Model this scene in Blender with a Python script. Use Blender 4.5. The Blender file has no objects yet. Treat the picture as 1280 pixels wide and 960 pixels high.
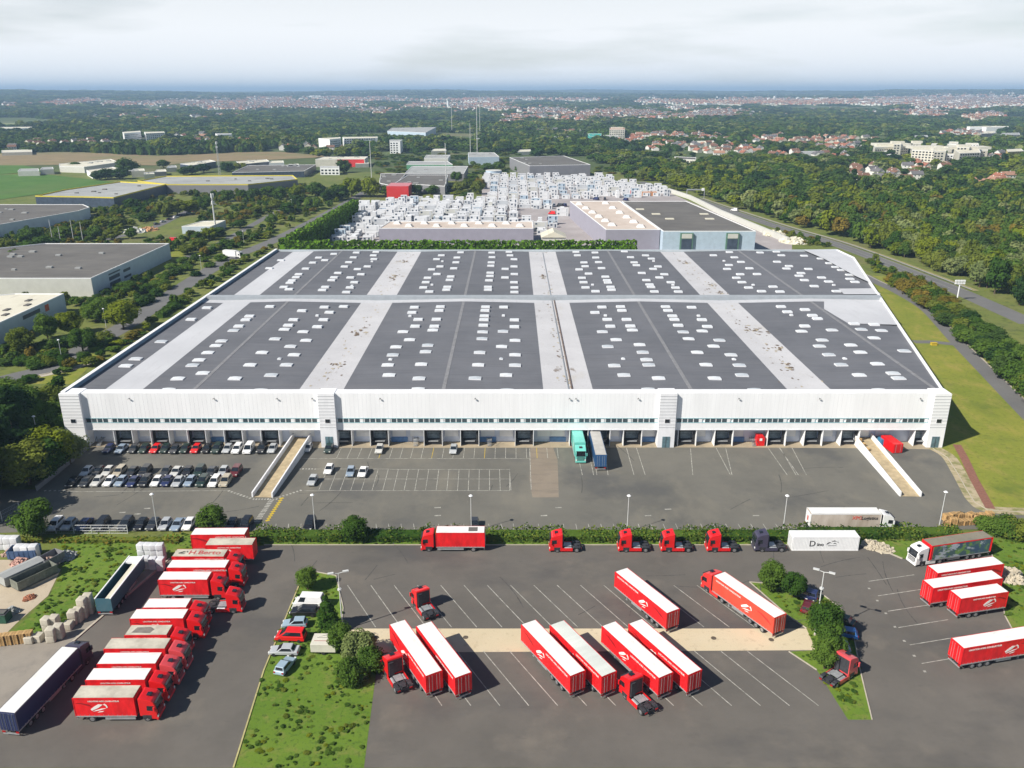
import bpy, bmesh, math, random
import numpy as np
from mathutils import Vector, Matrix, Euler
PI = math.pi
R = random.Random(7)
SC = bpy.context.scene
COL = SC.collection

# ------------------------------------------------------------ camera
H = 81.0; F = 1030.0; TH = math.atan(366.0 / F); CT = math.cos(TH)
KA = (F * F + 366.0 ** 2) / F; KB = 366.0 / F
cam = bpy.data.cameras.new('camera'); cam.sensor_width = 36; cam.lens = F / 1280 * 36
cam.clip_start = 1; cam.clip_end = 60000
co = bpy.data.objects.new('camera', cam); COL.objects.link(co)
co.location = (0, 0, H); co.rotation_euler = (PI / 2 - TH, 0, 0)
SC.camera = co

def G(px, py, z=0.0):
    """ground-plan position (metres) of something seen at px,py that stands at height z"""
    d = py - 114.0
    return ((H - z) / CT * (px - 640) / d, (H - z) * (KA / d - KB))

def hgt(x, y):
    r = math.hypot(x, y)
    t = min(1, max(0, (r - 2200) / 6500)); t = t * t * (3 - 2 * t); u = min(1.3, max(0, (r - 9500) / 5000))
    n = (0.62 + 0.2 * math.sin(x * .00055 + 1.1) * math.cos(y * .00043) + 0.16 * math.sin(x * .0013 + y * .0007 + 2)
         + .1 * math.sin(x * .0031 + 1) * math.sin(y * .0022))
    k = min(1, max(0, (r - 6200) / 3200)); k = k * k * (3 - 2 * k)
    return 20 * k * (.85 + .3 * math.sin(x * .0009 + 2.2) + .16 * math.sin(x * .0023 + y * .0004)) + 76 * t * n + 6 * u * (1 + .25 * math.sin(x * .0011) + .1 * math.sin(x * .0037 + 1))

def GT(px, py):
    z = 0
    for _ in range(8):
        x, y = G(px, py, z); z = .5 * z + .5 * min(78, hgt(x, y))
    return x, y, hgt(x, y)

# ------------------------------------------------------------ materials
MATS = {}
def nt(m):
    m.use_nodes = True; t = m.node_tree
    return t, t.nodes, t.links, t.nodes['Principled BSDF']

def pm(name, col, rough=.7, var=.18, scale=.6, metal=0.0, bump=0.0, spec=.4, col2=None, coat=0.0, stretch=(1, 1, 1), detail=5):
    if name in MATS: return MATS[name]
    m = bpy.data.materials.new(name); t, N, L, b = nt(m)
    tc = N.new('ShaderNodeTexCoord'); mp = N.new('ShaderNodeMapping'); mp.inputs['Scale'].default_value = stretch
    L.new(tc.outputs['Object'], mp.inputs[0])
    nz = N.new('ShaderNodeTexNoise'); nz.inputs['Scale'].default_value = scale; nz.inputs['Detail'].default_value = detail
    nz.inputs['Roughness'].default_value = .62
    L.new(mp.outputs[0], nz.inputs['Vector'])
    r = N.new('ShaderNodeValToRGB'); r.color_ramp.elements[0].position = .32; r.color_ramp.elements[1].position = .68
    a = [max(0, c * (1 - var)) for c in col]; c2 = col2 if col2 else [min(1, c * (1 + var)) for c in col]
    r.color_ramp.elements[0].color = (*a, 1); r.color_ramp.elements[1].color = (*c2, 1)
    L.new(nz.outputs[0], r.inputs[0]); L.new(r.outputs[0], b.inputs['Base Color'])
    b.inputs['Roughness'].default_value = rough; b.inputs['Metallic'].default_value = metal
    b.inputs['Specular IOR Level'].default_value = spec; b.inputs['Coat Weight'].default_value = coat
    if bump:
        bp = N.new('ShaderNodeBump'); bp.inputs['Strength'].default_value = bump; bp.inputs['Distance'].default_value = .05
        L.new(nz.outputs[0], bp.inputs['Height']); L.new(bp.outputs[0], b.inputs['Normal'])
    MATS[name] = m
    return m

def multi(name, cols, layers, rough=.9, bump=.15, lines=None, spec=.3):
    """several noise layers: layers=[(scale, stretch, lo, hi, colour)] mixed over cols[0]..cols[1]"""
    if name in MATS: return MATS[name]
    m = bpy.data.materials.new(name); t, N, L, b = nt(m)
    tc = N.new('ShaderNodeTexCoord')
    def noise(scale, stretch, det=6, rg=.6):
        mp = N.new('ShaderNodeMapping'); mp.inputs['Scale'].default_value = stretch; L.new(tc.outputs['Object'], mp.inputs[0])
        nz = N.new('ShaderNodeTexNoise'); nz.inputs['Scale'].default_value = scale; nz.inputs['Detail'].default_value = det
        nz.inputs['Roughness'].default_value = rg; L.new(mp.outputs[0], nz.inputs['Vector']); return nz
    nz = noise(.05, (1, 1, 1), 8, .7)
    r = N.new('ShaderNodeValToRGB'); r.color_ramp.elements[0].position = .35; r.color_ramp.elements[1].position = .65
    r.color_ramp.elements[0].color = (*cols[0], 1); r.color_ramp.elements[1].color = (*cols[1], 1)
    L.new(nz.outputs[0], r.inputs[0]); cur = r.outputs[0]
    for (s, st, lo, hi, c, amt) in layers:
        n2 = noise(s, st); mr = N.new('ShaderNodeMapRange'); mr.inputs[1].default_value = lo; mr.inputs[2].default_value = hi
        mr.inputs[4].default_value = amt
        L.new(n2.outputs[0], mr.inputs[0]); mx = N.new('ShaderNodeMixRGB'); mx.inputs[2].default_value = (*c, 1)
        L.new(mr.outputs[0], mx.inputs[0]); L.new(cur, mx.inputs[1]); cur = mx.outputs[0]
    L.new(cur, b.inputs['Base Color']); b.inputs['Roughness'].default_value = rough
    b.inputs['Specular IOR Level'].default_value = spec
    if bump:
        n3 = noise(6, (1, 1, 1), 3); bp = N.new('ShaderNodeBump'); bp.inputs['Strength'].default_value = bump
        bp.inputs['Distance'].default_value = .05; L.new(n3.outputs[0], bp.inputs['Height']); L.new(bp.outputs[0], b.inputs['Normal'])
    MATS[name] = m
    return m

def leafmat(name, c1, c2):
    if name in MATS: return MATS[name]
    m = bpy.data.materials.new(name); m.use_nodes = True; t = m.node_tree; N = t.nodes; L = t.links
    N.remove(N['Principled BSDF']); out = N['Material Output']
    oi = N.new('ShaderNodeObjectInfo'); tc = N.new('ShaderNodeTexCoord')
    nz = N.new('ShaderNodeTexNoise'); nz.inputs['Scale'].default_value = .9; nz.inputs['Detail'].default_value = 6
    nz.inputs['Roughness'].default_value = .8
    ad = N.new('ShaderNodeVectorMath'); ad.operation = 'ADD'; L.new(tc.outputs['Object'], ad.inputs[0])
    sc = N.new('ShaderNodeVectorMath'); sc.operation = 'SCALE'; L.new(oi.outputs['Location'], sc.inputs[0]); sc.inputs['Scale'].default_value = .37
    L.new(sc.outputs[0], ad.inputs[1]); L.new(ad.outputs[0], nz.inputs['Vector'])
    m1 = N.new('ShaderNodeMath'); m1.operation = 'MULTIPLY_ADD'; m1.inputs[1].default_value = 1.6; m1.inputs[2].default_value = -.75
    L.new(nz.outputs[0], m1.inputs[0])
    m2 = N.new('ShaderNodeMath'); m2.operation = 'MULTIPLY_ADD'; m2.inputs[1].default_value = .85; L.new(oi.outputs['Random'], m2.inputs[0]); L.new(m1.outputs[0], m2.inputs[2])
    mx = N.new('ShaderNodeMixRGB'); mx.inputs[1].default_value = (*c1, 1); mx.inputs[2].default_value = (*c2, 1); mx.use_clamp = True
    L.new(m2.outputs[0], mx.inputs[0])
    m2.use_clamp = True
    d = N.new('ShaderNodeBsdfDiffuse'); tr = N.new('ShaderNodeBsdfTranslucent'); ms = N.new('ShaderNodeMixShader'); ms.inputs[0].default_value = .22
    L.new(mx.outputs[0], d.inputs[0]); L.new(mx.outputs[0], tr.inputs[0]); L.new(d.outputs[0], ms.inputs[1]); L.new(tr.outputs[0], ms.inputs[2])
    L.new(ms.outputs[0], out.inputs[0]); MATS[name] = m
    return m

LEAF = {
 'mid': leafmat('leaf_mid', (.036, .084, .014), (.108, .175, .028)),
 'dark': leafmat('leaf_dark', (.022, .055, .016), (.065, .112, .026)),
 'yellow': leafmat('leaf_yellow', (.11, .155, .012), (.215, .25, .022)),
 'grey': leafmat('leaf_grey', (.12, .165, .055), (.26, .29, .11)),
 'olive': leafmat('leaf_olive', (.080, .115, .016), (.18, .21, .035)),
 'rust': leafmat('leaf_rust', (.13, .12, .02), (.23, .17, .03)),
 'lime': leafmat('leaf_lime', (.08, .19, .012), (.17, .32, .03)),
}
BARK = pm('bark', (.10, .075, .05), .95, .4, 3)
WHITE = pm('white_paint', (.82, .83, .84), .45, .04, .8)
CLAD = pm('white_cladding', (.84, .85, .87), .5, .05, .35, stretch=(1, 1, .15))
CLADB = pm('lower_white_cladding', (.76, .77, .80), .55, .08, .5, stretch=(1, 1, .3))
CREAM = pm('cream_render', (.60, .58, .50), .8, .1, .4)
DARK = pm('dark_rubber', (.02, .02, .022), .75, .3, 3)
TYRE = pm('tyre_rubber', (.022, .022, .024), .85, .2, 6)
RIM = pm('wheel_metal', (.42, .43, .45), .35, .15, 5, metal=.7)
CHAS = pm('chassis_steel', (.035, .036, .042), .6, .4, 2)
STEEL = pm('galvanised_steel', (.45, .47, .49), .45, .15, 2, metal=.5)
CONC = pm('pale_concrete', (.42, .38, .31), .9, .18, .5, bump=.2)
GLASS = pm('dark_glass', (.015, .02, .026), .08, .2, 1, spec=.8)
TEALG = pm('teal_glazing', (.10, .17, .20), .15, .35, .8, spec=.7)
LAMP = pm('lamp_lens', (.75, .76, .72), .2, .05, 3)
REDL = pm('tail_lens', (.35, .01, .01), .25, .1, 3)
ROOFD = multi('dark_roof_membrane', ((.117, .122, .138), (.154, .159, .178)),
   [(.35, (.06, 1, 1), .50, .72, (.155, .158, .172), .8), (1.2, (.04, 1.5, 1), .5, .75, (.075, .078, .092), .55), (.5, (1, 1, 1), .62, .8, (.19, .19, .20), .35)], .75, .1)
ROOFW = multi('pale_roof_membrane', ((.47, .48, .51), (.55, .56, .59)),
   [(.8, (1, .12, 1), .55, .75, (.40, .40, .42), .5), (4, (1, 1, 1), .58, .75, (.35, .34, .33), .35)], .7, .1)
VALLEY = multi('dirty_roof_gutter', ((.46, .46, .48), (.54, .54, .56)),
   [(.16, (1, .55, 1), .58, .72, (.44, .41, .35), .35), (.3, (1, .5, 1), .64, .72, (.17, .13, .10), .8), (1.5, (1, 1, 1), .62, .72, (.26, .21, .17), .55)], .85, .15)
ASPH = multi('yard_asphalt', ((.122, .118, .104), (.160, .153, .132)),
   [(.10, (1, .5, 1), .52, .72, (.20, .185, .150), .8), (.035, (1, 1, 1), .53, .64, (.090, .090, .088), .85),
    (1.1, (.25, 1, 1), .60, .75, (.088, .086, .082), .35), (.9, (1, .3, 1), .66, .8, (.20, .19, .165), .5)], .92, .25)
ASPH2 = multi('truck_park_asphalt', ((.106, .098, .088), (.140, .128, .114)),
   [(.09, (1, 1, 1), .55, .72, (.175, .155, .13), .75), (.05, (.6, 1, 1), .53, .65, (.080, .077, .075), .8),
    (1.4, (.3, 1, 1), .62, .75, (.078, .074, .072), .4)], .92, .25)
ROADM = multi('road_asphalt', ((.13, .13, .132), (.16, .158, .156)), [(.3, (1, 1, 1), .58, .75, (.19, .185, .18), .5)], .92, .2)
GRASS = multi('lawn_grass', ((.15, .19, .022), (.235, .24, .034)),
   [(.25, (1, .5, 1), .50, .72, (.31, .25, .07), .7), (.9, (1, 1, 1), .52, .72, (.075, .10, .018), .6), (.06, (1, 1, 1), .56, .7, (.085, .125, .02), .6)], .98, .5)
GRASSG = multi('lush_grass', ((.085, .16, .014), (.14, .215, .024)),
   [(.5, (1, 1, 1), .52, .72, (.19, .19, .05), .8), (1.6, (1, 1, 1), .52, .70, (.040, .085, .012), .8)], .98, .7)
SOIL = multi('rough_ground', ((.10, .14, .024), (.17, .185, .045)),
   [(.03, (1, 1, 1), .5, .66, (.15, .13, .07), .5), (.3, (1, 1, 1), .52, .7, (.035, .05, .016), .7)], .98, .5)
SAND = multi('sandy_ground', ((.40, .33, .24), (.50, .43, .33)), [(.5, (1, 1, 1), .55, .7, (.27, .22, .17), .6)], .95, .3)
YARDC = multi('storage_yard_concrete', ((.30, .27, .27), (.40, .37, .37)), [(.2, (1, 1, 1), .55, .7, (.19, .18, .19), .6)], .9, .1)
MARK = pm('worn_white_marking', (.20, .195, .175), .8, .1, 1.1, col2=(.50, .49, .44))
MARKY = pm('yellow_marking', (.50, .36, .03), .8, .15, 2)
STRIP = multi('pale_concrete_strip', ((.52, .44, .30), (.60, .52, .37)), [(.8, (1, 1, 1), .55, .72, (.33, .27, .18), .6), (.15, (1, 1, 1), .55, .7, (.56, .48, .36), .5)], .9, .2)
FIELDG = multi('green_crop', ((.05, .13, .016), (.08, .17, .025)), [(.02, (1, .3, 1), .5, .7, (.10, .15, .04), .5)], .98, .3)
FIELDB = multi('stubble_field', ((.20, .155, .085), (.27, .205, .11)), [(.015, (.4, 1, 1), .5, .68, (.15, .17, .06), .7)], .98, .3)
FIELDP = multi('pale_field', ((.16, .20, .08), (.21, .24, .10)), [(.01, (1, 1, 1), .5, .7, (.26, .23, .13), .5)], .98, .3)

def paint(key, col, rough=.35, coat=.4):
    return pm('paint_' + key, col, rough, .05, 1.2, spec=.5, coat=coat)
RED = pm('red_tarpaulin', (.70, .012, .016), .5, .22, .9, stretch=(1, 1, .4))
REDP = paint('red', (.70, .010, .012))
REDF = pm('faded_red_tarpaulin', (.74, .07, .04), .6, .10, .5)
DRED = pm('deep_red_print', (.30, .008, .012), .55, .1, 1)
TROOF = multi('white_trailer_roof', ((.72, .72, .70), (.80, .80, .79)), [(.5, (.5, 1.5, 1), .5, .7, (.56, .54, .49), .55), (2.2, (.3, 1, 1), .58, .72, (.42, .40, .36), .35)], .65, .05)
TROOFD = pm('dusty_trailer_roof', (.50, .46, .38), .8, .25, .3, col2=(.64, .60, .50))

# ------------------------------------------------------------ mesh building
class MB:
    def __init__(s): s.v = []; s.f = []; s.mi = []; s.mats = []
    def m(s, mat):
        if mat not in s.mats: s.mats.append(mat)
        return s.mats.index(mat)
    def add(s, vs, fs, mat):
        o = len(s.v); k = s.m(mat); s.v += [tuple(v) for v in vs]
        for f in fs: s.f.append([i + o for i in f]); s.mi.append(k)
        return s
    def box(s, x0, x1, y0, y1, z0, z1, mat):
        vs = [(x0, y0, z0), (x1, y0, z0), (x1, y1, z0), (x0, y1, z0), (x0, y0, z1), (x1, y0, z1), (x1, y1, z1), (x0, y1, z1)]
        return s.add(vs, [(0, 3, 2, 1), (4, 5, 6, 7), (0, 1, 5, 4), (1, 2, 6, 5), (2, 3, 7, 6), (3, 0, 4, 7)], mat)
    def prism(s, poly, z0, z1, mat, top=None):
        n = len(poly); a = sum(poly[i][0] * poly[(i + 1) % n][1] - poly[(i + 1) % n][0] * poly[i][1] for i in range(n))
        if a < 0: poly = poly[::-1]
        vs = [(x, y, z0) for x, y in poly] + [(x, y, z1) for x, y in poly]
        fs = [(i, (i + 1) % n, n + (i + 1) % n, n + i) for i in range(n)]
        s.add(vs, fs + [tuple(range(n))[::-1]], mat)
        s.add([(x, y, z1) for x, y in poly], [tuple(range(n))], top or mat); return s
    def sheet(s, poly, z, mat):
        n = len(poly); a = sum(poly[i][0] * poly[(i + 1) % n][1] - poly[(i + 1) % n][0] * poly[i][1] for i in range(n))
        if a < 0: poly = poly[::-1]
        return s.add([(x, y, z) for x, y in poly], [tuple(range(n))], mat)
    def xprof(s, prof, y0, y1, mat):   # profile in XZ extruded along Y
        n = len(prof); a = sum(prof[i][0] * prof[(i + 1) % n][1] - prof[(i + 1) % n][0] * prof[i][1] for i in range(n))
        if a < 0: prof = prof[::-1]
        vs = [(x, y0, z) for x, z in prof] + [(x, y1, z) for x, z in prof]
        return s.add(vs, [(i + n, (i + 1) % n + n, (i + 1) % n, i) for i in range(n)] + [tuple(range(n)), tuple(range(2 * n - 1, n - 1, -1))], mat)
    def slab(s, q, t, mat):            # quad with thickness along its normal
        q = [Vector(p) for p in q]; nrm = (q[1] - q[0]).cross(q[3] - q[0]).normalized() * t
        vs = q + [p + nrm for p in q]; n = len(q)
        return s.add(vs, [tuple(range(n))[::-1], tuple(range(n, 2 * n))] + [(i, (i + 1) % n, n + (i + 1) % n, n + i) for i in range(n)], mat)
    def cyl(s, c, r, h, mat, axis='z', n=12, r2=None, caps=True):
        r2 = r if r2 is None else r2; vs = []
        for k, (rr, t) in enumerate(((r, 0), (r2, h))):
            for i in range(n):
                a = 2 * PI * i / n; u, w = rr * math.cos(a), rr * math.sin(a)
                vs.append({'z': (c[0] + u, c[1] + w, c[2] + t), 'y': (c[0] + u, c[1] + t, c[2] - w), 'x': (c[0] + t, c[1] + u, c[2] + w)}[axis])
        fs = [(i, (i + 1) % n, n + (i + 1) % n, n + i) for i in range(n)]
        if caps: fs += [tuple(range(n))[::-1], tuple(range(n, 2 * n))]
        return s.add(vs, fs, mat)
    def bar(s, a, b, r, mat, n=6):
        a = Vector(a); b = Vector(b); d = b - a; q = d.to_track_quat('Z', 'Y').to_matrix(); L_ = d.length; vs = []
        for t in (0, L_):
            for i in range(n):
                w = 2 * PI * i / n; vs.append(a + q @ Vector((r * math.cos(w), r * math.sin(w), t)))
        return s.add(vs, [(i, (i + 1) % n, n + (i + 1) % n, n + i) for i in range(n)] + [tuple(range(n))[::-1], tuple(range(n, 2 * n))], mat)
    def mesh(s, name, bevel=0, smooth=False, seg=1):
        me = bpy.data.meshes.new(name); me.from_pydata(s.v, [], s.f)
        for mt in s.mats: me.materials.append(mt)
        me.polygons.foreach_set('material_index', s.mi)
        if bevel:
            bm = bmesh.new(); bm.from_mesh(me)
            bmesh.ops.recalc_face_normals(bm, faces=bm.faces)
            es = [e for e in bm.edges if len(e.link_faces) == 2 and e.calc_face_angle(0) > .35]
            bmesh.ops.bevel(bm, geom=es, offset=bevel, segments=seg, affect='EDGES', clamp_overlap=True, profile=.6)
            bm.to_mesh(me); bm.free()
        if smooth: me.polygons.foreach_set('use_smooth', [True] * len(me.polygons))
        me.update(); return me

CACHE = {}
def C(key, fn):
    if key not in CACHE: CACHE[key] = fn()
    return CACHE[key]
def ob(name, data, parent=None, loc=(0, 0, 0), rz=0.0, scale=None, rot=None):
    o = bpy.data.objects.new(name, data); COL.objects.link(o)
    if parent: o.parent = parent
    o.location = loc; o.rotation_euler = rot if rot else (0, 0, rz)
    if scale: o.scale = scale
    return o
def tag(o, label, cat, group=None):
    o['label'] = label; o['category'] = cat
    if group: o['group'] = group
    return o
def thing(name, label, cat, loc=(0, 0, 0), rz=0.0, group=None, scale=None):
    return tag(ob(name, None, None, loc, rz, scale), label, cat, group)
def struct(name, mb, kind='structure'):
    o = ob(name, mb.mesh(name)); o['kind'] = kind; return o
ORD = ['', 'first', 'second', 'third', 'fourth', 'fifth', 'sixth', 'seventh', 'eighth', 'ninth', 'tenth', 'eleventh', 'twelfth',
       'thirteenth', 'fourteenth', 'fifteenth', 'sixteenth', 'seventeenth', 'eighteenth', 'nineteenth', 'twentieth'] + ['%dth' % i for i in range(21, 60)]

def text_mesh(s, size, mat, bold=0.0):
    def f():
        cu = bpy.data.curves.new('lettering', 'FONT'); cu.body = s; cu.size = size; cu.extrude = .012; cu.offset = bold
        cu.resolution_u = 3
        cu.align_x = 'CENTER'; cu.align_y = 'CENTER'
        o = bpy.data.objects.new('tmp', cu); COL.objects.link(o)
        bpy.context.view_layer.update()
        me = bpy.data.meshes.new_from_object(o.evaluated_get(bpy.context.evaluated_depsgraph_get()))
        bpy.data.objects.remove(o); me.materials.clear(); me.materials.append(mat); return me
    return C(('text', s, size, mat.name, bold), f)
# ------------------------------------------------------------ world, sun
SUN_EL = math.radians(40.5); SUN_AZ = (-math.cos(math.radians(31)), -math.sin(math.radians(31)))
w = bpy.data.worlds.new('World'); SC.world = w; w.use_nodes = True
sky = w.node_tree.nodes.new('ShaderNodeTexSky'); sky.sky_type = 'NISHITA'; sky.sun_disc = False
sky.sun_elevation = SUN_EL; sky.sun_rotation = math.atan2(SUN_AZ[0], SUN_AZ[1]) % (2 * PI)
sky.air_density = 1.0; sky.dust_density = .35; sky.ozone_density = 1.0; sky.altitude = 80
bg = w.node_tree.nodes['Background']; WN = w.node_tree.nodes; WL = w.node_tree.links
tc = WN.new('ShaderNodeTexCoord'); sx = WN.new('ShaderNodeSeparateXYZ'); WL.new(tc.outputs['Generated'], sx.inputs[0])
mp = WN.new('ShaderNodeMapping'); mp.inputs['Scale'].default_value = (2, 2, 14); WL.new(tc.outputs['Generated'], mp.inputs[0])
cn = WN.new('ShaderNodeTexNoise'); cn.inputs['Scale'].default_value = 1.3; cn.inputs['Detail'].default_value = 7; WL.new(mp.outputs[0], cn.inputs['Vector'])
c1 = WN.new('ShaderNodeMapRange'); c1.inputs[1].default_value = .25; c1.inputs[2].default_value = .62; WL.new(cn.outputs[0], c1.inputs[0])
c2 = WN.new('ShaderNodeMapRange'); c2.inputs[1].default_value = .06; c2.inputs[2].default_value = .30; c2.inputs[3].default_value = 1; c2.inputs[4].default_value = 0; WL.new(sx.outputs['Z'], c2.inputs[0])
c3 = WN.new('ShaderNodeMath'); c3.operation = 'ADD'; c3.use_clamp = True; WL.new(c1.outputs[0], c3.inputs[0]); c3.inputs[1].default_value = .35
c4 = WN.new('ShaderNodeMath'); c4.operation = 'MULTIPLY'; WL.new(c3.outputs[0], c4.inputs[0]); WL.new(c2.outputs[0], c4.inputs[1])
cm = WN.new('ShaderNodeMixRGB'); cm.inputs[2].default_value = (13.2, 13.5, 13.8, 1); WL.new(c4.outputs[0], cm.inputs[0]); WL.new(sky.outputs[0], cm.inputs[1]); WL.new(cm.outputs[0], bg.inputs[0]); bg.inputs[1].default_value = .056
sl = bpy.data.lights.new('sun', 'SUN'); sl.energy = 5.0; sl.angle = math.radians(.5); sl.color = (1, .94, .84)
so = bpy.data.objects.new('sun', sl); COL.objects.link(so); so.location = (-100, -60, 200)
tr = Vector((-SUN_AZ[0] * math.cos(SUN_EL), -SUN_AZ[1] * math.cos(SUN_EL), -math.sin(SUN_EL)))
so.rotation_euler = tr.to_track_quat('-Z', 'Y').to_euler()
vs = SC.view_settings; vs.view_transform = 'Standard'; vs.look = 'None'; vs.gamma = 1; vs.exposure = .46; vs.use_curve_mapping = False
SC.cycles.use_denoising = True
SC.cycles.max_bounces = 5; SC.cycles.diffuse_bounces = 2; SC.cycles.glossy_bounces = 2; SC.cycles.volume_bounces = 0
SC.cycles.transmission_bounces = 2; SC.cycles.caustics_reflective = False; SC.cycles.caustics_refractive = False

# haze
hz = bpy.data.materials.new('haze_air'); hz.use_nodes = True; N = hz.node_tree.nodes; N.remove(N['Principled BSDF'])
pv = N.new('ShaderNodeVolumePrincipled'); pv.inputs['Color'].default_value = (.48, .71, 1, 1); pv.inputs['Density'].default_value = .000118
pv.inputs['Anisotropy'].default_value = .0
hz.node_tree.links.new(pv.outputs[0], N['Material Output'].inputs['Volume'])
hb = MB(); hb.box(-60000, 60000, -500, 62000, -1.2, 190, hz); ho = struct('haze', hb, 'stuff'); ho['label'] = 'thin blue haze over the distant land'

# ------------------------------------------------------------ terrain
def terrain():
    ys = [-300, 0, 150, 400, 800, 1400, 2200] + [2600 + 230 * i for i in range(1, 58)] + [17500, 21000, 27000, 38000, 61000]
    mb = MB(); nx = 90; vs_ = []
    for y in ys:
        hw = 600 + max(0, y) * .88 if y < 40000 else 52000
        for i in range(nx + 1):
            x = -hw + 2 * hw * i / nx; vs_.append((x, y, hgt(x, y) if y > 800 else 0))
    fs = []
    for j in range(len(ys) - 1):
        for i in range(nx):
            a = j * (nx + 1) + i; fs.append((a, a + 1, a + nx + 2, a + nx + 1))
    mb.add(vs_, fs, FARG); return mb
FARG = multi('far_land', ((.055, .085, .024), (.085, .115, .034)),
   [(.004, (1, 1, 1), .56, .62, (.17, .16, .08), .8), (.0023, (1, 2, 1), .60, .64, (.12, .17, .06), .8), (.02, (1, 1, 1), .55, .7, (.03, .045, .018), .6)], 1, 0)
struct('ground', terrain())

def P(pix, z=0.0): return [G(x, y, z) for x, y in pix]
def sheet(name, polys, z, mat, kind='structure'):
    mb = MB()
    for p in polys: mb.sheet(p, z, mat)
    return struct(name, mb, kind)
sheet('rough_ground', [[(-420, -60), (420, -60), (700, 900), (-700, 900)]], .02, SOIL)

# front yard
yard_r = [(1166, 561), (1184, 572), (1197, 592), (1208, 612), (1218, 628), (1235, 638), (1290, 641)]
yard = P([(150, 551), (1166, 553)] + yard_r + [(1290, 660), (1130, 664), (60, 664), (-40, 668), (-40, 612), (45, 612), (118, 556)])
sheet('yard', [yard], .045, ASPH)
sheet('dock_apron', [P([(112, 551), (1160, 551), (1168, 562), (1100, 560.5), (900, 559.5), (500, 560), (330, 560), (110, 559)])], .052, multi('dusty_concrete', ((.30, .25, .18), (.40, .33, .23)), [(.4, (1, 1, 1), .5, .7, (.20, .18, .14), .7)], .95, .2))
# truck park
tp = P([(330, 682), (1088, 682), (1128, 699), (1240, 694), (1256, 770), (1275, 805), (1330, 960), (-250, 960), (52, 838), (150, 752), (212, 700)])
sheet('truck_park', [tp], .045, ASPH2)
sheet('concrete_lane', [P([(196, 700), (214, 700), (150, 754), (46, 845), (-60, 940), (-400, 940), (-60, 800), (30, 800), (70, 788), (120, 765)])], .049, multi('lane_concrete', ((.24, .215, .185), (.30, .27, .23)), [(.3, (1, 1, 1), .5, .7, (.18, .165, .15), .6)], .95, .2))
sheet('concrete_strip', [P([(427, 789), (455, 786), (1008, 786), (1020, 813), (480, 816), (445, 808), (428, 796)])], .052, STRIP)
patch = multi('worn_asphalt_patch', ((.20, .165, .13), (.25, .21, .165)), [(.6, (.3, 1, 1), .5, .7, (.15, .13, .11), .6)], .95, .2)
sheet('repaired_patch', [P([(663, 560), (690, 556), (697, 575), (698.5, 622), (665.5, 622), (662, 600)])], .050, patch)
# grass
sheet('lawn', [P([(1085, 345), (1120, 345), (1400, 520), (1400, 641), (1290, 641), (1235, 638), (1218, 628), (1197, 592), (1166, 561), (1150, 470)])], .035, GRASS)
sheet('grass_island', [P([(374, 732), (388, 714), (420, 720), (429, 760), (427, 789), (428, 796), (446, 809), (480, 817), (470, 842), (455, 960), (292, 960), (330, 838)]),
                       P([(937, 728), (1000, 733), (1030, 745), (1052, 762), (1066, 790), (1075, 838), (1090, 900), (1060, 900), (1021, 838), (986, 815), (1020, 813), (1008, 786), (985, 770)])], .056, GRASSG)
sheet('grass_verge', [P([(60, 670), (210, 672), (196, 700), (120, 765), (70, 788), (28, 800), (14, 792), (62, 745), (78, 715), (76, 685)]),
                      P([(1088, 682), (1110, 676), (1290, 672), (1400, 800), (1320, 860), (1256, 770), (1240, 694), (1128, 699)]),
                      P([(205, 668), (345, 668), (1110, 672), (1088, 681), (330, 681), (212, 699)])], .040, GRASSG)
sheet('sandy_yard', [P([(-60, 700), (50, 700), (76, 712), (60, 745), (20, 780), (0, 800), (-60, 820)])], .047, SAND)
# left surroundings
sheet('far_lawn', [P([(205, 305), (238, 305), (225, 325), (180, 345), (180, 330)]), P([(90, 480), (0, 480), (60, 455), (130, 440)])], .030, GRASS)
def road(name, pix, w_, mat=ROADM, z=.06):
    pts = [Vector((*G(*p), 0)) for p in pix]; mb = MB(); vs_ = []
    for i, p in enumerate(pts):
        d = (pts[min(i + 1, len(pts) - 1)] - pts[max(i - 1, 0)]).normalized(); n = Vector((-d.y, d.x, 0)) * w_ / 2
        vs_ += [(p + n).to_tuple()[:2] + (z,), (p - n).to_tuple()[:2] + (z,)]
    mb.add(vs_, [(2 * i + 1, 2 * i + 3, 2 * i + 2, 2 * i) for i in range(len(pts) - 1)], mat); return struct(name, mb)
def smooth(pix, n=6):
    out = []
    P_ = [pix[0]] + list(pix) + [pix[-1]]
    for i in range(1, len(P_) - 2):
        for k in range(n):
            t = k / n; q = []
            for c in (0, 1):
                a, b_, c_, d = P_[i - 1][c], P_[i][c], P_[i + 1][c], P_[i + 2][c]
                q.append(.5 * (2 * b_ + (c_ - a) * t + (2 * a - 5 * b_ + 4 * c_ - d) * t * t + (3 * b_ - a - 3 * c_ + d) * t ** 3))
            out.append(tuple(q))
    return out + [pix[-1]]
hw = smooth([(800, 227), (866, 248), (925, 268), (980, 286), (1038, 303), (1090, 321.5), (1149, 344.5), (1198, 364), (1290, 405)])
road('motorway', hw, 9.5)
hwv = smooth([(866, 248), (925, 268), (980, 286), (1038, 303), (1090, 321.5), (1149, 344.5), (1198, 364)])
svc = smooth([(1080, 344), (1097, 353), (1125, 366), (1158, 386), (1180, 408), (1200, 430), (1240, 471), (1290, 522), (1340, 570)])
road('service_road', svc, 5.6)
road('service_kerb_strip', [(x + 9 * (y - 330) / 140, y - 2) for x, y in svc[1:]], .5, CONC, .075)
road('side_path', [(1142, 427.5), (1165, 427.5), (1198, 431)], 3.6, ROADM, .065)
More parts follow.
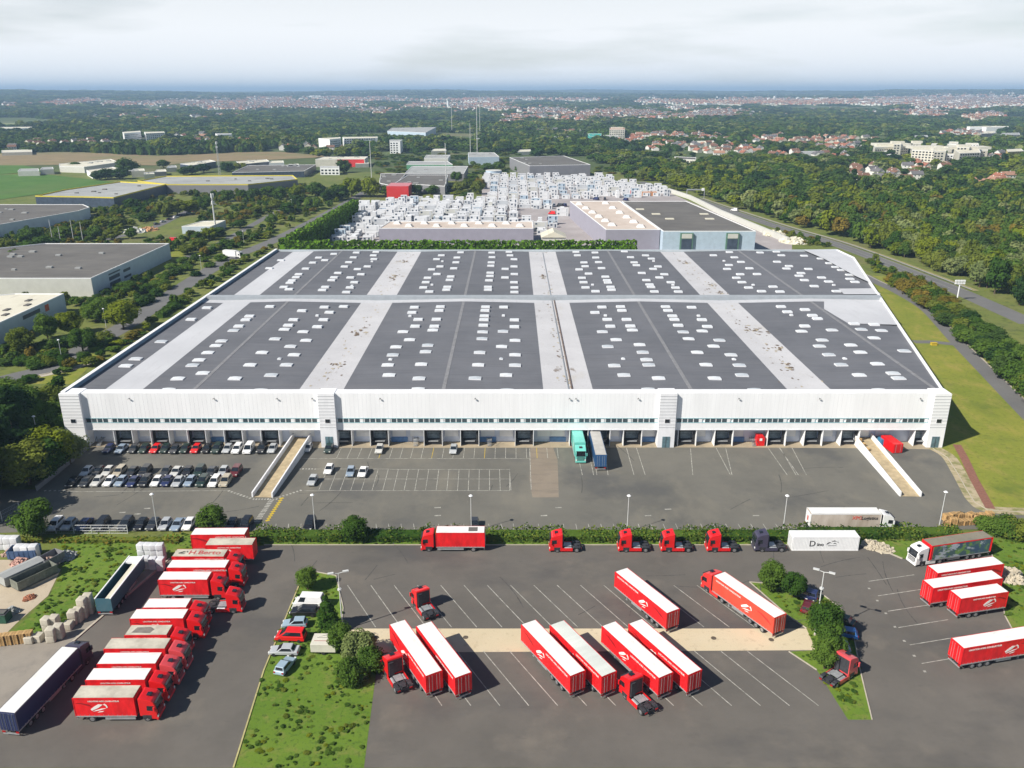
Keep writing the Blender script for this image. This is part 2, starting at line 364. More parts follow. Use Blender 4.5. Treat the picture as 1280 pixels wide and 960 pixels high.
road('brick_path', [(1196, 556), (1205, 572), (1217, 598), (1228, 618), (1238, 636)], 1.9, pm('red_pavers', (.22, .10, .07), .9, .2, 2), .07)
road('local_road', smooth([(-40, 486), (20, 471), (60, 460), (105, 436), (160, 405), (205, 374), (250, 345), (290, 322), (330, 306), (352, 296), (400, 272), (440, 250), (470, 232)]), 8.5)
road('side_road', smooth([(232, 322), (262, 311), (300, 290), (332, 272), (352, 262)]), 5)
road('estate_road', smooth([(130, 300), (190, 285), (240, 262), (300, 250), (370, 240)]), 6, ROADM, .066)
road('motorway_slip', smooth([(1020, 270), (1040, 279), (1078, 291)]), 7)
road('path', [(50, 470), (85, 463), (118, 452)], 3.0, CONC, .07)
sheet('green_field', [P([(-200, 218), (60, 218.5), (135, 227), (155, 229), (100, 238), (40, 244), (0, 250), (-200, 255)])], .25, FIELDG)
sheet('stubble_field', [P([(-300, 192), (0, 192), (90, 190), (200, 195), (300, 190), (350, 190), (420, 196), (340, 200), (240, 203), (200, 207), (100, 206), (-20, 208), (-300, 210)])], .25, FIELDB)
sheet('pale_field', [P([(-150, 148), (0, 147.5), (60, 150), (104, 156), (60, 158), (-150, 158)])], 1.2, FIELDP)
sheet('strip_field', [P([(0, 207), (30, 207), (60, 214), (0, 218), (-100, 218), (-100, 207)])], .3, FIELDG)
sheet('storage_yard', [P([(356, 306), (446, 254), (602, 250), (602, 222), (745, 221), (835, 240), (862, 252), (990, 306), (990, 318), (340, 318)])], .05, YARDC)

# ------------------------------------------------------------ painted markings
mk = MB(); mz = .060
def line(a, b, w_=.14, mat=MARK, z=mz):
    a = Vector((*a, 0)); b = Vector((*b, 0)); n = (b - a).normalized(); n = Vector((-n.y, n.x, 0)) * w_ / 2
    mk.add([(*(a + n).xy, z), (*(b + n).xy, z), (*(b - n).xy, z), (*(a - n).xy, z)], [(0, 3, 2, 1)], mat)
for k in range(0, 16):
    x0 = -28.6 + 4.05 * k; line((x0, 123.3), (x0 + 6.75, 111.4))
for k in range(1, 15):
    x0 = -20.6 + 4.05 * k; line((x0, 105.4), (x0 + 6.75, 93.5))
for k in range(0, 60):           # bays along the hedge
    px = 314 + 15.6 * k
    if px < 1150: a = G(px, 655); b = (a[0] + (0.55 if px < 640 else .1), G(px, 663.5)[1]); line(a, b, .12)
line(G(60, 663.7), G(1130, 663.7), .12)
def pl(*pts, w_=.15, mat=MARK):
    for a, b in zip(pts[:-1], pts[1:]): line(G(*a), G(*b), w_, mat)
pl((380, 613.6), (637, 613.6)); pl((487, 587), (637, 587)); pl((637, 586.5), (637, 614)); pl((395, 586.5), (487, 586.5)); pl((400, 599), (637, 599))
for k in range(19):
    X = G(420 + 13 * k, 600)[0] - 3; line((X, G(0, 587)[1]), (X + .3, G(0, 613.5)[1]), .13)
pl((378, 573.5), (662, 573.5)); pl((662, 560), (664, 612))
for k in range(22):
    X = G(424 + 13 * k, 566)[0]; line((X, G(0, 560)[1]), (X, G(0, 573)[1]), .12, MARKY if k % 5 == 4 else MARK)
pl((80, 615), (285, 613.5)); 
for x0, x1 in ((742, 746), (756, 760), (783, 792.5), (795.5, 806.5), (863, 866), (895, 913), (907, 915), (960, 984), (975, 995), (974, 998), (990, 1008), (720, 728), (735, 742)):
    pl((x0, 560), (x1, 594), w_=.15)
for k in range(5): pl((55 + 6 * k, 614), (58 + 6 * k, 613.3), w_=.5)
for k in range(8): pl((285 + 3.8 * k, 613.5 + 1.3 * k), (287 + 3.8 * k, 614.2 + 1.3 * k), w_=.55)
for k in range(9): pl((316 + 3.6 * k, 624.2), (318 + 3.6 * k, 624.2), w_=.6)
for k in range(7): pl((349 + 4.3 * k, 622 - 1.4 * k), (351.2 + 4.3 * k, 621.3 - 1.4 * k), w_=.6)
for k in range(6): pl((374 + 3.8 * k, 586.5), (376 + 3.8 * k, 586.5), w_=.55)
for k in range(15): pl((337.5 - 1.45 * k, 623.5 + 2.05 * k), (343.5 - 1.35 * k, 623.5 + 2.05 * k), w_=.4)
for k in range(11): pl((349.5 - 1.75 * k, 624 + 2.75 * k), (354.5 - 1.75 * k, 622.5 + 2.75 * k), w_=.62, mat=MARKY)
for (x, y) in ((75, 638), (153, 641), (172, 643), (184, 636), (547, 635), (547, 645), (698, 635), (680, 645), (835, 637), (945, 645), (810, 645)): pl((x - 4, y), (x + 4, y - .4), w_=.4)
for k in range(6): a = G(1145 - 3 * k, 715 + 19 * k); line((62.5 - k * .2, 124.5 - 4.4 * k), (62.5 + 9 - k * .2, 126.6 - 4.4 * k), .14)
for k in range(7): line((61.5 - k * .1, 122.3 - 3.6 * k), (61.9 - k * .1, 122.3 - 3.6 * k), .4)
# yellow and white edge lines of road, motorway lines
struct('road_marking', mk)
# sandy margins, tyre marks
road('sandy_margin', [(x + 1.5, y - 1) for x, y in smooth(yard_r)], 3.2, multi('sandy_margin', ((.34, .28, .18), (.44, .37, .25)), [(.5, (1, 1, 1), .45, .62, (.16, .17, .05), .8)], .95, .2), .058)
mk = MB(); TYM = pm('tyre_mark', (.075, .072, .068), .95, .3, 1.5); rt = random.Random(21)
for k in range(46):
    a = rt.uniform(-90, 75) if k % 2 else rt.uniform(-45, 80); y0 = rt.uniform(147, 178) if k % 2 else rt.uniform(112, 131); an = rt.uniform(-.5, .5) + (PI / 2 if k % 3 else .3); cv = rt.uniform(-.05, .05); p = Vector((a, y0)); L_ = rt.uniform(3, 11)
    q0 = p
    for i in range(int(L_)):
        q1 = q0 + Vector((math.cos(an), math.sin(an))); an += cv; line(q0[:], q1[:], rt.uniform(.10, .22), TYM, .0575); q0 = q1
struct('tyre_marks', mk)
# kerbs
kb = MB()
def kerb(pix, w_=.16, h=.13, mat=CONC):
    for a, b in zip(pix[:-1], pix[1:]):
        a = Vector((*G(*a), 0)); b = Vector((*G(*b), 0)); n = (b - a).normalized(); n = Vector((-n.y, n.x, 0)) * w_ / 2
        kb.prism([(a + n).xy[:], (b + n).xy[:], (b - n).xy[:], (a - n).xy[:]], .03, .03 + h + R.random() * .003, mat)
kerb([(374, 732), (330, 838), (292, 960)], .2, .13, pm('yellowed_kerb', (.40, .36, .16), .9, .2, 1))
kerb([(427, 789), (429, 760), (420, 720), (388, 714), (374, 732)])
kerb([(937, 728), (985, 770), (1008, 786)]); kerb([(986, 815), (1021, 838)]); kerb([(937, 728), (1000, 733), (1030, 745), (1052, 762), (1066, 790), (1075, 838), (1090, 900)])
kerb([(212, 699), (150, 752), (48, 840)], .35, .18); kerb([(330, 681.5), (985, 681.5)]); kerb([(1088, 682), (1128, 699)], .3, .16); kerb([(1240, 694), (1256, 770), (1275, 805)])
kerb(yard_r, .14, .12)
kerb([(0, 458 + 22), (60, 467), (100, 447)], .2)
struct('kerb', kb)
# ------------------------------------------------------------ main warehouse
YF, HW = 183.0, 13.7
XL, XR = -106.8, 103.6
YB, YM = 370.5, 279.8
def xr_edge(y): return XR + (y - YF) * .2585 if y < 352 else 147.0
RX = [-106.4, -98.8, -76.5, -46.2, -16.5, 13.6, 43.1, 72.0, 102.8, 150.0]   # fold lines
RZ = [12.95, 12.75, 13.35, 12.7, 13.35, 12.7, 13.35, 12.7, 13.35, 12.4]
def roofz(x): return float(np.interp(x, RX, RZ))
wh = thing('warehouse', 'huge low logistics warehouse with dark grey roof and white front in the middle', 'warehouse', (0, YF, 0))
def W(name, mb, parent=wh, bevel=0):        # mb in world coords; shift to the root
    me = mb.mesh(name, bevel) if isinstance(mb, MB) else mb
    o = ob(name, me, parent); o.location = (0, -YF, 0) if parent is wh else (0, 0, 0); return o
# roof membrane in bays, split by the fire wall
mb = MB()
bays = [(-106.4, -98.8, ROOFD), (-98.8, -89.4, ROOFW), (-89.4, -51.6, ROOFD), (-51.6, -40.9, VALLEY), (-40.9, 7.6, ROOFD), (7.6, 19.6, VALLEY),
        (19.6, 66.8, ROOFD), (66.8, 77.3, VALLEY), (77.3, 102.8, ROOFD), (102.8, 160, ROOFD)]
def rq(x0, x1, y0, y1, mat):
    xs = sorted(set([x0, x1] + [x for x in RX if x0 < x < x1]))
    for a, b in zip(xs[:-1], xs[1:]):
        # clip on the slanted right side
        def cl(x, y): return min(x, xr_edge(y) - .6)
        ys = [y0] + ([352] if y0 < 352 < y1 else []) + [y1]
        for ya, yb in zip(ys[:-1], ys[1:]):
            if cl(b, yb) - a < .02 and cl(b, ya) - a < .02: continue
            p = [(a if a < cl(a, ya) + 1e-6 else cl(a, ya), ya), (cl(b, ya), ya), (cl(b, yb), yb), (min(a, cl(a, yb)), yb)]
            if p[0][0] > p[1][0] - 1e-4: p = p[1:]
            mb.add([(x, y, roofz(x)) for x, y in p], [tuple(range(len(p)))], mat)
for x0, x1, m_ in bays:
    rq(x0, x1, YF + .5, YM - 5, m_); rq(x0, x1, YM + 1.6, YB - .5, m_)
    rq(x0, x1, YM - 5, YM - 1.2, ROOFW)
W('roof', mb)
mb = MB()
wp = P([(1030, 374.5), (1030, 387), (1060, 405), (1124, 406.8), (1105, 378)], 13.2); mb.sheet(wp, 13.42, ROOFW)
mb.sheet(P([(1003, 312.5), (1030, 324), (1068, 345), (1090, 355), (1068, 322), (1046, 312)], 13.2), 13.42, ROOFW)
mb.sheet(P([(1048, 361.5), (1092, 361), (1101, 368.5), (1055, 368.5)], 13.2), 13.42, ROOFW)
W('white_roof_sheet', mb)
mb = MB()
mb.box(XL + .8, xr_edge(YM) - .6, YM - 1.2, YM + 1.6, 12.2, 14.0, pm('firewall_cap', (.33, .36, .39), .6, .08, .5)); W('fire_wall', mb)
# ridge seams
for x in (-76.5, -16.5, 43.1, 102.0):
    for ya, yb in ((YF + .6, YM - 5.2), (YM + 1.7, YB - .6)): mb = MB(); mb.box(x - .45, x + .45, ya, yb, 13.2, 13.385, pm('ridge_strip', (.215, .215, .225), .7, .2, 1)); W('ridge_strip', mb)
mb = MB(); mb.box(14.4, 14.75, YF + 1, YM - 1.5, 12.7, 12.95, pm('gutter_pipe', (.16, .12, .10), .8, .4, 1)); mb.box(13.6, 13.9, YF + 1, YB - 2, 12.6, 12.85, STEEL); W('gutter_pipe', mb)
mb = MB(); DIRT = pm('roof_dirt', (.16, .12, .09), .95, .4, 1.2); MOSS = pm('roof_dust', (.40, .35, .26), .95, .2, .8); rd_ = random.Random(9)
def blob(cx, cy, rx, ry, mat, dz):
    n = 11; p = []
    for i in range(n): a = i * 6.283 / n; k = rd_.uniform(.45, 1.15); p.append((cx + math.cos(a) * rx * k, cy + math.sin(a) * ry * k))
    mb.add([(x, y, roofz(x) + dz) for x, y in p], [(0, i, i + 1) for i in range(1, n - 1)], mat)
for cx_ in (-46.2, 13.2, 72.0):
    for k in range(95):
        yy = rd_.uniform(YF + 2, YB - 2); 
        if abs(yy - YM) < 6: continue
        blob(cx_ + rd_.gauss(0, .8 if cx_ == 13.2 else 1.7), yy, rd_.uniform(.1, .5), rd_.uniform(.2, .9), DIRT if rd_.random() < .5 else MOSS, .012 + .0004 * k)
for px, py, s in ((451, 412, 1.5), (495, 346, 1.6), (506, 326, 1), (422, 455, 1), (679, 346, 1.1), (857, 328, 1.5), (889, 355, 1), (951, 414, 1.4), (937, 413, 1), (985, 457, 1.1), (971, 435, 1), (901, 366, 1)):
    X, Y = G(px, py, 12.8)
    for k in range(12): blob(X + rd_.gauss(0, .9 * s), Y + rd_.gauss(0, 1.6 * s), rd_.uniform(.2, .7) * s, rd_.uniform(.3, 1.0) * s, DIRT if k % 3 else MOSS, .055 + .0013 * k)
W('roof_dirt', mb)['kind'] = 'stuff'
# walls
mb = MB()
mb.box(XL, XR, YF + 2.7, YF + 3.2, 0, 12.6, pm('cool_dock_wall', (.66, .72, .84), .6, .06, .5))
mb.prism([(XL, YF + 3.2), (XL + .5, YF + 3.2), (XL + .5, YB), (XL, YB)], 0, 13.75, CLAD)
BLUEW = pm('blue_grey_cladding', (.30, .42, .52), .5, .1, .4)
mb.prism([(XL - .08, YF + 3.2), (XL, YF + 3.2), (XL, YB), (XL - .08, YB)], 0, 13.74, BLUEW)
e0, e1 = (XR, YF + 3.2), (xr_edge(351.9), 352)
mb.prism([e0, e1, (147, YB), (146.4, YB), (e1[0] - .6, 352), (XR - .6, YF + 3.2)], 0, 13.72, CLAD)
mb.prism([(XL, YB), (147, YB), (147, YB + .5), (XL, YB + .5)], 0, 13.6, pm('rear_cladding', (.50, .56, .60), .6, .06, .4))
W('wall', mb)
mb = MB()   # inner parapet upstand left (blue), coping
mb.box(XL + .5, XL + .9, YF + .5, YB, 12.4, 13.9, pm('blue_parapet', (.16, .26, .36), .6, .1, .4)); mb.box(XL - .1, XL + .95, YF + .2, YB + .5, 13.9, 14.0, WHITE)
W('parapet', mb)
# front upper cladding
mb = MB(); mb.box(-102.2, 99.8, YF, YF + 2.7, 7.32, 13.68, CLAD)
for k in range(-101, 99, 1): mb.box(k + .4, k + .46, YF - .012, YF, 7.35, 13.6, CLADB)
W('front_cladding', mb)
mb = MB(); mb.box(-102.2, 99.8, YF + .02, YF + 2.7, 4.3, 6.2, WHITE); mb.box(-102.2, 99.8, YF - .06, YF + .02, 4.22, 4.42, CLADB); W('front_band', mb)
mb = MB(); mb.box(-102.2, 99.8, YF - .08, YF + .3, 7.24, 7.32, pm('aqua_trim', (.30, .55, .60), .5, .05, 1)); mb.box(-102.2, 99.8, YF + .25, YF + 2.7, 6.2, 7.24, WHITE); mb.box(-102.2, 99.8, YF - .05, YF + .25, 6.12, 6.22, pm('aqua_trim', (.30, .55, .60)))
W('window_trim', mb)
PIERS = [(-106.9, -102.2), (-45.9, -42.0), (35.0, 39.0), (99.8, 103.7)]
mb_l = lambda: None
WT = pm('ribbon_glass', (.06, .085, .10), .12, .3, .6, spec=.8)
def winmesh():
    b = MB()
    for q in range(4): b.box(.18 + q * 1.36, 1.28 + q * 1.36, .0, .2, .04, 1.0, WT)
    b.box(0, .16, .02, .25, 0, .94, WHITE)
    for q in range(4): b.box(1.30 + q * 1.36, 1.50 + q * 1.36 if q < 3 else 2.2 + q * 1.36 - .1, .02, .25, 0, .94, WHITE)
    return b.mesh('window')
for xa, xb in ((-102.2, -45.9), (-42.0, 35.0), (39.0, 99.8)):
    n_ = int((xb - xa) / 6.1); st_ = (xb - xa) / n_
    for k in range(n_): ob('window', C('win', winmesh), wh, (xa + st_ * k + (st_ - 6.1) / 2, 0.0, 6.2))
for a, b in PIERS:
    mb = MB(); mb.box(a, b, YF - .9, YF + 3.2, 0, 13.78, CLADB if a > -100 and a < 90 else CLAD)
    for z in [5.2, 5.9] + [6.9 + .78 * k for k in range(9)]: mb.box(a - .02, b + .02, YF - .93, YF - .9, z, z + .07, pm('joint_grey', (.25, .26, .28)))
    o = W('stair_tower', mb)
    m2 = MB(); cx = (a + b) / 2; m2.box(cx - .55, cx + .55, YF - 1.0, YF - .94, 6.5, 7.4, GLASS); m2.box(cx - .65, cx + .65, YF - .96, YF - .93, 6.4, 7.5, WHITE); W('window', m2, o)
    m3 = MB(); m3.box(cx - .9, cx + .9, YF - 1.0, YF - .93, .05, 2.9, TEALG); m3.box(cx - .05, cx + .05, YF - 1.03, YF - 1.0, .05, 2.9, CHAS); W('door', m3, o)
for px in (161, 267, 346, 390, 475, 594, 712, 720, 798, 924, 1025, 1151):
    X = (px - 640) * .1895; b = MB(); b.box(-.2, .2, -.42, -.2, -.1, .1, CHAS); b.bar((0, -.2, 0), (0, 0, .2), .04, CHAS); b.box(-.16, .16, -.44, -.42, -.08, .08, LAMP)
    ob('floodlight', C('flood', lambda: b.mesh('floodlight')), wh, (X, 0, 12.3))
# docks
def shelter():
    b = MB()
    b.slab([(-2.25, -.1, 0), (-2.25, 2.6, 0), (-2.25, 2.6, 4.1), (-2.25, -.1, 4.1)], .12, WHITE)
    b.slab([(2.15, -.1, 0), (2.15, 2.6, 0), (2.15, 2.6, 4.1), (2.15, -.1, 4.1)], .12, WHITE)
    b.box(-2.13, 2.15, .9, 1.2, 3.5, 4.1, DARK); b.box(-2.13, -1.55, .9, 1.2, 1.1, 3.5, DARK); b.box(1.55, 2.15, .9, 1.2, 1.1, 3.5, DARK)
    b.box(-2.13, 2.15, .9, 2.7, 0, 1.1, CHAS); b.box(-1.7, -1.4, .55, .9, .5, 1.2, DARK); b.box(1.4, 1.7, .55, .9, .5, 1.2, DARK); b.box(-1.2, 1.2, .5, .9, .95, 1.15, STEEL)
    return b.mesh('dock_shelter')
def ddoor(): b = MB(); b.box(-1.5, 1.5, 2.2, 2.3, 1.15, 3.6, pm('grey_green_door', (.26, .31, .33), .5, .3, 2)); b.box(-1.5, 1.5, 2.16, 2.2, 2.3, 2.36, CHAS); return b.mesh('dock_door')
dock = [163, 208, 253, 298, 343, 432, 477, 543, 588, 655, 722, 749, 788, 855, 900, 965, 1010, 1055, 1145]
for px in dock:
    o = ob('dock_shelter', C('shelter', shelter), wh, ((px - 640) * .1965, 0, 0)); ob('dock_door', C('ddoor', ddoor), o)
# white sectional doors between the shelters, dark stairs, blue lower panels
def sdoor(): b = MB(); b.box(-1.6, 1.6, 2.56, 2.7, 1.5, 4.15, WHITE); b.box(-1.66, -1.6, 2.5, 2.7, 1.4, 4.2, CLADB); b.box(1.6, 1.66, 2.5, 2.7, 1.4, 4.2, CLADB); b.box(-.5, .3, 2.50, 2.56, 3.75, 3.95, CHAS); return b.mesh('sectional_door')
for px in (186, 231, 276, 321, 372, 386, 455, 500, 522, 565, 610, 633, 680, 697, 765, 810, 872, 919, 984, 1030, 1075, 1100):
    ob('sectional_door', C('sdoor', sdoor), wh, ((px - 640) * .1965, 0, 0))
for px in (500, 697, 812, 919, 610, 1100, 276):
    b = MB(); X = (px - 640) * .1965; b.box(X - 2, X + 2, YF + 2.4, YF + 2.7, .1, 1.3, pm('blue_panel', (.13, .26, .50), .6, .2, 1)); W('blue_panel', b)
for px in (521, 612, 938, 131):
    b = MB(); X = (px - 640) * .1965; b.box(X - .6, X + .6, YF + .8, YF + 2.6, 1.1, 1.2, STEEL)
    for k in range(5): b.box(X - .5, X + .5, YF + .8 - .28 * (5 - k), YF + .8 - .28 * (4 - k), 1.0 - .2 * (5 - k), 1.05 - .2 * (5 - k), STEEL)
    for sx in (-.6, .6): b.bar((X + sx, YF + .8, 1.2), (X + sx, YF + .8, 2.2), .04, CHAS); b.bar((X + sx, YF + .8, 2.2), (X + sx, YF - .6, 1.1), .04, CHAS)
    W('dock_steps', b)
# skylights: photo positions on the roof
def quad(ox, oy, l): return [(ox + a / 4, oy + b / 4) for a, b in l]
big = quad(0, 340, [(1035, 175), (955, 233), (805, 342), (678, 428), (628, 463), (1230, 240), (1195, 272), (1168, 292), (1108, 345), (1080, 368), (1040, 403), (995, 440), (963, 466), (1015, 508), (890, 533), (840, 590), (1175, 533), (1250, 465), (1248, 222)])
big += quad(320, 300, [(70, 335), (188, 400), (162, 428), (142, 447), (95, 495), (30, 563), (20, 750), (230, 355), (342, 335), (438, 330), (367, 360), (338, 397), (307, 432), (235, 457), (250, 499), (172, 530), (190, 571), (152, 621), (75, 673),
   (792, 335), (780, 361), (811, 397), (796, 431), (735, 456), (768, 497), (700, 532), (684, 572), (659, 622), (665, 673), (810, 748), (922, 335), (916, 354), (902, 398), (892, 433), (884, 451), (859, 527), (848, 559), (826, 622), (815, 693),
   (1148, 336), (1145, 354), (1142, 381), (1140, 400), (1137, 428), (1133, 460), (1130, 494), (1118, 563), (1111, 625), (1095, 692), (1238, 335), (1235, 455), (1228, 531), (1250, 673), (1255, 750)])
big += quad(640, 300, [(12, 398), (12, 432), (15, 499), (15, 571), (15, 623), (450, 335), (415, 361), (477, 397), (492, 431), (452, 456), (521, 497), (479, 530), (512, 625), (560, 673), (682, 748), (543, 335), (550, 354), (573, 399), (592, 432), (602, 451), (638, 524), (654, 562), (673, 599), (684, 625), (733, 692),
   (768, 335), (780, 354), (802, 381), (812, 399), (831, 428), (856, 460), (883, 494), (926, 562), (970, 624), (1013, 692), (898, 335), (950, 397), (977, 431), (951, 453), (1037, 498), (1008, 529), (1095, 571), (1137, 623), (1150, 673), (1215, 748)])
big += quad(960, 340, [(65, 173), (97, 199), (185, 190), (222, 219), (247, 235), (184, 270), (168, 294), (320, 291), (271, 339), (258, 368), (305, 411), (366, 461), (457, 513), (558, 590), (414, 366), (462, 402), (547, 460), (626, 508), (653, 532), (466, 289), (567, 293), (530, 332), (681, 396), (737, 436), (430, 262), (530, 264), (231, 72), (60, 100), (25, 75), (342, 96)])
big += quad(320, 300, [(124, 97), (66, 137), (345, 103), (390, 72), (314, 89), (284, 114), (249, 144), (214, 172), (201, 187), (181, 203), (170, 215), (140, 236), (166, 248), (502, 64), (487, 88), (464, 112), (443, 134), (410, 166), (391, 188), (378, 202), (347, 236), (332, 251), (600, 59), (587, 76), (590, 94), (557, 131), (508, 145), (525, 170), (472, 187), (492, 210), (470, 236), (452, 259),
   (927, 76), (903, 95), (920, 132), (878, 146), (905, 170), (858, 188), (849, 210), (837, 236), (867, 258), (1023, 63), (1005, 89), (1000, 113), (989, 143), (974, 184), (968, 201), (957, 236), (952, 250), (1178, 64), (1180, 87), (1176, 113), (1174, 130), (1171, 165), (1170, 181), (1165, 203), (1160, 236), (1160, 250), (1265, 59), (1270, 76), (1246, 144), (1245, 187)])
big += quad(640, 300, [(10, 95), (10, 131), (12, 169), (10, 210), (12, 236), (12, 259), (320, 59), (327, 76), (360, 112), (366, 131), (336, 146), (383, 168), (350, 188), (358, 210), (368, 236), (418, 256), (415, 64), (419, 89), (433, 112), (448, 142), (467, 185), (475, 203), (480, 214), (493, 236), (498, 250),
   (562, 58), (593, 87), (611, 113), (622, 127), (649, 166), (672, 202), (688, 224), (695, 236), (712, 259), (668, 76), (697, 92), (730, 131), (706, 144), (762, 170), (737, 187), (794, 210), (818, 237), (832, 257), (1007, 76), (1087, 62), (1112, 88), (1145, 111), (1085, 125), (1076, 144), (1187, 143), (1141, 171), (1122, 188), (1150, 210), (1183, 237), (1225, 172), (1248, 256), (1240, 64)])
big += quad(960, 115, [(42, 798), (67, 816), (45, 850), (105, 871), (92, 884), (165, 906), (155, 920), (182, 942), (202, 884), (181, 816), (264, 829), (307, 852), (338, 871), (367, 886), (268, 927), (303, 947), (408, 910), (410, 931), (435, 946)])
small = quad(320, 300, [(306, 377), (117, 592), (770, 378), (672, 594), (580, 106), (480, 227), (932, 106), (880, 223), (1237, 377), (1226, 592)]) + quad(640, 300, [(467, 377), (556, 592), (933, 377), (1110, 593), (403, 223), (708, 104), (805, 223), (1060, 104), (1206, 224)]) + quad(960, 340, [(117, 215), (384, 431), (329, 64)])
SKY = pm('opal_skylight', (.72, .75, .78), .35, .08, .5, spec=.6); SKY2 = pm('dull_skylight', (.52, .56, .60), .4, .1, .5, spec=.6); SKY3 = pm('ribbed_skylight', (.62, .65, .68), .3, .08, .5, spec=.6); SKYY = pm('yellowed_skylight', (.62, .55, .25), .4, .1, .5)
def skym(sz, mat, opened=False):
    b = MB(); w_, d = (3.1, 1.95) if sz else (1.0, 1.0); h = .38
    b.box(-w_ / 2, w_ / 2, -d / 2, d / 2, 0, h, CLADB); n = 5
    pr = [(-w_ / 2 + .05, h)] + [(-w_ / 2 + .05 + (w_ - .1) * k / n, h + .13 * math.sin(PI * k / n)) for k in range(1, n)] + [(w_ / 2 - .05, h)]
    b.xprof(pr, -d / 2 + .05, d / 2 - .05, mat); return b.mesh('skylight')
sk = []
for l, sz in ((big, 1), (small, 0)):
    for px, py in l:
        X, Y = G(px, py, 13.3); Y = min(max(Y, YF + 1.8), YB - 2)
        if abs(Y - YM) < 3.2: Y = YM - 6 if Y < YM else YM + 3.4
        sk.append((Y, X, sz))
# nudge apart
sk.sort(); out = []
for Y, X, sz in sk:
    while any(abs(X - b) < 3.2 and abs(Y - a) < 2.45 for a, b, _ in out): Y += .4
    out.append((Y, X, sz))
sk = sorted(out)
smb = MB()
for i, (Y, X, sz) in enumerate(sk):
    z = roofz(X) - .12
    if X > xr_edge(Y) - 3: continue
    mt = SKYY if abs(X - 53.5) < 1.5 and abs(Y - 219) < 6 and sz else [SKY, SKY, SKY2, SKY3][i * 7 % 4]
    if i < 96: ob('skylight', C(('sky', sz, mt.name), lambda: skym(sz, mt)), wh, (X, Y - YF, z))
    else:
        w_, d = (2.9, 1.9) if sz else (1.0, 1.0); b = MB(); b.box(-w_ / 2, w_ / 2, -d / 2, d / 2, 0, .45, CLADB); b.box(-w_ / 2 + .06, w_ / 2 - .06, -d / 2 + .06, d / 2 - .06, .4, .62, SKY)
        for q, me_v in enumerate([b]): smb.add([(vx + X, vy + Y, vz + z) for vx, vy, vz in me_v.v[:8]], me_v.f[:6], CLADB); smb.add([(vx + X, vy + Y, vz + z) for vx, vy, vz in me_v.v[8:]], [[i_ - 8 for i_ in f] for f in me_v.f[6:]], SKY)
o = W('skylight', smb); o['kind'] = 'stuff'

# ramps up to the dock doors
def ramp(name, pb, pt, label, side):
    # pb: bottom centre px (ground), pt top centre world at facade
    b0 = Vector((*G(*pb), 0)); t0 = Vector((pt, YF + 2.5, 1.25)); d = (t0 - b0); n = Vector((-d.y, d.x, 0)).normalized()
    t = thing(name, label, 'ramp', (b0.x, b0.y, 0)); w_ = 2.0
    up = Vector((0, 0, 1)); m_ = MB()
    q = [b0 + n * w_, b0 - n * w_, t0 - n * w_, t0 + n * w_]; g = [Vector((p.x, p.y, 0)) for p in q]
    q = [q[0] + up * .08, q[1] + up * .08, q[2], q[3]]
    m_.add([p - b0 for p in q + g], [(0, 1, 2, 3)], pm('ramp_deck', (.40, .32, .20), .9, .25, .6)); m_.add([p - b0 for p in q + g], [(1, 5, 6, 2), (3, 7, 4, 0)], CONC)
    ob('ramp_deck', m_.mesh('ramp_deck'), t)
    for s in (-1, 1):
        a, b = b0 + n * s * (w_ + .12), t0 + n * s * (w_ + .12); mm = MB(); hh = 1.15
        for da, db in ((a, b),):
            k = n * .15
            vs_ = [a - k, a + k, b + k, b - k]
            mm.add([Vector((v.x, v.y, 0)) - b0 for v in vs_] + [Vector((v.x, v.y, (hh if i < 2 else t0.z + hh))) - b0 for i, v in enumerate(vs_)],
                   [(0, 3, 2, 1), (4, 5, 6, 7), (0, 1, 5, 4), (1, 2, 6, 5), (2, 3, 7, 6), (3, 0, 4, 7)], WHITE if side else CLADB)
        ob('side_wall', mm.mesh('side_wall'), t)
    return t
ramp('loading_ramp', (328, 622), -51.2, 'concrete loading ramp between white side walls at the left car park', 0)
ramp('loading_ramp', (1138, 621), 85.5, 'bright white walled loading ramp near the right end of the warehouse', 1)

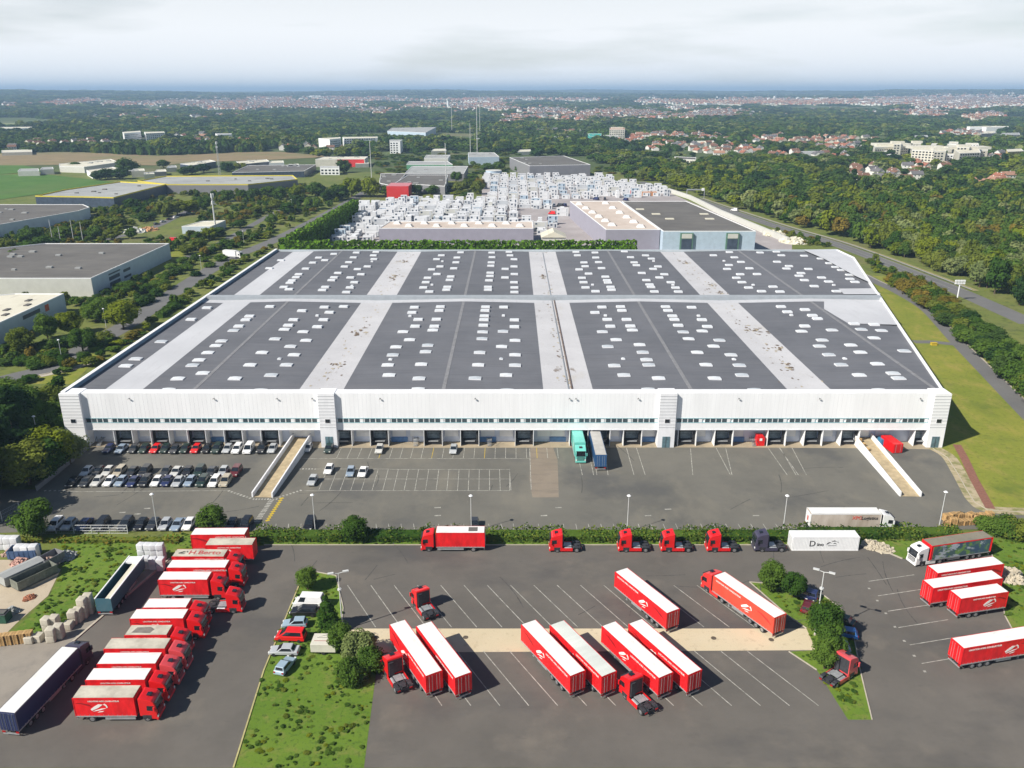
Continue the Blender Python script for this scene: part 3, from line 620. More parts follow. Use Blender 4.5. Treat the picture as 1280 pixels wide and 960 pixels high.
# ------------------------------------------------------------ other buildings
FOOT = []
def building(name, label, cat, roof, z, wall, roofm, group=None, parapet=.35, world=False, extras=None, z0=0, windows=None, ridge=0):
    poly = roof if world else P(roof, z)
    cx = sum(p[0] for p in poly) / len(poly); cy = sum(p[1] for p in poly) / len(poly)
    FOOT.append(poly); gz = hgt(cx, cy); t = thing(name, label, cat, (cx, cy, gz), 0, group)
    q = [(x - cx, y - cy) for x, y in poly]
    a = sum(q[i][0] * q[(i + 1) % len(q)][1] - q[(i + 1) % len(q)][0] * q[i][1] for i in range(len(q)))
    if a < 0: q = q[::-1]
    b = MB(); b.prism(q, -2 if gz > 1 else 0, z, wall); ob('wall', b.mesh('wall'), t)
    b = MB(); n = len(q); inn = []
    for i in range(n):
        p0, p1, p2 = Vector(q[i - 1]), Vector(q[i]), Vector(q[(i + 1) % n])
        d = ((p0 - p1).normalized() + (p2 - p1).normalized()); c = (p1 - p0).x * (p2 - p1).y - (p1 - p0).y * (p2 - p1).x
        d = d.normalized() * (.5 if c > 0 else -.5); inn.append((p1 + d)[:])
    b.sheet(inn, z + .02, roofm)
    for i in range(n):
        j = (i + 1) % n; v0, v1, w1, w0 = q[i], q[j], inn[j], inn[i]
        b.add([(*v0, z), (*v1, z), (*w1, z), (*w0, z), (*v0, z + parapet), (*v1, z + parapet), (*w1, z + parapet), (*w0, z + parapet)], [(4, 5, 6, 7), (0, 1, 5, 4), (2, 3, 7, 6)], WHITE if not extras or 'trim' not in extras else extras['trim'])
    ob('roof', b.mesh('roof'), t)
    if windows:
        for (i, x0, x1, zz0, zz1, mt) in windows:       # edge index (of q), fractions
            A, B = Vector((*q[i], 0)), Vector((*q[(i + 1) % n], 0)); d = B - A; nn = Vector((d.y, -d.x, 0)).normalized()
            u, v = A + d * x0, A + d * x1; mm = MB()
            mm.slab([u + Vector((0, 0, zz0)), v + Vector((0, 0, zz0)), v + Vector((0, 0, zz1)), u + Vector((0, 0, zz1))], .08, mt)
            ob('window' if mt in (GLASS, TEALG) else ('sign' if mt is RED else 'wall_panel'), mm.mesh('window'), t)
    return t, q
GREYR = multi('grey_felt_roof', ((.105, .10, .095), (.145, .138, .13)), [(.3, (.2, 1, 1), .5, .7, (.18, .17, .15), .7)], .9, .1)
CREAMR = multi('cream_metal_roof', ((.60, .57, .45), (.70, .67, .56)), [(.3, (1, .2, 1), .55, .7, (.42, .38, .30), .6)], .6, .1)
LGREYR = multi('light_grey_roof', ((.30, .31, .31), (.40, .41, .40)), [(.2, (.3, 1, 1), .5, .7, (.22, .22, .22), .7)], .8, .1)
BEIGER = multi('beige_roof', ((.50, .42, .36), (.58, .50, .44)), [(.3, (1, .3, 1), .55, .7, (.44, .36, .30), .5)], .8, .1)
LILAC = pm('lilac_grey_cladding', (.30, .29, .35), .6, .06, .3); PBLUE = pm('pale_blue_cladding', (.42, .52, .62), .6, .08, .5)
GWALL = pm('grey_cladding', (.21, .21, .225), .6, .06, .3); DWALL = pm('dark_blue_glazing', (.06, .08, .12), .3, .3, .5)
YEL = pm('yellow_fascia', (.62, .52, .05), .6, .08, 1); CREAMW = pm('off_white_panels', (.56, .56, .52), .6, .06, .4)
BWALL = pm('blue_white_cladding', (.50, .58, .66), .5, .06, .3)
def roofbits(t, q, z, n, mat=LGREYR, kind='roof_vent', sz=1.4):
    xs = [p[0] for p in q]; ys = [p[1] for p in q]
    for k in range(n):
        x = R.uniform(min(xs) * .7, max(xs) * .7); y = R.uniform(min(ys) * .7, max(ys) * .7)
        b = MB(); s = sz * R.uniform(.6, 1.2); b.box(x - s, x + s, y - s * .7, y + s * .7, z, z + .7, mat); ob(kind, b.mesh(kind), t)
t, q = building('warehouse_building', 'white panelled building with wide dark grey flat roof at the left edge', 'building', [(-262, 337), (-174.8, 337), (-174.8, 420), (-238, 420), (-262, 400)], 7.6, CREAMW, GREYR, world=True)
roofbits(t, q, 7.6, 9)
for k in range(12): b = MB(); b.box(-43 + k * 7.2, -42.9 + k * 7.2, -41.2 - .05, -41.2, 0, 7.5, GWALL); 
# right wall blue tint, logo windows
b = MB(); cx, cy = t.location.x, t.location.y
b.box(-174.8 - cx, -174.7 - cx, 337.2 - cy, 419.8 - cy, 0, 7.55, BWALL); ob('wall_panel', b.mesh('wall_panel'), t)
for y0, y1, z0_, z1 in ((352, 362, 3.4, 5.0), (352, 362, 1.0, 2.6), (366, 373, 4.2, 5.4), (366, 373, 1.4, 2.4), (352, 363, 5.8, 6.4)):
    b = MB(); b.box(-174.7 - cx, -174.6 - cx, y0 - cy, y1 - cy, z0_, z1, DWALL); ob('window', b.mesh('window'), t)
t, q = building('depot_building', 'lower white building with cream roof in the left foreground trees', 'building', [(-235, 236), (-173.3, 236), (-173.3, 312), (-192, 312), (-235, 290)], 7.0, BWALL, CREAMR, world=True)
roofbits(t, q, 7.0, 3, GREYR); cx, cy = t.location.x, t.location.y
for k in range(7):
    b = MB(); b.box(-182 - cx + (k % 2) * 3.5, -180.5 - cx + (k % 2) * 3.5, 258 + 7 * k - cy, 261 + 7 * k - cy, 7.0, 7.35, GREYR); ob('roof_light', b.mesh('roof_light'), t)
b = MB(); b.box(-173.3 - cx, -173.15 - cx, 283 - cy, 294 - cy, 4.6, 6.0, DWALL); ob('sign', b.mesh('sign'), t)
b = MB(); b.box(-173.3 - cx, -173.15 - cx, 297.5 - cy, 300 - cy, 3.8, 6.2, pm('orange_sign', (.55, .12, .04))); ob('sign', b.mesh('sign'), t)
t, q = building('factory_building', 'white clad building with grey roof behind the young trees at left edge', 'building', [(-60, 256), (104, 256), (112, 259.5), (98, 264), (0, 281), (-60, 290)], 7.0, BWALL, GREYR)
roofbits(t, q, 7.0, 8, LGREYR)
for (i_, a, b_) in ((0, .45, .62), (1, .1, .4)):
    pass
t, q = building('showroom_building', 'glass fronted building with yellow roof edge near the green field', 'building', [(44, 246), (81, 238), (150, 228), (209, 231), (142, 248), (105, 247)], 7.0, DWALL, LGREYR, extras={'trim': YEL}, parapet=.9)
roofbits(t, q, 7, 6, GREYR)
t, q = building('showroom_building', 'long low retail building with yellow fascia and pale roof', 'building', [(172, 227), (207, 221), (366, 220), (372, 225), (310, 231.5), (209, 231.5)], 7.0, GWALL, LGREYR, extras={'trim': YEL}, parapet=.9)
roofbits(t, q, 7, 5, GREYR)
t, q = building('office_building', 'small white flat roofed building beside the telephone mast', 'building', [(252, 277), (282, 276), (264, 283.5), (227, 283.5)], 4.2, BWALL, CREAMR)
# storage yard buildings
t, q = building('long_shed', 'long beige roofed shed in the storage yard just behind the warehouse', 'shed', [(-74.4, 463), (12, 463), (12, 488), (-72, 488)], 8.6, LILAC, BEIGER, world=True)
def vent():
    b = MB(); b.xprof([(-2.2, 0), (-1.6, 1.1), (-.4, 1.5), (1.2, 1.4), (2.2, 0)], -1.6, 1.6, WHITE); b.box(1.3, 2.0, -1.5, 1.5, .05, 1.0, GREYR); return b.mesh('roof_vent')
for k in range(10): ob('roof_vent', C('vent', vent), t, (-36 + 7.9 * k, (-4.5 if k % 2 else 5), 8.6))
g0 = P([(712.5, 252), (775, 252), (825, 287.3), (757.5, 287.3)], 11)
t, q = building('storage_hall', 'lilac grey hall with beige roof and two rows of white vents', 'hall', g0, 11, LILAC, BEIGER, world=True)
for row, (a, b_) in enumerate((((724, 255), (765, 281)), ((757, 254), (801, 283)))):
    for k in range(6):
        X, Y = G(a[0] + (b_[0] - a[0]) * k / 5, a[1] + (b_[1] - a[1]) * k / 5, 11.5); ob('roof_vent', C('vent', vent), t, (X - t.location.x, Y - t.location.y, 11.0))
g1 = P([(777, 252), (858, 252), (945, 289.5), (829, 289.5)], 11)
t, q = building('storage_hall', 'pale blue fronted hall with grey felt roof and two dark doorways', 'hall', g1, 11, PBLUE, GREYR, world=True)
for px in (858.5, 916):
    X, Y = G(px, 289.5, 11); X -= t.location.x; Y -= t.location.y; b = MB(); b.box(X - 3.4, X + 3.4, Y - 1.2, Y - .05, 0, 10.4, pm('green_door_frame', (.10, .20, .15))); b.box(X - 2.7, X + 2.7, Y - 1.3, Y - 1.2, 0, 7.2, DWALL); b.box(X - 2.7, X + 2.7, Y - 1.35, Y - 1.2, 7.6, 10, CREAMW); ob('doorway', b.mesh('doorway'), t)
for px, py in ((820, 268), (837, 274), (880, 268), (887, 274), (800, 262)):
    X, Y = G(px, py, 11); b = MB(); b.box(-2.4, 2.4, -1.6, 1.6, 0, .5, CREAMR); ob('skylight', b.mesh('skylight'), t, (X - t.location.x, Y - t.location.y, 11.02))
# white tent
a, c_ = G(676, 300, 0), G(709, 300, 0); t = thing('storage_tent', 'cream pitched storage tent at the right end of the long shed', 'tent', (a[0] + 6, 462, 0))
b = MB(); b.prism([(-6, -6), (7, -6), (7, 8), (-6, 8)], 0, 5, CREAMW); ob('wall', b.mesh('wall'), t)
b = MB(); b.add([(-6.6, -6.5, 4.9), (7.6, -6.5, 4.9), (.5, -6.5, 8), (-6.6, 8.5, 4.9), (7.6, 8.5, 4.9), (.5, 8.5, 8)], [(0, 1, 2), (5, 4, 3), (0, 2, 5, 3), (2, 1, 4, 5)], CREAMR); ob('roof', b.mesh('roof'), t)
# background
bb = [
 ('warehouse_building', 'big grey flat roofed hall beyond the white storage yard', [(637, 197), (705, 195), (738, 206), (662, 207.5)], 12, GWALL, GREYR),
 ('factory_building', 'dark roofed workshop with red gable behind the storage yard', [(510, 219), (560, 219), (556, 233), (494, 229)], 7, GWALL, GREYR),
 ('factory_building', 'second dark roofed workshop left of the tall mast', [(476, 217), (508, 217), (492, 233), (474, 229)], 6, GWALL, GREYR),
 ('factory_building', 'long grey shed behind the red gable workshop', [(515, 208), (585, 208), (580, 217), (506, 217)], 7, GWALL, LGREYR),
 ('factory_building', 'white workshop with small red sign near the centre', [(533, 194), (563, 194), (560, 198), (530, 198)], 6, CREAMW, LGREYR),
 ('factory_building', 'green sided flat shed behind the grey workshops', [(511, 202), (560, 202), (566, 206), (508, 206)], 5, pm('green_cladding', (.10, .28, .16)), LGREYR),
 ('warehouse_building', 'pale grey roofed hall left of the tall masts', [(585, 191), (618, 191), (624, 196), (586, 196.5)], 9, PBLUE, LGREYR),
 ('warehouse_building', 'cream warehouse with a bright red end panel', [(404, 196.5), (460, 196), (456, 199), (394, 199.5)], 8, CREAM, CREAMR),
 ('office_building', 'small white office with dark windows beside tall tree', [(400, 208), (424, 208), (424, 210), (400, 210)], 7, WHITE, LGREYR),
 ('factory_building', 'wide dark blue grey factory roof behind the yellow fascia building', [(310, 207), (395, 206), (380, 214), (290, 216)], 6, DWALL, GREYR),
 ('factory_building', 'long white edged shed in front of the stubble field', [(295, 202), (333, 199.5), (337, 202), (300, 206)], 6, DWALL, CREAMR),
 ('factory_building', 'narrow white roofed shed beside the tall lattice mast', [(225, 205), (262, 200), (270, 202), (240, 207)], 6, DWALL, CREAMR),
 ('greenhouse', 'long cream roofed nursery shed in the field at left', [(74, 205), (138, 199), (149, 203), (105, 209), (74, 208)], 6, CREAMW, CREAMR),
 ('greenhouse', 'shorter white shed in front of the cream nursery shed', [(108, 213), (140, 209), (153, 211), (115, 217)], 5, WHITE, CREAMR),
 ('apartment_block', 'white slab apartment block above the cream warehouse', [(398, 173), (425, 171.5), (426, 173), (412, 174.5)], 14, WHITE, CREAMR),
 ('apartment_block', 'long white apartment block right of the white slab block', [(428, 171.5), (472, 171), (472, 172.5), (430, 173.5)], 12, WHITE, CREAMR),
 ('office_tower', 'white office building with dark window bands', [(487, 175), (503, 175), (500, 177), (487, 177)], 16, WHITE, LGREYR),
 ('warehouse_building', 'distant pale blue roofed warehouse left of centre', [(490, 160), (545, 159), (532, 166), (484, 164)], 12, PBLUE, LGREYR),
 ('apartment_block', 'white apartment block far left in the trees', [(153, 165), (175, 163.5), (176, 165), (155, 167)], 14, WHITE, CREAMR),
 ('apartment_block', 'white stepped apartment block among the left woods', [(180, 165), (205, 164.5), (206, 166), (182, 167)], 12, WHITE, CREAMR),
 ('office_building', 'white cube office block in the left woods', [(269, 167), (290, 167), (288, 168.5), (272, 169)], 14, WHITE, LGREYR),
 ('warehouse_building', 'long white row of sheds in front of the far left woods', [(0, 159), (52, 158.5), (54, 160), (0, 161)], 7, WHITE, CREAMR),
 ('farm_building', 'low cream farm building at the far left field edge', [(2, 188), (40, 187), (40, 190), (2, 191)], 4, CREAM, CREAMR),
 ('apartment_block', 'cream terraced apartment block with balconies at left of three', [(1092, 181), (1135, 180), (1136, 183), (1094, 184.5)], 14, CREAM, CREAMR),
 ('apartment_block', 'cream terraced apartment block in the middle of three', [(1139, 182), (1180, 183), (1182, 190), (1140, 188)], 15, CREAM, CREAMR),
 ('apartment_block', 'cream terraced apartment block at right of three', [(1184, 180), (1222, 183), (1226, 191), (1200, 192)], 15, CREAM, CREAMR),
 ('apartment_block', 'yellow and white house block at the right edge', [(1258, 187), (1276, 186), (1280, 189), (1260, 190)], 12, pm('yellow_render', (.62, .50, .16)), CREAMR),
 ('factory_building', 'turquoise roofed hall beside the orange roofed mansion', [(735, 167), (752, 167), (751, 170.5), (737, 170.5)], 8, pm('turquoise', (.04, .35, .30)), pm('turquoise', (.04, .35, .30))),
 ('mansion', 'tall cream mansion with dark orange roof far off', [(762, 160), (781, 160), (781, 162), (762, 162)], 16, CREAM, pm('orange_tiles', (.38, .15, .07))),
 ('factory_building', 'white low hall left of the turquoise roof', [(688, 171), (714, 171), (716, 174), (690, 174)], 6, CREAMW, LGREYR),
 ('factory_building', 'grey roofed hall below the cream mansion', [(753, 169), (772, 169), (774, 172), (754, 173)], 6, CREAMW, LGREYR),
 ('apartment_block', 'brown roofed long terrace among trees right of centre', [(843, 196), (870, 197), (870, 200), (846, 199)], 7, CREAM, GREYR),
]
TILE = pm('red_roof_tiles', (.30, .12, .075), .9, .25, .5)
rb_ = random.Random(77)
for i in range(13):
    cx_, cy_ = sorted([(1098, 180), (1110, 183), (1122, 179.5), (1146, 179), (1158, 184), (1170, 180.5), (1192, 178.5), (1204, 184), (1216, 180), (1228, 187), (1175, 188), (1188, 192), (1112, 188)])[i]; w2 = rb_.uniform(4, 8); d2 = rb_.uniform(.6, 1.4); s2 = rb_.uniform(-2, 2)
    bb.append(('apartment_block', 'pale apartment wing in the estate at right, %s of them from the left' % ORD[i + 1], [(cx_ - w2 + s2, cy_ - d2), (cx_ + w2 + s2, cy_ - d2 * .8), (cx_ + w2, cy_ + d2), (cx_ - w2, cy_ + d2)], rb_.choice([10, 13, 16, 18]), rb_.choice([CREAM, WHITE, CREAM]), CREAMR))
for i, (cx_, cy_, w2) in enumerate(sorted(((35, 213, 13), (58, 211, 8), (172, 213, 8), (186, 217, 6), (200, 214, 7), (214, 209, 6), (345, 203, 9), (366, 207, 7), (452, 204, 8), (340, 212, 9), (595, 175, 12), (548, 188, 9), (1262, 168, 12), (1235, 166, 8), (1248, 172, 7), (1150, 171, 9), (655, 189, 8), (880, 178, 12), (1005, 191, 13)))):
    bb.append(('shed', 'small far off shed beyond the warehouse, %s from the left' % ORD[i + 1], [(cx_ - w2 + 3, cy_ - 1.6), (cx_ + w2, cy_ - 2), (cx_ + w2 + 1, cy_ + .6), (cx_ - w2, cy_ + 1.2)], rb_.choice([4, 5, 6]), rb_.choice([CREAMW, WHITE, GWALL, CREAM]), rb_.choice([CREAMR, LGREYR, CREAMR, TILE]) if 0 else rb_.choice([CREAMR, LGREYR])))
for n_, lb, poly, z, wl, rf in bb:
    t, q = building(n_, lb, n_.replace('_building', '').replace('_', ' ') + (' building' if n_.endswith('building') else ''), poly, z, wl, rf)
    xs = [p[0] for p in q]; ys = [p[1] for p in q]
    if n_ in ('apartment_block', 'office_tower', 'office_building', 'mansion'):     # rows of dark windows on the front
        y0 = min(ys) - .06; nfl = int(z // 3)
        i0 = min(range(len(q)), key=lambda i: q[i][1] + q[(i + 1) % len(q)][1]); A, B = Vector((*q[i0], 0)), Vector((*q[(i0 + 1) % len(q)], 0))
        d = (B - A); nn = Vector((d.y, -d.x, 0)).normalized() * .07; L_ = d.length; d.normalize()
        for f in range(nfl):
            b = MB(); k = 1.0
            while k < L_ - 3:
                u = A + d * k + nn; v = A + d * (k + 2.2) + nn; b.slab([u + Vector((0, 0, 1 + 3 * f)), v + Vector((0, 0, 1 + 3 * f)), v + Vector((0, 0, 2.5 + 3 * f)), u + Vector((0, 0, 2.5 + 3 * f))], .05, GLASS); k += 3.8
            ob('window_row', b.mesh('window_row'), t)
        if z > 13 and wl is CREAM:
            b = MB(); sx = (max(xs) - min(xs)) * .3; b.box(-sx, sx, -sx * .3, sx * .5, z, z + 3, CREAM); ob('penthouse', b.mesh('penthouse'), t)
    elif z >= 6:
        roofbits(t, q, z, 5, LGREYR, sz=2)
    if 'red gable' in lb: pass
    if 'red gable' in lb and 'behind the storage' in lb:
        X, Y = G(494, 233, 7); X2, Y2 = G(510, 233, 7); b = MB(); b.box(X - t.location.x - 4, X2 - t.location.x + 3, Y - t.location.y - 22, Y - t.location.y - 21, 0, 9.5, paint('bright_red', (.60, .03, .03))); b.box(X - t.location.x - 4, X2 - t.location.x + 3, Y - t.location.y - 21, Y - t.location.y + 5, 0, 9.4, paint('bright_red', (.60, .03, .03))); ob('red_gable', b.mesh('red_gable'), t)
    if 'bright red end' in lb:
        b = MB(); b.box(max(xs) - 30, max(xs) + .2, min(ys) - .3, min(ys) - .05, 0, 8.2, paint('bright_red', (.60, .03, .03))); ob('red_panel', b.mesh('red_panel'), t)

# ------------------------------------------------------------ green walls
def leafquads(b, pts_normals, size, mat, rs):
    for p, nrm in pts_normals:
        nrm = (Vector(nrm) + Vector((rs.gauss(0, .5), rs.gauss(0, .5), rs.gauss(0, .5)))).normalized()
        u = nrm.orthogonal().normalized(); u = Matrix.Rotation(rs.random() * 6.28, 3, nrm) @ u; v = nrm.cross(u); s = size * rs.uniform(.6, 1.25); p = Vector(p)
        b.add([p - u * s - v * s * .8, p + u * s - v * s * .8, p + u * s * .8 + v * s, p - u * s * .8 + v * s], [(0, 1, 2, 3)], mat)
def hedge(label, pts, w_, h, mats, leaf=.35, dens=5, cat='hedge', group=None, name='hedge', wob=.25, z0=0):
    rs = random.Random(hash(label) % 1000 if False else len(label) * 7 + int(abs(pts[0][0])))
    p0 = Vector((*pts[0], 0)); b = MB(); core = mats[0]
    for a, c in zip(pts[:-1], pts[1:]):
        a = Vector((*a, 0)) - p0; c = Vector((*c, 0)) - p0; d = c - a; L_ = d.length; d.normalize(); n = Vector((-d.y, d.x, 0))
        k = .36; b.prism([(a + n * w_ * k).xy[:], (c + n * w_ * k).xy[:], (c - n * w_ * k).xy[:], (a - n * w_ * k).xy[:]], 0, h * .82, core)
        N_ = int(L_ * (w_ + 2 * h) * dens)
        pn = []
        for _ in range(N_):
            s = rs.random() * L_; bulge = 1 + wob * (math.sin(s * .9 + p0.x) * .6 + math.sin(s * .37 + 1) * .6)
            hh = h * bulge; ww = w_ * (1 + (bulge - 1) * .6); t_ = rs.random() * (ww + 2 * hh)
            if t_ < hh: q, nn = a + d * s + n * (ww / 2) + Vector((0, 0, t_)), n
            elif t_ < hh + ww: q, nn = a + d * s + n * (ww / 2 - (t_ - hh)) + Vector((0, 0, hh)), Vector((0, 0, 1))
            else: q, nn = a + d * s - n * (ww / 2) + Vector((0, 0, t_ - hh - ww)), -n
            q = q + Vector((rs.gauss(0, .12), rs.gauss(0, .12), rs.gauss(0, .15))); q.z = max(.05, q.z)
            pn.append((q, nn))
        for mt in mats:
            sub = pn[mats.index(mt)::len(mats)]
            leafquads(b, sub, leaf, mt, rs)
    o = ob(name, b.mesh(name), None, (p0.x, p0.y, z0)); return tag(o, label, cat, group)
hedge('tall straight ivy covered green wall running behind the warehouse roof edge', [(-111, 402), (61, 402)], 2.8, 12, [LEAF['lime'], LEAF['mid']], .6, 1.6, 'green wall', name='green_wall', wob=.03)
hedge('tall ivy covered green wall along the road left of the storage yard', [(-113, 404), (-105.5, 566)], 3.6, 12, [LEAF['lime'], LEAF['mid']], .6, 1.6, 'green wall', name='green_wall', wob=.04)
# ------------------------------------------------------------ vehicles
def wheel(r, w_, rim=True):
    def f():
        b = MB(); b.cyl((0, -w_ / 2, 0), r, w_, TYRE, 'y', 16)
        return b.mesh('wheel', .03)
    return C(('wheel', r, w_), f)
def rimm(r, w_):
    def f():
        b = MB(); b.cyl((0, -w_ / 2 - .015, 0), r * .62, w_ + .03, RIM, 'y', 12); b.cyl((0, -w_ / 2 - .05, 0), r * .2, w_ + .1, RIM, 'y', 8); return b.mesh('rim')
    return C(('rim', r, w_), f)
def add_wheel(p, x, y, r, w_, rim=True):
    o = ob('wheel', wheel(r, w_), p, (x, y, r))
    if rim: ob('rim', rimm(r, w_), o)
    return o
CABM = {'red': REDP, 'white': paint('white', (.78, .78, .78)), 'purple': paint('dark_purple', (.055, .05, .085)), 'pink': paint('sun_faded_red', (.66, .07, .08)), 'turq': paint('turquoise', (.16, .58, .50)), 'faded': paint('orange_red', (.66, .035, .03))}
def add_cab(p, x0, col):
    """cab whose rear face is at x0, facing +X"""
    m_ = CABM[col]; k = ('cab', col)
    def body():
        b = MB()
        b.xprof([(0, .95), (.3, .95), (.35, .55), (2.2, .42), (2.32, .6), (2.34, 1.75), (2.24, 2.5), (2.05, 3.12), (1.75, 3.38), (1.0, 3.62), (.25, 3.80), (.0, 3.78)], -1.22, 1.22, m_)
        return b.mesh('cab', .09, seg=2)
    def wind():
        b = MB(); b.slab([(2.355, -1.05, 1.82), (2.355, 1.05, 1.82), (2.15, 1.0, 2.88), (2.15, -1.0, 2.88)], .03, GLASS); return b.mesh('windscreen')
    def side(s):
        b = MB(); y = 1.225 * s; q = [(1.05, y, 1.9), (2.15, y, 1.8), (2.0, y, 2.6), (1.1, y, 2.65)]
        b.slab(q if s < 0 else q[::-1], .02, GLASS); return b.mesh('side_window')
    def grille():
        b = MB(); b.box(2.33, 2.40, -.85, .85, .75, 1.65, CHAS)
        for i in range(4): b.box(2.40, 2.42, -.8, .8, .85 + .2 * i, .91 + .2 * i, m_)
        return b.mesh('grille')
    def bump(): b = MB(); b.box(2.15, 2.46, -1.22, 1.22, .3, .72, m_ if col != 'white' else WHITE); return b.mesh('bumper', .05)
    def head(s): b = MB(); b.box(2.32, 2.44, s * 1.16 if s < 0 else .86, -.86 if s < 0 else 1.16, .78, 1.05, LAMP); return b.mesh('headlight')
    def mir(s): b = MB(); b.box(2.0, 2.22, s * 1.42 - .1, s * 1.42 + .1, 1.85, 2.55, m_); b.bar((2.05, s * 1.2, 2.5), (2.1, s * 1.42, 2.5), .03, CHAS); return b.mesh('mirror')
    def hatch(): b = MB(); b.box(.85, 1.45, -.33, .33, 3.5, 3.74, GLASS); return b.mesh('roof_hatch')
    def arch(): b = MB(); b.box(.35, 1.55, -1.24, 1.24, .45, 1.12, CHAS); return b.mesh('wheel_arch')
    def step(): b = MB(); b.box(-.02, .02, -1.1, 1.1, 1.2, 3.5, CHAS); b.box(-.25, -.02, .3, 1.0, 1.0, 3.3, CHAS); return b.mesh('cab_rear')
    def visor(): b = MB(); b.box(2.1, 2.38, -1.05, 1.05, 2.95, 3.05, CHAS); return b.mesh('sun_visor')
    c = ob('cab', C(k, body), p, (x0, 0, 0))
    ob('windscreen', C(('ws',), wind), c)
    for s in (-1, 1):
        ob('side_window', C(('sw', s), lambda: side(s)), c); ob('headlight', C(('hl', s), lambda: head(s)), c); ob('mirror', C(('mr', s, col), lambda: mir(s)), c)
    ob('grille', C(('gr', col), grille), c); ob('bumper', C(('bp', col), bump), c); ob('roof_hatch', C('hatch', hatch), c); ob('wheel_arch', C('arch', arch), c); ob('cab_rear', C('cabrear', step), c); ob('sun_visor', C('visor', visor), c)
    for s in (-1, 1): add_wheel(p, x0 + .95, s * 1.02, .5, .36)
    return c
def add_chassis(p, x0, x1, name='chassis'):
    def f():
        b = MB(); 
        for s in (-.45, .45): b.box(x0, x1, s - .08, s + .08, .75, 1.0, CHAS)
        k = x0 + .3
        while k < x1: b.box(k, k + .12, -.4, .4, .8, .95, CHAS); k += 1.2
        return b.mesh('chassis')
    return ob(name, C(('ch', x0, x1), f), p)
def side_skirt(p, x0, x1, mat, z0=.35, z1=.95):
    for s in (-1, 1):
        def f(): b = MB(); b.box(x0, x1, s * 1.2 - .05, s * 1.2 + .05, z0, z1, mat); return b.mesh('side_skirt')
        ob('side_skirt', C(('skirt', x0, x1, s, mat.name, z0, z1), f), p)
def tractor(loc, rz, col, label, group=None):
    t = thing('tractor_unit', label, 'truck', (*loc, 0), rz, group)
    add_cab(t, 3.6, col); add_chassis(t, 0.1, 4.0)
    side_skirt(t, 1.7, 4.0, CABM[col])
    for s in (-1, 1): add_wheel(t, .95, s * .98, .5, .5)
    def fw(): b = MB(); b.cyl((.95, 0, 1.0), .5, .12, CHAS, n=14); b.box(.3, .8, -.3, .3, 1.0, 1.1, CHAS); return b.mesh('fifth_wheel')
    ob('fifth_wheel', C('fw', fw), t)
    def tank(): b = MB(); b.cyl((1.9, -.85, .7), .3, 1.3, STEEL, 'x', 12); b.cyl((1.9, .85, .7), .3, 1.3, STEEL, 'x', 12); b.box(1.9, 3.3, -.6, .6, 1.0, 1.06, STEEL); return b.mesh('fuel_tank')
    ob('fuel_tank', C('tank', tank), t)
    def mg(s): b = MB(); b.xprof([(.2, .9), (.35, 1.1), (.95, 1.18), (1.55, 1.1), (1.7, .9), (1.55, .95), (.95, 1.08), (.35, .98)], s * .98 - .27, s * .98 + .27, CHAS); return b.mesh('mudguard')
    for s in (-1, 1): ob('mudguard', C(('mg', s), lambda: mg(s)), t)
    def tl(): b = MB(); b.box(0.02, .1, -1.1, -.7, .7, .9, REDL); b.box(.02, .1, .7, 1.1, .7, .9, REDL); b.box(.1, .15, -1.15, 1.15, .65, .95, CHAS); return b.mesh('tail_light')
    ob('tail_light', C('tltr', tl), t)
    return t
WPRINT = pm('white_print', (.80, .76, .74), .5, .04, 2)
def emblem_mesh(s=1.0, mat=None):
    def f():
        b = MB(); mt = mat or WPRINT
        for poly in ([(-1.1, -.45), (-.2, .0), (.5, .55), (-.1, .62), (-.75, .2), (-1.25, -.2)], [(-1.0, -.6), (.1, -.35), (.9, -.05), (.2, -.12), (-.6, -.38)],
                     [(.55, .55), (.85, .35), (.95, .0), (1.12, .1), (1.0, .5), (.75, .72)], [(-.4, -.75), (.3, -.65), (.55, -.5), (-.1, -.58)]):
            p = [(x * s, y * s) for x, y in poly]; a = sum(p[i][0] * p[(i + 1) % len(p)][1] - p[(i + 1) % len(p)][0] * p[i][1] for i in range(len(p)))
            if a < 0: p = p[::-1]
            b.prism(p, 0, .02, mt)
        return b.mesh('emblem')
    return C(('emblem', s, mat.name if mat else ''), f)
def on_side(name, me, parent, x, z, s, y=1.29, sc=1.0):
    """flat XY mesh stood up on the side s (-1: right hand of +X... local -Y side) reading left to right from outside"""
    if s < 0: rot = (PI / 2, 0, 0)
    else: rot = (PI / 2, 0, PI)
    o = ob(name, me, parent, (x, s * y, z), rot=rot); o.scale = (sc, sc, 1); return o
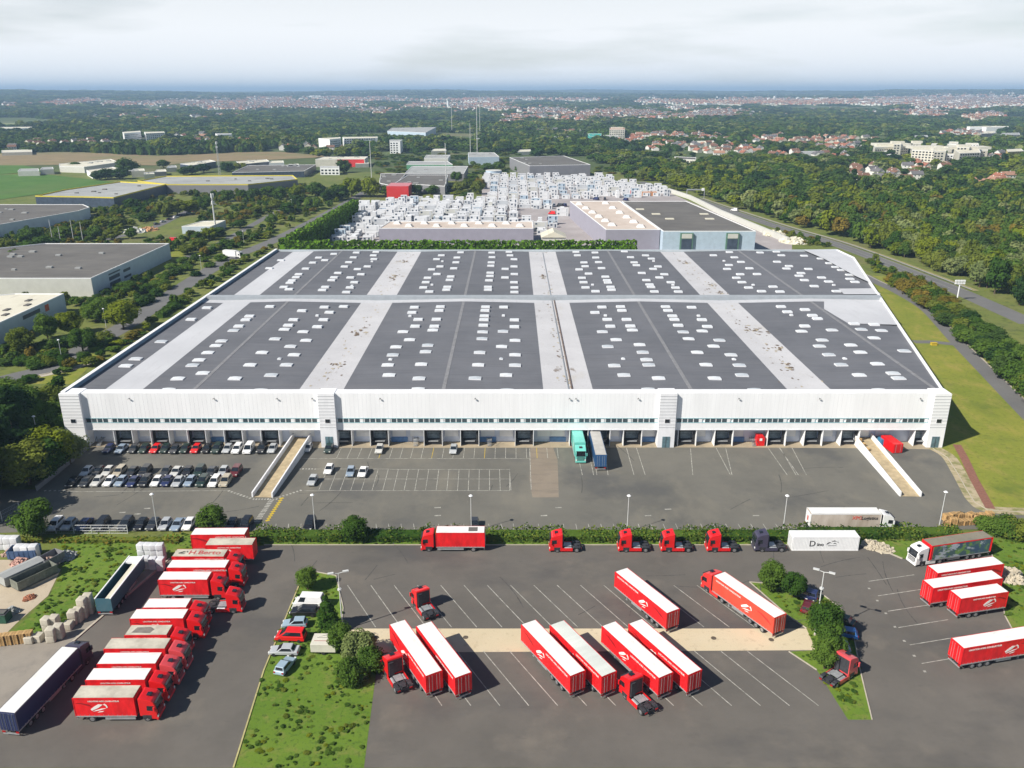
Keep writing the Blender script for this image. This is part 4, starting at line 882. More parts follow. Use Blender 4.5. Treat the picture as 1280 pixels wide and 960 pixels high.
def cargo(p, x0, x1, side, roofm, z0=1.12, z1=4.0, text=True, rear=True, w_=2.55, trim=None, dark_swoosh=True, emb=True, flip=False, txt='LOCATION AVEC CONDUCTEUR', front=None):
    h = w_ / 2; key = ('cargo', x0, x1, side.name, roofm.name, z0, z1, w_, front.name if front else '')
    def f():
        b = MB(); b.box(x0, x1, -h, h, z0, z1, side)
        fr = trim or side
        for s in (-1, 1):
            b.box(x0 - .02, x1 + .02, s * h - .03, s * h + .03, z0 - .12, z0 + .06, STEEL if side is not CLADB else fr)
            b.box(x0 - .03, x1 + .03, s * h - .035, s * h + .035, z1 - .12, z1 + .04, fr)
            for x in (x0, x1): b.box(x - .04, x + .04, s * h - .045, s * h + .045, z0, z1 + .02, fr)
            n = int((x1 - x0) / .6)
            for k in range(1, n): b.box(x0 + k * (x1 - x0) / n - .02, x0 + k * (x1 - x0) / n + .02, s * (h + .012) - .008, s * (h + .012) + .008, z0 + .05, z0 + .25, STEEL)
        b.box(x1, x1 + .04, -h + .06, h - .06, z0, z1 - .1, front or side)
        return b.mesh('cargo_box')
    c = ob('cargo_box', C(key, f), p)
    def rf(): 
        b = MB(); n = 8; 
        b.add([(x0 + .05 + (x1 - x0 - .1) * i / n, y, z1 + .05 + .03 * (1 - (y / h) ** 2) + (.012 if i % 2 else 0)) for i in range(n + 1) for y in (-h + .07, -h * .5, 0, h * .5, h - .07)],
              [(i * 5 + j, (i + 1) * 5 + j, (i + 1) * 5 + j + 1, i * 5 + j + 1) for i in range(n) for j in range(4)], roofm)
        return b.mesh('roof')
    ob('roof', C(('roofp',) + key, rf), c)
    if rear:
        def rd():
            b = MB(); dm = DRED if side in (RED, REDF) else side
            for s in (-1, 1): b.box(x0 - .07, x0 - .03, .03 if s > 0 else -h + .08, h - .08 if s > 0 else -.03, z0 + .05, z1 - .12, RED if side is RED else side)
            for y in (-.8, -.35, .35, .8): b.bar((x0 - .1, y, z0 + .08), (x0 - .1, y, z1 - .15), .025, STEEL, 5)
            return b.mesh('rear_door')
        ob('rear_door', C(('rd', x0, z0, z1, side.name), rd), c)
    L_ = x1 - x0
    for s in (-1, 1):
        if emb: on_side('emblem', emblem_mesh(), c, x0 + L_ * ((.64 if s < 0 else .42) if flip else (.42 if s < 0 else .58)), (z0 + z1) / 2 - .1, s, h + .02)
        if text: on_side('lettering', text_mesh(txt, .38 if L_ > 9 else .28, WPRINT, .006), c, (x0 + L_ * ((.28 if s < 0 else .74) if flip else (.74 if s < 0 else .26))) if L_ > 9 else x0 + L_ * .5, z1 - .5, s, h + .02)
        if dark_swoosh and side in (RED, REDF):
            def sw():
                b = MB(); b.prism([(-2.2, .15), (-.6, -.05), (.9, -.6), (2.3, -.95), (1.2, -.15), (-.6, .3)], 0, .014, DRED if side is RED else pm('faded_dark_print', (.45, .03, .025))); return b.mesh('printed_swoosh')
            on_side('printed_swoosh', C(('swoosh', side.name), sw), c, x0 + L_ * ((.86 if s < 0 else .16) if flip else (.16 if s < 0 else .84)), (z0 + z1) / 2 + .6, s, h + .022, .75 if L_ > 9 else .5)
    return c
def trailer_gear(p, x0, axles=3, legs=None, skirt=True):
    for k in range(axles):
        for s in (-1, 1): add_wheel(p, x0 + 2.2 + 1.31 * k, s * 1.03, .5, .4)
    def f(): b = MB(); b.box(x0 + .02, x0 + .15, -1.15, 1.15, .45, .62, STEEL); b.box(x0 - .02, x0 + .04, -1.2, -.75, .7, .95, REDL); b.box(x0 - .02, x0 + .04, .75, 1.2, .7, .95, REDL); b.box(x0 + .3, x0 + .6, -.3, .3, .5, 1.0, CHAS); return b.mesh('rear_bumper')
    ob('rear_bumper', C(('rb', x0), f), p)
    if legs:
        for s in (-1, 1):
            def g(): b = MB(); b.box(legs - .07, legs + .07, s * .75 - .07, s * .75 + .07, .06, 1.0, STEEL); b.box(legs - .18, legs + .18, s * .75 - .15, s * .75 + .15, .02, .08, STEEL); return b.mesh('landing_leg')
            ob('landing_leg', C(('leg', legs, s), g), p)
    def pb(): b = MB(); b.box(x0 + 6.4, x0 + 9, -1.15, 1.15, .5, .95, STEEL); return b.mesh('pallet_box')
    if legs and legs > 9: ob('pallet_box', C(('pb', x0), pb), p)
def trailer(loc, rz, label, L_=13.6, side=RED, roofm=TROOF, group=None, **kw):
    t = thing('semi_trailer', label, 'trailer', (*loc, 0), rz, group)
    add_chassis(t, 0.1, L_ - .1); cargo(t, 0, L_, side, roofm, **kw); trailer_gear(t, 0, 3 if L_ > 9 else 2, L_ - 2.9)
    return t
def artic(loc, rz, label, col, side, roofm, L_=13.6, **kw):
    t = thing('articulated_lorry', label, 'lorry', (*loc, 0), rz)
    add_chassis(t, 0.1, L_ - .1); c = cargo(t, 0, L_, side, roofm, **kw); trailer_gear(t, 0, 3, L_ - 3.6)
    add_cab(t, L_ + .45, col); add_chassis(t, L_ - 3.2, L_ + .8, 'tractor_chassis'); side_skirt(t, L_ - 1.3, L_ + .7, CABM[col])
    for s in (-1, 1): add_wheel(t, L_ - 2.3, s * .98, .5, .5)
    return t, c
def rigid(loc, rz, label, L_, col='red', side=RED, roofm=TROOF, group=None, **kw):
    t = thing('box_lorry', label, 'lorry', (*loc, 0), rz, group)
    add_chassis(t, .1, L_ + .8); c = cargo(t, 0, L_, side, roofm, z0=1.05, z1=4.0 if kw.get('zz') is None else kw['zz'], **{k: v for k, v in kw.items() if k != 'zz'})
    add_cab(t, L_ + .45, col)
    for s in (-1, 1): add_wheel(t, 2.1, s * .98, .5, .5); 
    if L_ > 9:
        for s in (-1, 1): add_wheel(t, 3.4, s * .98, .5, .4)
    def f(): b = MB(); b.box(.02, .15, -1.1, 1.1, .5, .65, STEEL); b.box(-.02, .04, -1.2, -.8, .7, .9, REDL); b.box(-.02, .04, .8, 1.2, .7, .9, REDL); return b.mesh('rear_bumper')
    ob('rear_bumper', C('rbr', f), t); side_skirt(t, 3.9, L_ - .2, STEEL, .45, .75)
    return t, c

# diagonal parking: forward direction up-left
FD = Vector((-6.75, 11.95)).normalized(); RD = math.atan2(FD.y, FD.x); RN = Vector((FD.y, -FD.x))   # RN: vehicle's right
def diag(px, py, L_, w_=2.55, z=4.0):
    """trailer from the photo position of its front left roof corner -> rear centre origin"""
    c = Vector(G(px, py, z)); return (c + RN * w_ / 2 - FD * L_)[:]
def right_is(): pass
T_ = [((487, 781), 'left one of the pair of red trailers nearest the grass island', TROOF), ((520.3, 783), 'red trailer right beside the leftmost one, parked over the pale concrete strip', TROOF),
      ((651.7, 781), 'red trailer with clean white roof, left of the middle pair', TROOF), ((687.5, 781.7), 'red trailer with streaky greenish roof, right of the middle pair', pm('streaky_trailer_roof', (.62, .65, .61), .6, .12, .4, stretch=(1, .3, 1))),
      ((752.5, 783), 'red trailer left of the right hand pair over the concrete strip', TROOF), ((786, 780), 'red trailer at right of the right hand pair over the concrete strip', TROOF)]
for (px, py), lb, rf in T_: trailer(diag(px, py, 13.6), RD, lb, roofm=rf, group='red trailers parked diagonally')
trailer(diag(769, 715, 13.6), RD, 'lone red trailer with white roof standing above the pale concrete strip', flip=True, group='red trailers parked diagonally')
t, c = artic(diag(892, 720, 13.6), RD, 'sun faded orange red articulated lorry parked diagonally beside the trees', 'faded', REDF, TROOF, flip=True)
X, Y = G(531, 772); tractor((X + 1.4, Y - 1.0), RD, 'red', 'lone red tractor unit standing diagonally in front of two trailers')
def tr_at(px, py, rz, col, lb, z=3.8):   # cab roof centre seen at px,py
    X, Y = G(px, py, z); d = Vector((math.cos(rz), math.sin(rz))); o = Vector((X, Y)) - d * 4.7; return tractor(o[:], rz, col, lb)
tr_at(490, 817, RD, 'red', 'red tractor unit beside the shrubs at left of the trailer pair')
tr_at(790, 842, RD, 'red', 'red tractor unit beyond the right hand trailer pair, near the picture bottom')
tr_at(1060, 816, math.radians(35), 'pink', 'bright pinkish red tractor unit beside the grass island at right')
# row along the hedge, facing left
for px, col, lb in ((686.5, 'red', 'red tractor unit standing alone by the hedge, leftmost of the row'), (772.6, 'red', 'second red tractor unit by the hedge'), (826, 'red', 'third red tractor unit by the hedge'), (883.4, 'red', 'fourth red tractor unit by the hedge, left of the dark one')):
    X = 86 * (px - 640) / 577; tractor((X + 6.05, 135.3), PI, col, lb, 'tractor units along the hedge')
X = 86 * (943 - 640) / 577; tractor((X + 6.0, 135.4), PI, 'purple', 'dark purple grey tractor unit between the red ones and the white container', 'tractor units along the hedge')
t, c = rigid((-5.1, 135.6), PI, 'red box lorry with white roof standing alone in front of the hedge', 9.0, emb=False, text=False, dark_swoosh=False, roofm=TROOF)
b = MB(); b.box(1.3, 3.0, -.8, .7, 4.085, 4.1, GREYR); ob('roof_stain', b.mesh('roof_stain'), c)
# rows at left, nose to the right
XLn = -59.2
left = [(133.6, 9.9, None, 'white', 'topmost red trailer of the left row, beside the round tree', 0), (129.9, 8.4, None, 'dust', 'short red trailer set forward in the left row, second from the top', 4.0),
        (126.1, 9.1, 'red', 'berto', 'red box lorry whose roof carries big red lettering', -.5), (122.5, 10, 'red', 'white', 'red box lorry with white roof below the lettered one', 0), (118.8, 8.2, 'red', 'white', 'red box lorry with white emblem on its exposed side, mid left row', 0),
        (114.9, 0, 'tr', '', 'red tractor unit wedged between the lorries in the left row', 0),
        (110.9, 6.8, 'red', 'white', 'short bodied red lorry with clean white roof in the left row', .8), (108.0, 8.2, 'red', 'white', 'red lorry with clean white roof left of the pink cab', 0),
        (103.9, 6.3, 'red', 'dirty', 'short red lorry with a dark dirty patch on its roof', 1), (100.7, 8.9, 'pink', 'dust', 'red lorry with dusty beige roof in the lower left row', -.6), (97.3, 8.3, 'pink', 'white', 'red lorry with cream white roof, second from the bottom of the left row', 0),
        (93.9, 8.2, 'red', 'white', 'red lorry at the bottom of the left row cut by the picture edge', 0), (90.3, 8.2, 'red', 'dust', 'red lorry beyond the bottom of the left row, dusty roof', 0)]
for y, L_, cab_, rf, lb, dx in left:
    y += 1.28
    if cab_ == 'tr': tractor((-50.4, y), 0.02, 'red', lb); continue
    rm = {'white': TROOF, 'dust': TROOFD, 'berto': TROOFD, 'dirty': TROOFD}[rf]
    if cab_ is None: t = trailer((XLn + dx, y), R.uniform(-.01, .02), lb, L_=L_, roofm=rm); c = [k for k in t.children if k.name.startswith('cargo')][0]
    else: t, c = rigid((XLn + dx, y), R.uniform(-.01, .015), lb, L_, cab_, roofm=rm)
    if rf == 'berto':
        RP = pm('red_roof_print', (.42, .05, .05), .6, .1, 1)
        ob('lettering', text_mesh('H.Berto', 1.75, RP, .02), c, (5.4, 0, 4.1)); ob('emblem', emblem_mesh(.7, pm('black_print', (.03, .03, .03))), c, (1.6, 0, 4.1)); 
    if rf == 'dirty':
        b = MB(); b.sheet([(.8, -.7), (3.6, -.85), (4.0, .1), (3.2, .7), (1.2, .6)], 4.1, pm('roof_grime', (.20, .18, .16), .95, .3, 1)); ob('roof_grime', b.mesh('roof_grime'), c)
# right hand group, slightly turned
RH = math.atan2(2.9, 12.7)
for (px, py), L_, lb in (((1172.4, 717), 13.2, 'red trailer farthest up in the right hand group of three'), ((1167, 735.7), 13.4, 'middle red trailer of the right hand group of three'), ((1201.6, 749), 9.0, 'short red trailer, nearest of the right hand group of three'), ((1205, 811), 13.6, 'red trailer at the lower right picture edge')):
    X, Y = G(px, py, 4.0); n = Vector((-math.sin(RH), math.cos(RH))); o = Vector((X, Y)) + n * 1.275
    trailer(o[:], RH, lb, L_=L_, flip=True, group='red trailers parked side by side at right')
X, Y = G(1241.5, 672, 4.0); rz = math.atan2(-3.1, -12.6); n = Vector((math.sin(rz), -math.cos(rz)))
PIC = multi('landscape_print', ((.04, .08, .16), (.10, .17, .10)), [(.7, (1, 1, 1), .5, .6, (.16, .30, .06), .9), (.45, (1, 1, 2), .56, .62, (.45, .50, .55), .9)], .6, 0)
t, c = artic((Vector((X, Y)) + n * 1.275)[:], rz, 'white cab lorry whose trailer carries a landscape picture on its side', 'white', RED, multi('mossy_trailer_roof', ((.19, .17, .13), (.27, .25, .20)), [(.8, (1, 1, 1), .5, .7, (.14, .14, .12), .6)], .95, 0), 13.0, emb=False, text=False, dark_swoosh=False)
for s in (-1, 1): b = MB(); b.box(.4, 12.6, s * 1.29 - .012, s * 1.29 + .012, 1.2, 3.85, PIC); ob('side_picture', b.mesh('side_picture'), c)
# long beige curtain-side lorry facing right
BEIG = pm('dirty_beige_curtain', (.42, .34, .27), .8, .2, .5, col2=(.55, .48, .42), stretch=(1, 1, .25))
t, c = artic((57.9, 142.95), 0, 'white cab lorry with grubby beige curtain trailer driving along the yard', 'white', BEIG, TROOF, 13.6, emb=False, text=False, dark_swoosh=False, trim=WHITE)
on_side('lettering', text_mesh('XPO', .95, pm('red_print', (.60, .08, .05)), .02), c, 9.0, 3.1, -1, 1.30); on_side('lettering', text_mesh('Logistics', .95, pm('black_print', (.03, .03, .03)), .02), c, 11.4, 3.05, -1, 1.30)
b = MB(); b.box(-.09, -.07, -1.2, 1.2, 1.2, 3.9, WHITE); b.box(-.10, -.08, -.3, .3, 2.0, 3.0, pm('red_print', (.60, .08, .05))); ob('rear_panel', b.mesh('rear_panel'), c)
# container
t = thing('shipping_container', 'white corrugated container with black lettering on the ground by the hedge', 'container', (52.3, 136.0, 0))
b = MB(); b.box(0, 12.4, -1.22, 1.22, .12, 2.9, WHITE)
for s in (-1, 1):
    for k in range(46): b.box(.15 + k * .265, .28 + k * .265, s * 1.235 - .015, s * 1.235 + .015, .28, 2.75, WHITE)
b.box(-.02, 12.42, -1.27, 1.27, .0, .2, WHITE)
b.box(-.02, 12.42, -1.27, -1.2, 2.75, 2.93, WHITE); b.box(-.02, 12.42, 1.2, 1.27, 2.75, 2.93, WHITE); ob('body', b.mesh('body'), t)
b = MB(); 
for k in range(12): b.box(.1 + k * 1.03, 1.0 + k * 1.03, -1.15, 1.15, 2.9, 2.93, WHITE)
ob('roof', b.mesh('roof'), t)
b = MB(); b.box(-.06, -.02, -1.2, 1.2, .25, 2.75, WHITE)
for y in (-.7, -.25, .25, .7): b.bar((-.09, y, .2), (-.09, y, 2.75), .03, STEEL)
ob('door', b.mesh('door'), t)
BK = pm('black_print', (.03, .03, .03))
on_side('lettering', text_mesh('D', 1.7, BK, .0), t, 3.7, 1.5, -1, 1.27); on_side('lettering', text_mesh('ino', 1.0, BK, .01), t, 5.2, 1.35, -1, 1.27)
def em2():
    b = MB()
    for p in ([(-1.1, -.3), (-.5, .15), (-.1, .0), (-.5, .3), (-.9, .1)], [(-.2, .5), (.4, .62), (1.0, .2), (.5, .45), (-.1, .42)], [(.1, -.1), (.5, .15), (.9, -.2), (.5, -.02)], [(-.8, -.5), (.8, -.5), (.8, -.44), (-.8, -.44)], [(.9, .3), (1.15, .1), (1.0, .4)]): b.prism(p, 0, .02, BK)
    return b.mesh('emblem')
on_side('emblem', C('em2', em2), t, 7.4, 1.6, -1, 1.27)
# at the docks
BLU = paint('trailer_blue', (.03, .10, .24)); TQ = CABM['turq']
t = trailer((20.0, 169.0), PI / 2, 'blue trailer with dusty grey roof backed up to the dock', roofm=pm('grey_dusty_roof', (.42, .41, .39), .8, .15, .5), side=BLU, emb=False, text=False, dark_swoosh=False); t.rotation_euler[2] = PI / 2 + .005
t, c = rigid((15.6, 185.0), -PI / 2 + .02, 'turquoise box lorry backed up to the dock beside the blue trailer', 9.2, 'turq', TQ, TQ, emb=False, text=False, dark_swoosh=False)
# teal and navy long trailer at left, dark blue trailer with purple cab
a = Vector(G(122, 745, 3.6)); b_ = Vector(G(160, 698, 3.6)); rz = math.atan2(b_.y - a.y, b_.x - a.x)
t = thing('tipper_trailer', 'long teal open topped trailer parked beside the grass bank', 'trailer', (a.x + 1.0, a.y - .5, 0), rz)
TEAL = paint('dull_teal', (.05, .13, .17))
b = MB(); L_ = 13.0
for s in (-1, 1): b.box(0, L_, s * 1.25 - .05, s * 1.25 + .05, 1.1, 3.4, TEAL); b.box(-.05, L_ + .05, s * 1.25 - .1, s * 1.25 + .1, 3.4, 3.52, WHITE)
b.box(0, .1, -1.2, 1.2, 1.1, 3.4, TEAL); b.box(L_ - .1, L_, -1.2, 1.2, 1.1, 3.4, TEAL); b.box(0, L_, -1.2, 1.2, 1.0, 1.1, TEAL)
ob('body', b.mesh('body'), t)
b = MB(); b.box(.2, L_ - 1.5, -1.15, -.1, 3.0, 3.1, CREAMR); b.box(L_ - 2, L_ - .1, -1.15, 1.15, 3.1, 3.45, WHITE); ob('cover', b.mesh('cover'), t); add_chassis(t, .1, L_ - .1); trailer_gear(t, 0, 3, L_ - 2.9)
a = Vector(G(113, 797, 3.8)); d = Vector((-.30, -1)).normalized(); d = Vector((.12, 1)).normalized(); rz = math.atan2(d.y, d.x)
t, c = artic((a - d * 16.2 + Vector((-1.4, 0)))[:], rz, 'dark blue lorry with white roof and lilac cab at lower left', 'purple', paint('navy', (.02, .03, .10)), TROOF, 13.6, emb=False, text=False, dark_swoosh=False, trim=CABM['purple'])

# ------------------------------------------------------------ cars
def car_meshes(kind, pm_):
    L_, W_, H_, hood, cab0, cab1, tail = {'hatch': (4.0, 1.72, 1.47, .88, 1.55, 3.75, .95), 'sedan': (4.55, 1.78, 1.44, .86, 1.6, 3.95, 1.0), 'estate': (4.6, 1.8, 1.55, .92, 1.5, 4.45, .98),
       'suv': (4.5, 1.85, 1.72, 1.02, 1.45, 4.35, 1.05), 'mpv': (4.7, 1.88, 1.85, 1.0, 1.0, 4.6, 1.05), 'van': (5.2, 1.98, 2.35, 1.2, 1.0, 5.1, 1.2)}[kind]
    # x measured from the front, converted so that +X is forward and the origin is the centre
    X = lambda x: L_ / 2 - x
    h = W_ / 2
    def body():
        b = MB(); belt = hood + .06
        b.xprof([(X(0), .35), (X(.05), .62), (X(.25), hood - .12), (X(cab0 - .3), hood), (X(cab1), belt), (X(L_ - .12), tail - .05), (X(L_), tail - .3), (X(L_), .35)], -h, h, pm_)
        f0, f1 = cab0 - .35, cab1 + (.0 if kind in ('sedan', 'hatch') else .05); r0 = f0 + (H_ - hood) * (1.35 if kind != 'van' else .6); r1 = f1 - (H_ - hood) * (.75 if kind == 'sedan' else .28)
        t0 = h - .04; t1 = h - .2
        b.add([(X(f0), -t0, belt - .06), (X(f0), t0, belt - .06), (X(f1), t0, belt - .06), (X(f1), -t0, belt - .06), (X(r0), -t1, H_), (X(r0), t1, H_), (X(r1), t1, H_), (X(r1), -t1, H_)],
              [(0, 3, 2, 1), (4, 5, 6, 7), (0, 1, 5, 4), (1, 2, 6, 5), (2, 3, 7, 6), (3, 0, 4, 7)], pm_)
        return b.mesh('body', .09, seg=3)
    belt = hood + .04; f0, f1 = cab0 - .35, cab1 + (.0 if kind in ('sedan', 'hatch') else .05); r0 = f0 + (H_ - hood) * (1.35 if kind != 'van' else .6); r1 = f1 - (H_ - hood) * (.75 if kind == 'sedan' else .28); t0 = h - .04; t1 = h - .2
    def lp(a, b_, t): return tuple(a[i] + (b_[i] - a[i]) * t for i in range(3))
    A = [(X(f0), -t0, belt), (X(f0), t0, belt), (X(f1), t0, belt), (X(f1), -t0, belt)]; B = [(X(r0), -t1, H_), (X(r0), t1, H_), (X(r1), t1, H_), (X(r1), -t1, H_)]
    def pane(i, j, lo=.12, hi=.9, m0=.08, m1=.92):
        q = [lp(A[i], A[j], m0), lp(A[i], A[j], m1), lp(B[i], B[j], m1), lp(B[i], B[j], m0)]; q = [lp(q[0], q[3], lo), lp(q[1], q[2], lo), lp(q[1], q[2], hi), lp(q[0], q[3], hi)]
        b = MB(); b.slab(q, .02, GLASS); return b.mesh('glass')
    g = {'windscreen': lambda: pane(0, 1, .08, .95, .06, .94), 'rear_window': lambda: pane(2, 3, .15, .85, .12, .88)}
    sides = [lambda: pane(1, 2, .15, .88, .1 if kind != 'van' else .06, .9 if kind != 'van' else .3), lambda: pane(3, 0, .15, .88, .1 if kind != 'van' else .7, .9 if kind != 'van' else .94)]
    return L_, h, body, g, sides, X, hood
def car(loc, rz, kind, colname, col, label, group=None):
    m_ = paint(colname, col, .3, .6); L_, h, body, g, sides, X, hood = car_meshes(kind, m_)
    t = thing('parked_van' if kind == 'van' else 'parked_car', label, 'van' if kind == 'van' else 'car', (*loc, .05), rz, group)
    ob('body', C(('car', kind, colname), body), t)
    for k_, f in g.items(): ob(k_, C(('glass', kind, k_), f), t)
    for i, f in enumerate(sides): ob('side_window', C(('glass', kind, i), f), t)
    r = .31 if kind not in ('suv', 'van') else .35
    for x in (X(.85), X(L_ - .8)):
        for s in (-1, 1): add_wheel(t, x, s * (h - .1), r, .22, False)
    def hl(): b = MB(); b.box(X(.16), X(.02), -.0, .32, -.07, .07, LAMP); return b.mesh('headlight')
    ob('headlight', C(('chl', kind), hl), t, (0.03, -h + .1, hood - .22)); ob('headlight', C(('chl', kind), hl), t, (0.03, h - .42, hood - .22))
    def tl(): b = MB(); b.box(X(L_ - .06), X(L_ + .02), 0, .26, -.1, .12, REDL); return b.mesh('tail_light')
    ob('tail_light', C(('ctl', kind), tl), t, (0, -h + .06, hood - .15)); ob('tail_light', C(('ctl', kind), tl), t, (0, h - .32, hood - .15))
    return t
CC = {'black': (.012, .012, .015), 'dark grey': (.04, .043, .05), 'navy': (.015, .025, .07), 'dark green': (.015, .035, .028), 'white': (.78, .78, .77), 'silver': (.42, .44, .46), 'silver blue': (.26, .33, .42),
      'beige': (.42, .37, .28), 'red': (.58, .015, .02), 'maroon': (.12, .015, .02), 'blue': (.03, .13, .38), 'light blue': (.30, .40, .48), 'pearl grey': (.55, .55, .53)}
def cars(row, py, lst, where, rz=-PI / 2, grp=None):
    for i, (px, kind, c) in enumerate(lst):
        X, Y = G(px, py); car((X, Y), rz + R.uniform(-.03, .03), kind, c, CC[c], '%s %s, %s from the left in the %s' % (c, {'suv': 'tall car', 'estate': 'estate car', 'hatch': 'small car', 'sedan': 'saloon car', 'van': 'van', 'mpv': 'people carrier'}[kind], ORD[i + 1], where), grp or 'cars in the ' + where)
cars(1, 564, [(136.7, 'hatch', 'navy'), (152.5, 'sedan', 'silver blue'), (168, 'hatch', 'dark grey'), (181, 'hatch', 'dark green'), (195, 'hatch', 'red'), (207, 'hatch', 'dark green'), (219.5, 'sedan', 'dark grey'), (232, 'hatch', 'dark green'), (245.5, 'hatch', 'red'), (259, 'hatch', 'black'), (272, 'suv', 'dark green'), (285, 'hatch', 'silver'), (297, 'estate', 'white'), (311.5, 'mpv', 'white'), (328, 'suv', 'black'), (341, 'hatch', 'silver')], 'row nearest the docks')
cars(2, 592.5, [(109, 'hatch', 'white'), (123, 'hatch', 'black'), (135.5, 'hatch', 'pearl grey'), (150, 'estate', 'beige'), (166.5, 'sedan', 'black'), (182, 'suv', 'black'), (208, 'hatch', 'dark grey'), (221, 'sedan', 'pearl grey'), (235, 'hatch', 'black'), (250, 'suv', 'dark green'), (265, 'sedan', 'dark grey'), (279.5, 'hatch', 'silver'), (295.5, 'suv', 'maroon')], 'middle double row')
cars(3, 605, [(92.5, 'sedan', 'black'), (108.5, 'sedan', 'dark grey'), (122.5, 'hatch', 'pearl grey'), (137.5, 'hatch', 'white'), (152, 'hatch', 'silver blue'), (167.5, 'sedan', 'navy'), (182.5, 'suv', 'black'), (196.5, 'hatch', 'white'), (209.5, 'hatch', 'navy'), (223.5, 'sedan', 'silver'), (238, 'hatch', 'silver blue'), (254, 'suv', 'dark green'), (269, 'estate', 'white'), (282.5, 'suv', 'beige')], 'lower double row')
cars(4, 659, [(70, 'estate', 'white'), (87, 'hatch', 'silver'), (106, 'sedan', 'navy'), (128, 'suv', 'black'), (158, 'suv', 'dark grey'), (177, 'hatch', 'black'), (192, 'hatch', 'dark grey'), (207, 'hatch', 'silver'), (223, 'sedan', 'silver blue'), (236.5, 'hatch', 'white'), (290, 'hatch', 'dark grey'), (308, 'suv', 'black'), (387.5, 'suv', 'black'), (593, 'hatch', 'dark grey')], 'row along the fence')
for px, py, kind, c, lb in ((385, 563, 'hatch', 'silver', 'silver car right beside the left loading ramp'), (411, 564, 'hatch', 'dark green', 'dark green car in front of the stair tower'), (411.5, 590, 'hatch', 'white', 'white car alone right of the left ramp'), (391, 604, 'hatch', 'silver', 'silver car parked nearest the hatched yellow markings'),
      (438.5, 593, 'hatch', 'silver blue', 'silver blue car, left one of the pair in the empty bays'), (454, 593, 'sedan', 'white', 'white car, right one of the pair in the empty bays'), (474.5, 564.5, 'hatch', 'pearl grey', 'pale grey car alone in front of a dock'), (567, 565, 'hatch', 'silver', 'silver car alone in the front bays further right')):
    X, Y = G(px, py); car((X, Y), -PI / 2 + R.uniform(-.04, .04), kind, c, CC[c], lb)
for px, py, rz, kind, c, lb in ((387, 758, 176, 'van', 'white', 'white panel van on the grass island'), (381, 768, 178, 'estate', 'black', 'black car tucked against the white van'), (369, 783, 183, 'hatch', 'light blue', 'pale blue small car between black and red cars'), (364, 799, 176, 'mpv', 'red', 'bright red people carrier on the grass island'),
      (356, 817, 178, 'sedan', 'silver', 'silver saloon car below the red people carrier'), (357, 836, 75, 'hatch', 'light blue', 'pale blue car standing across behind the silver saloon'),
      (1005, 747, 150, 'suv', 'navy', 'navy car under the trees at right island'), (1009, 762, 60, 'hatch', 'maroon', 'maroon car half hidden by the trees'), (1050, 778, 140, 'sedan', 'dark green', 'dark green car at the right edge of the island'), (1055, 795, 160, 'hatch', 'blue', 'bright blue car below the dark green one'), (1045, 812, 170, 'hatch', 'light blue', 'pale lilac car between blue car and pink cab')):
    X, Y = G(px, py); car((X, Y), math.radians(rz), kind, c, CC[c], lb)
for i, (px, py) in enumerate(((196, 281), (204, 278), (212, 275), (220, 272.5), (228, 270), (236, 267.5), (243, 265))):
    X, Y = G(px, py); c = ['dark grey', 'silver', 'black', 'white', 'navy', 'silver', 'maroon'][i]; car((X, Y), 1.0, 'hatch', c, CC[c], '%s car, %s of the line by the scrap yard' % (c, ORD[i + 1]), 'cars by the scrap yard')
rr = random.Random(3)
for i in range(9):
    px = 430 + i * 4 + rr.random(); X, Y = G(px, 246 - i * .6); c = rr.choice(['dark grey', 'silver', 'black', 'white']); 
X, Y = G(281, 322); t, c = rigid((X, Y), -.30, 'small white box lorry driving on the road left of the warehouse', 7.5, 'white', WHITE, TROOF, emb=False, text=False, dark_swoosh=False)
t = thing('parked_van', 'white van at the end of the right motorway', 'van')  if False else None
X, Y = G(918, 264); car((X, Y), 2.4, 'van', 'white', CC['white'], 'white van driving on the motorway behind the halls')
X, Y = G(218, 302); t = car((X, Y), 0, 'van', 'red', CC['red'], 'red van in the scrap yard beside the small white building')
# ------------------------------------------------------------ street furniture
POLE = pm('lamp_pole_paint', (.55, .56, .56), .5, .08, 2)
def lamp(loc, h, label, dbl=False, rz=0.0):
    t = thing('street_lamp', label, 'street lamp', (*loc, 0), rz)
    b = MB(); b.cyl((0, 0, 0), .13 if h > 9 else .1, h, POLE, n=8, r2=.06); b.cyl((0, 0, 0), .2, .35, CONC, n=8); ob('pole', b.mesh('pole'), t)
    def hd(s):
        b = MB(); b.bar((0, 0, h), (s * 1.1, 0, h + .18), .05, POLE); b.box(min(s * .7, s * 1.6), max(s * .7, s * 1.6), -.2, .2, h + .12, h + .3, POLE); b.box(min(s * .8, s * 1.5), max(s * .8, s * 1.5), -.14, .14, h + .08, h + .12, LAMP); return b.mesh('lamp_head')
    if dbl:
        for s in (-1, 1): ob('lamp_head', hd(s), t)
        b = MB(); b.cyl((0, 0, h - 3), .32, .25, POLE, n=10); ob('collar', b.mesh('collar'), t)
    else:
        b = MB(); b.cyl((0, 0, h), .16, .18, POLE, n=10, r2=.42); b.cyl((0, 0, h + .18), .42, .2, WHITE, n=10, r2=.2); ob('lamp_head', b.mesh('lamp_head'), t)
for i, (px, py) in enumerate(((197, 663), (394.3, 664), (589.3, 665), (783.8, 665), (978.5, 665), (1173.5, 660))):
    lamp(G(px, py), 7.7, 'tall slim yard lamp on a pole, %s of six from the left' % ORD[i + 1])
lamp(G(428.5, 788), 10.5, 'tall double armed lamp mast on the left grass island', True, .3)
lamp(G(1018.5, 794), 11.5, 'tall double armed lamp mast on the right tree island', True, -.5)
lamp(G(50, 560), 8.0, 'white headed lamp among the dark trees at left', False)
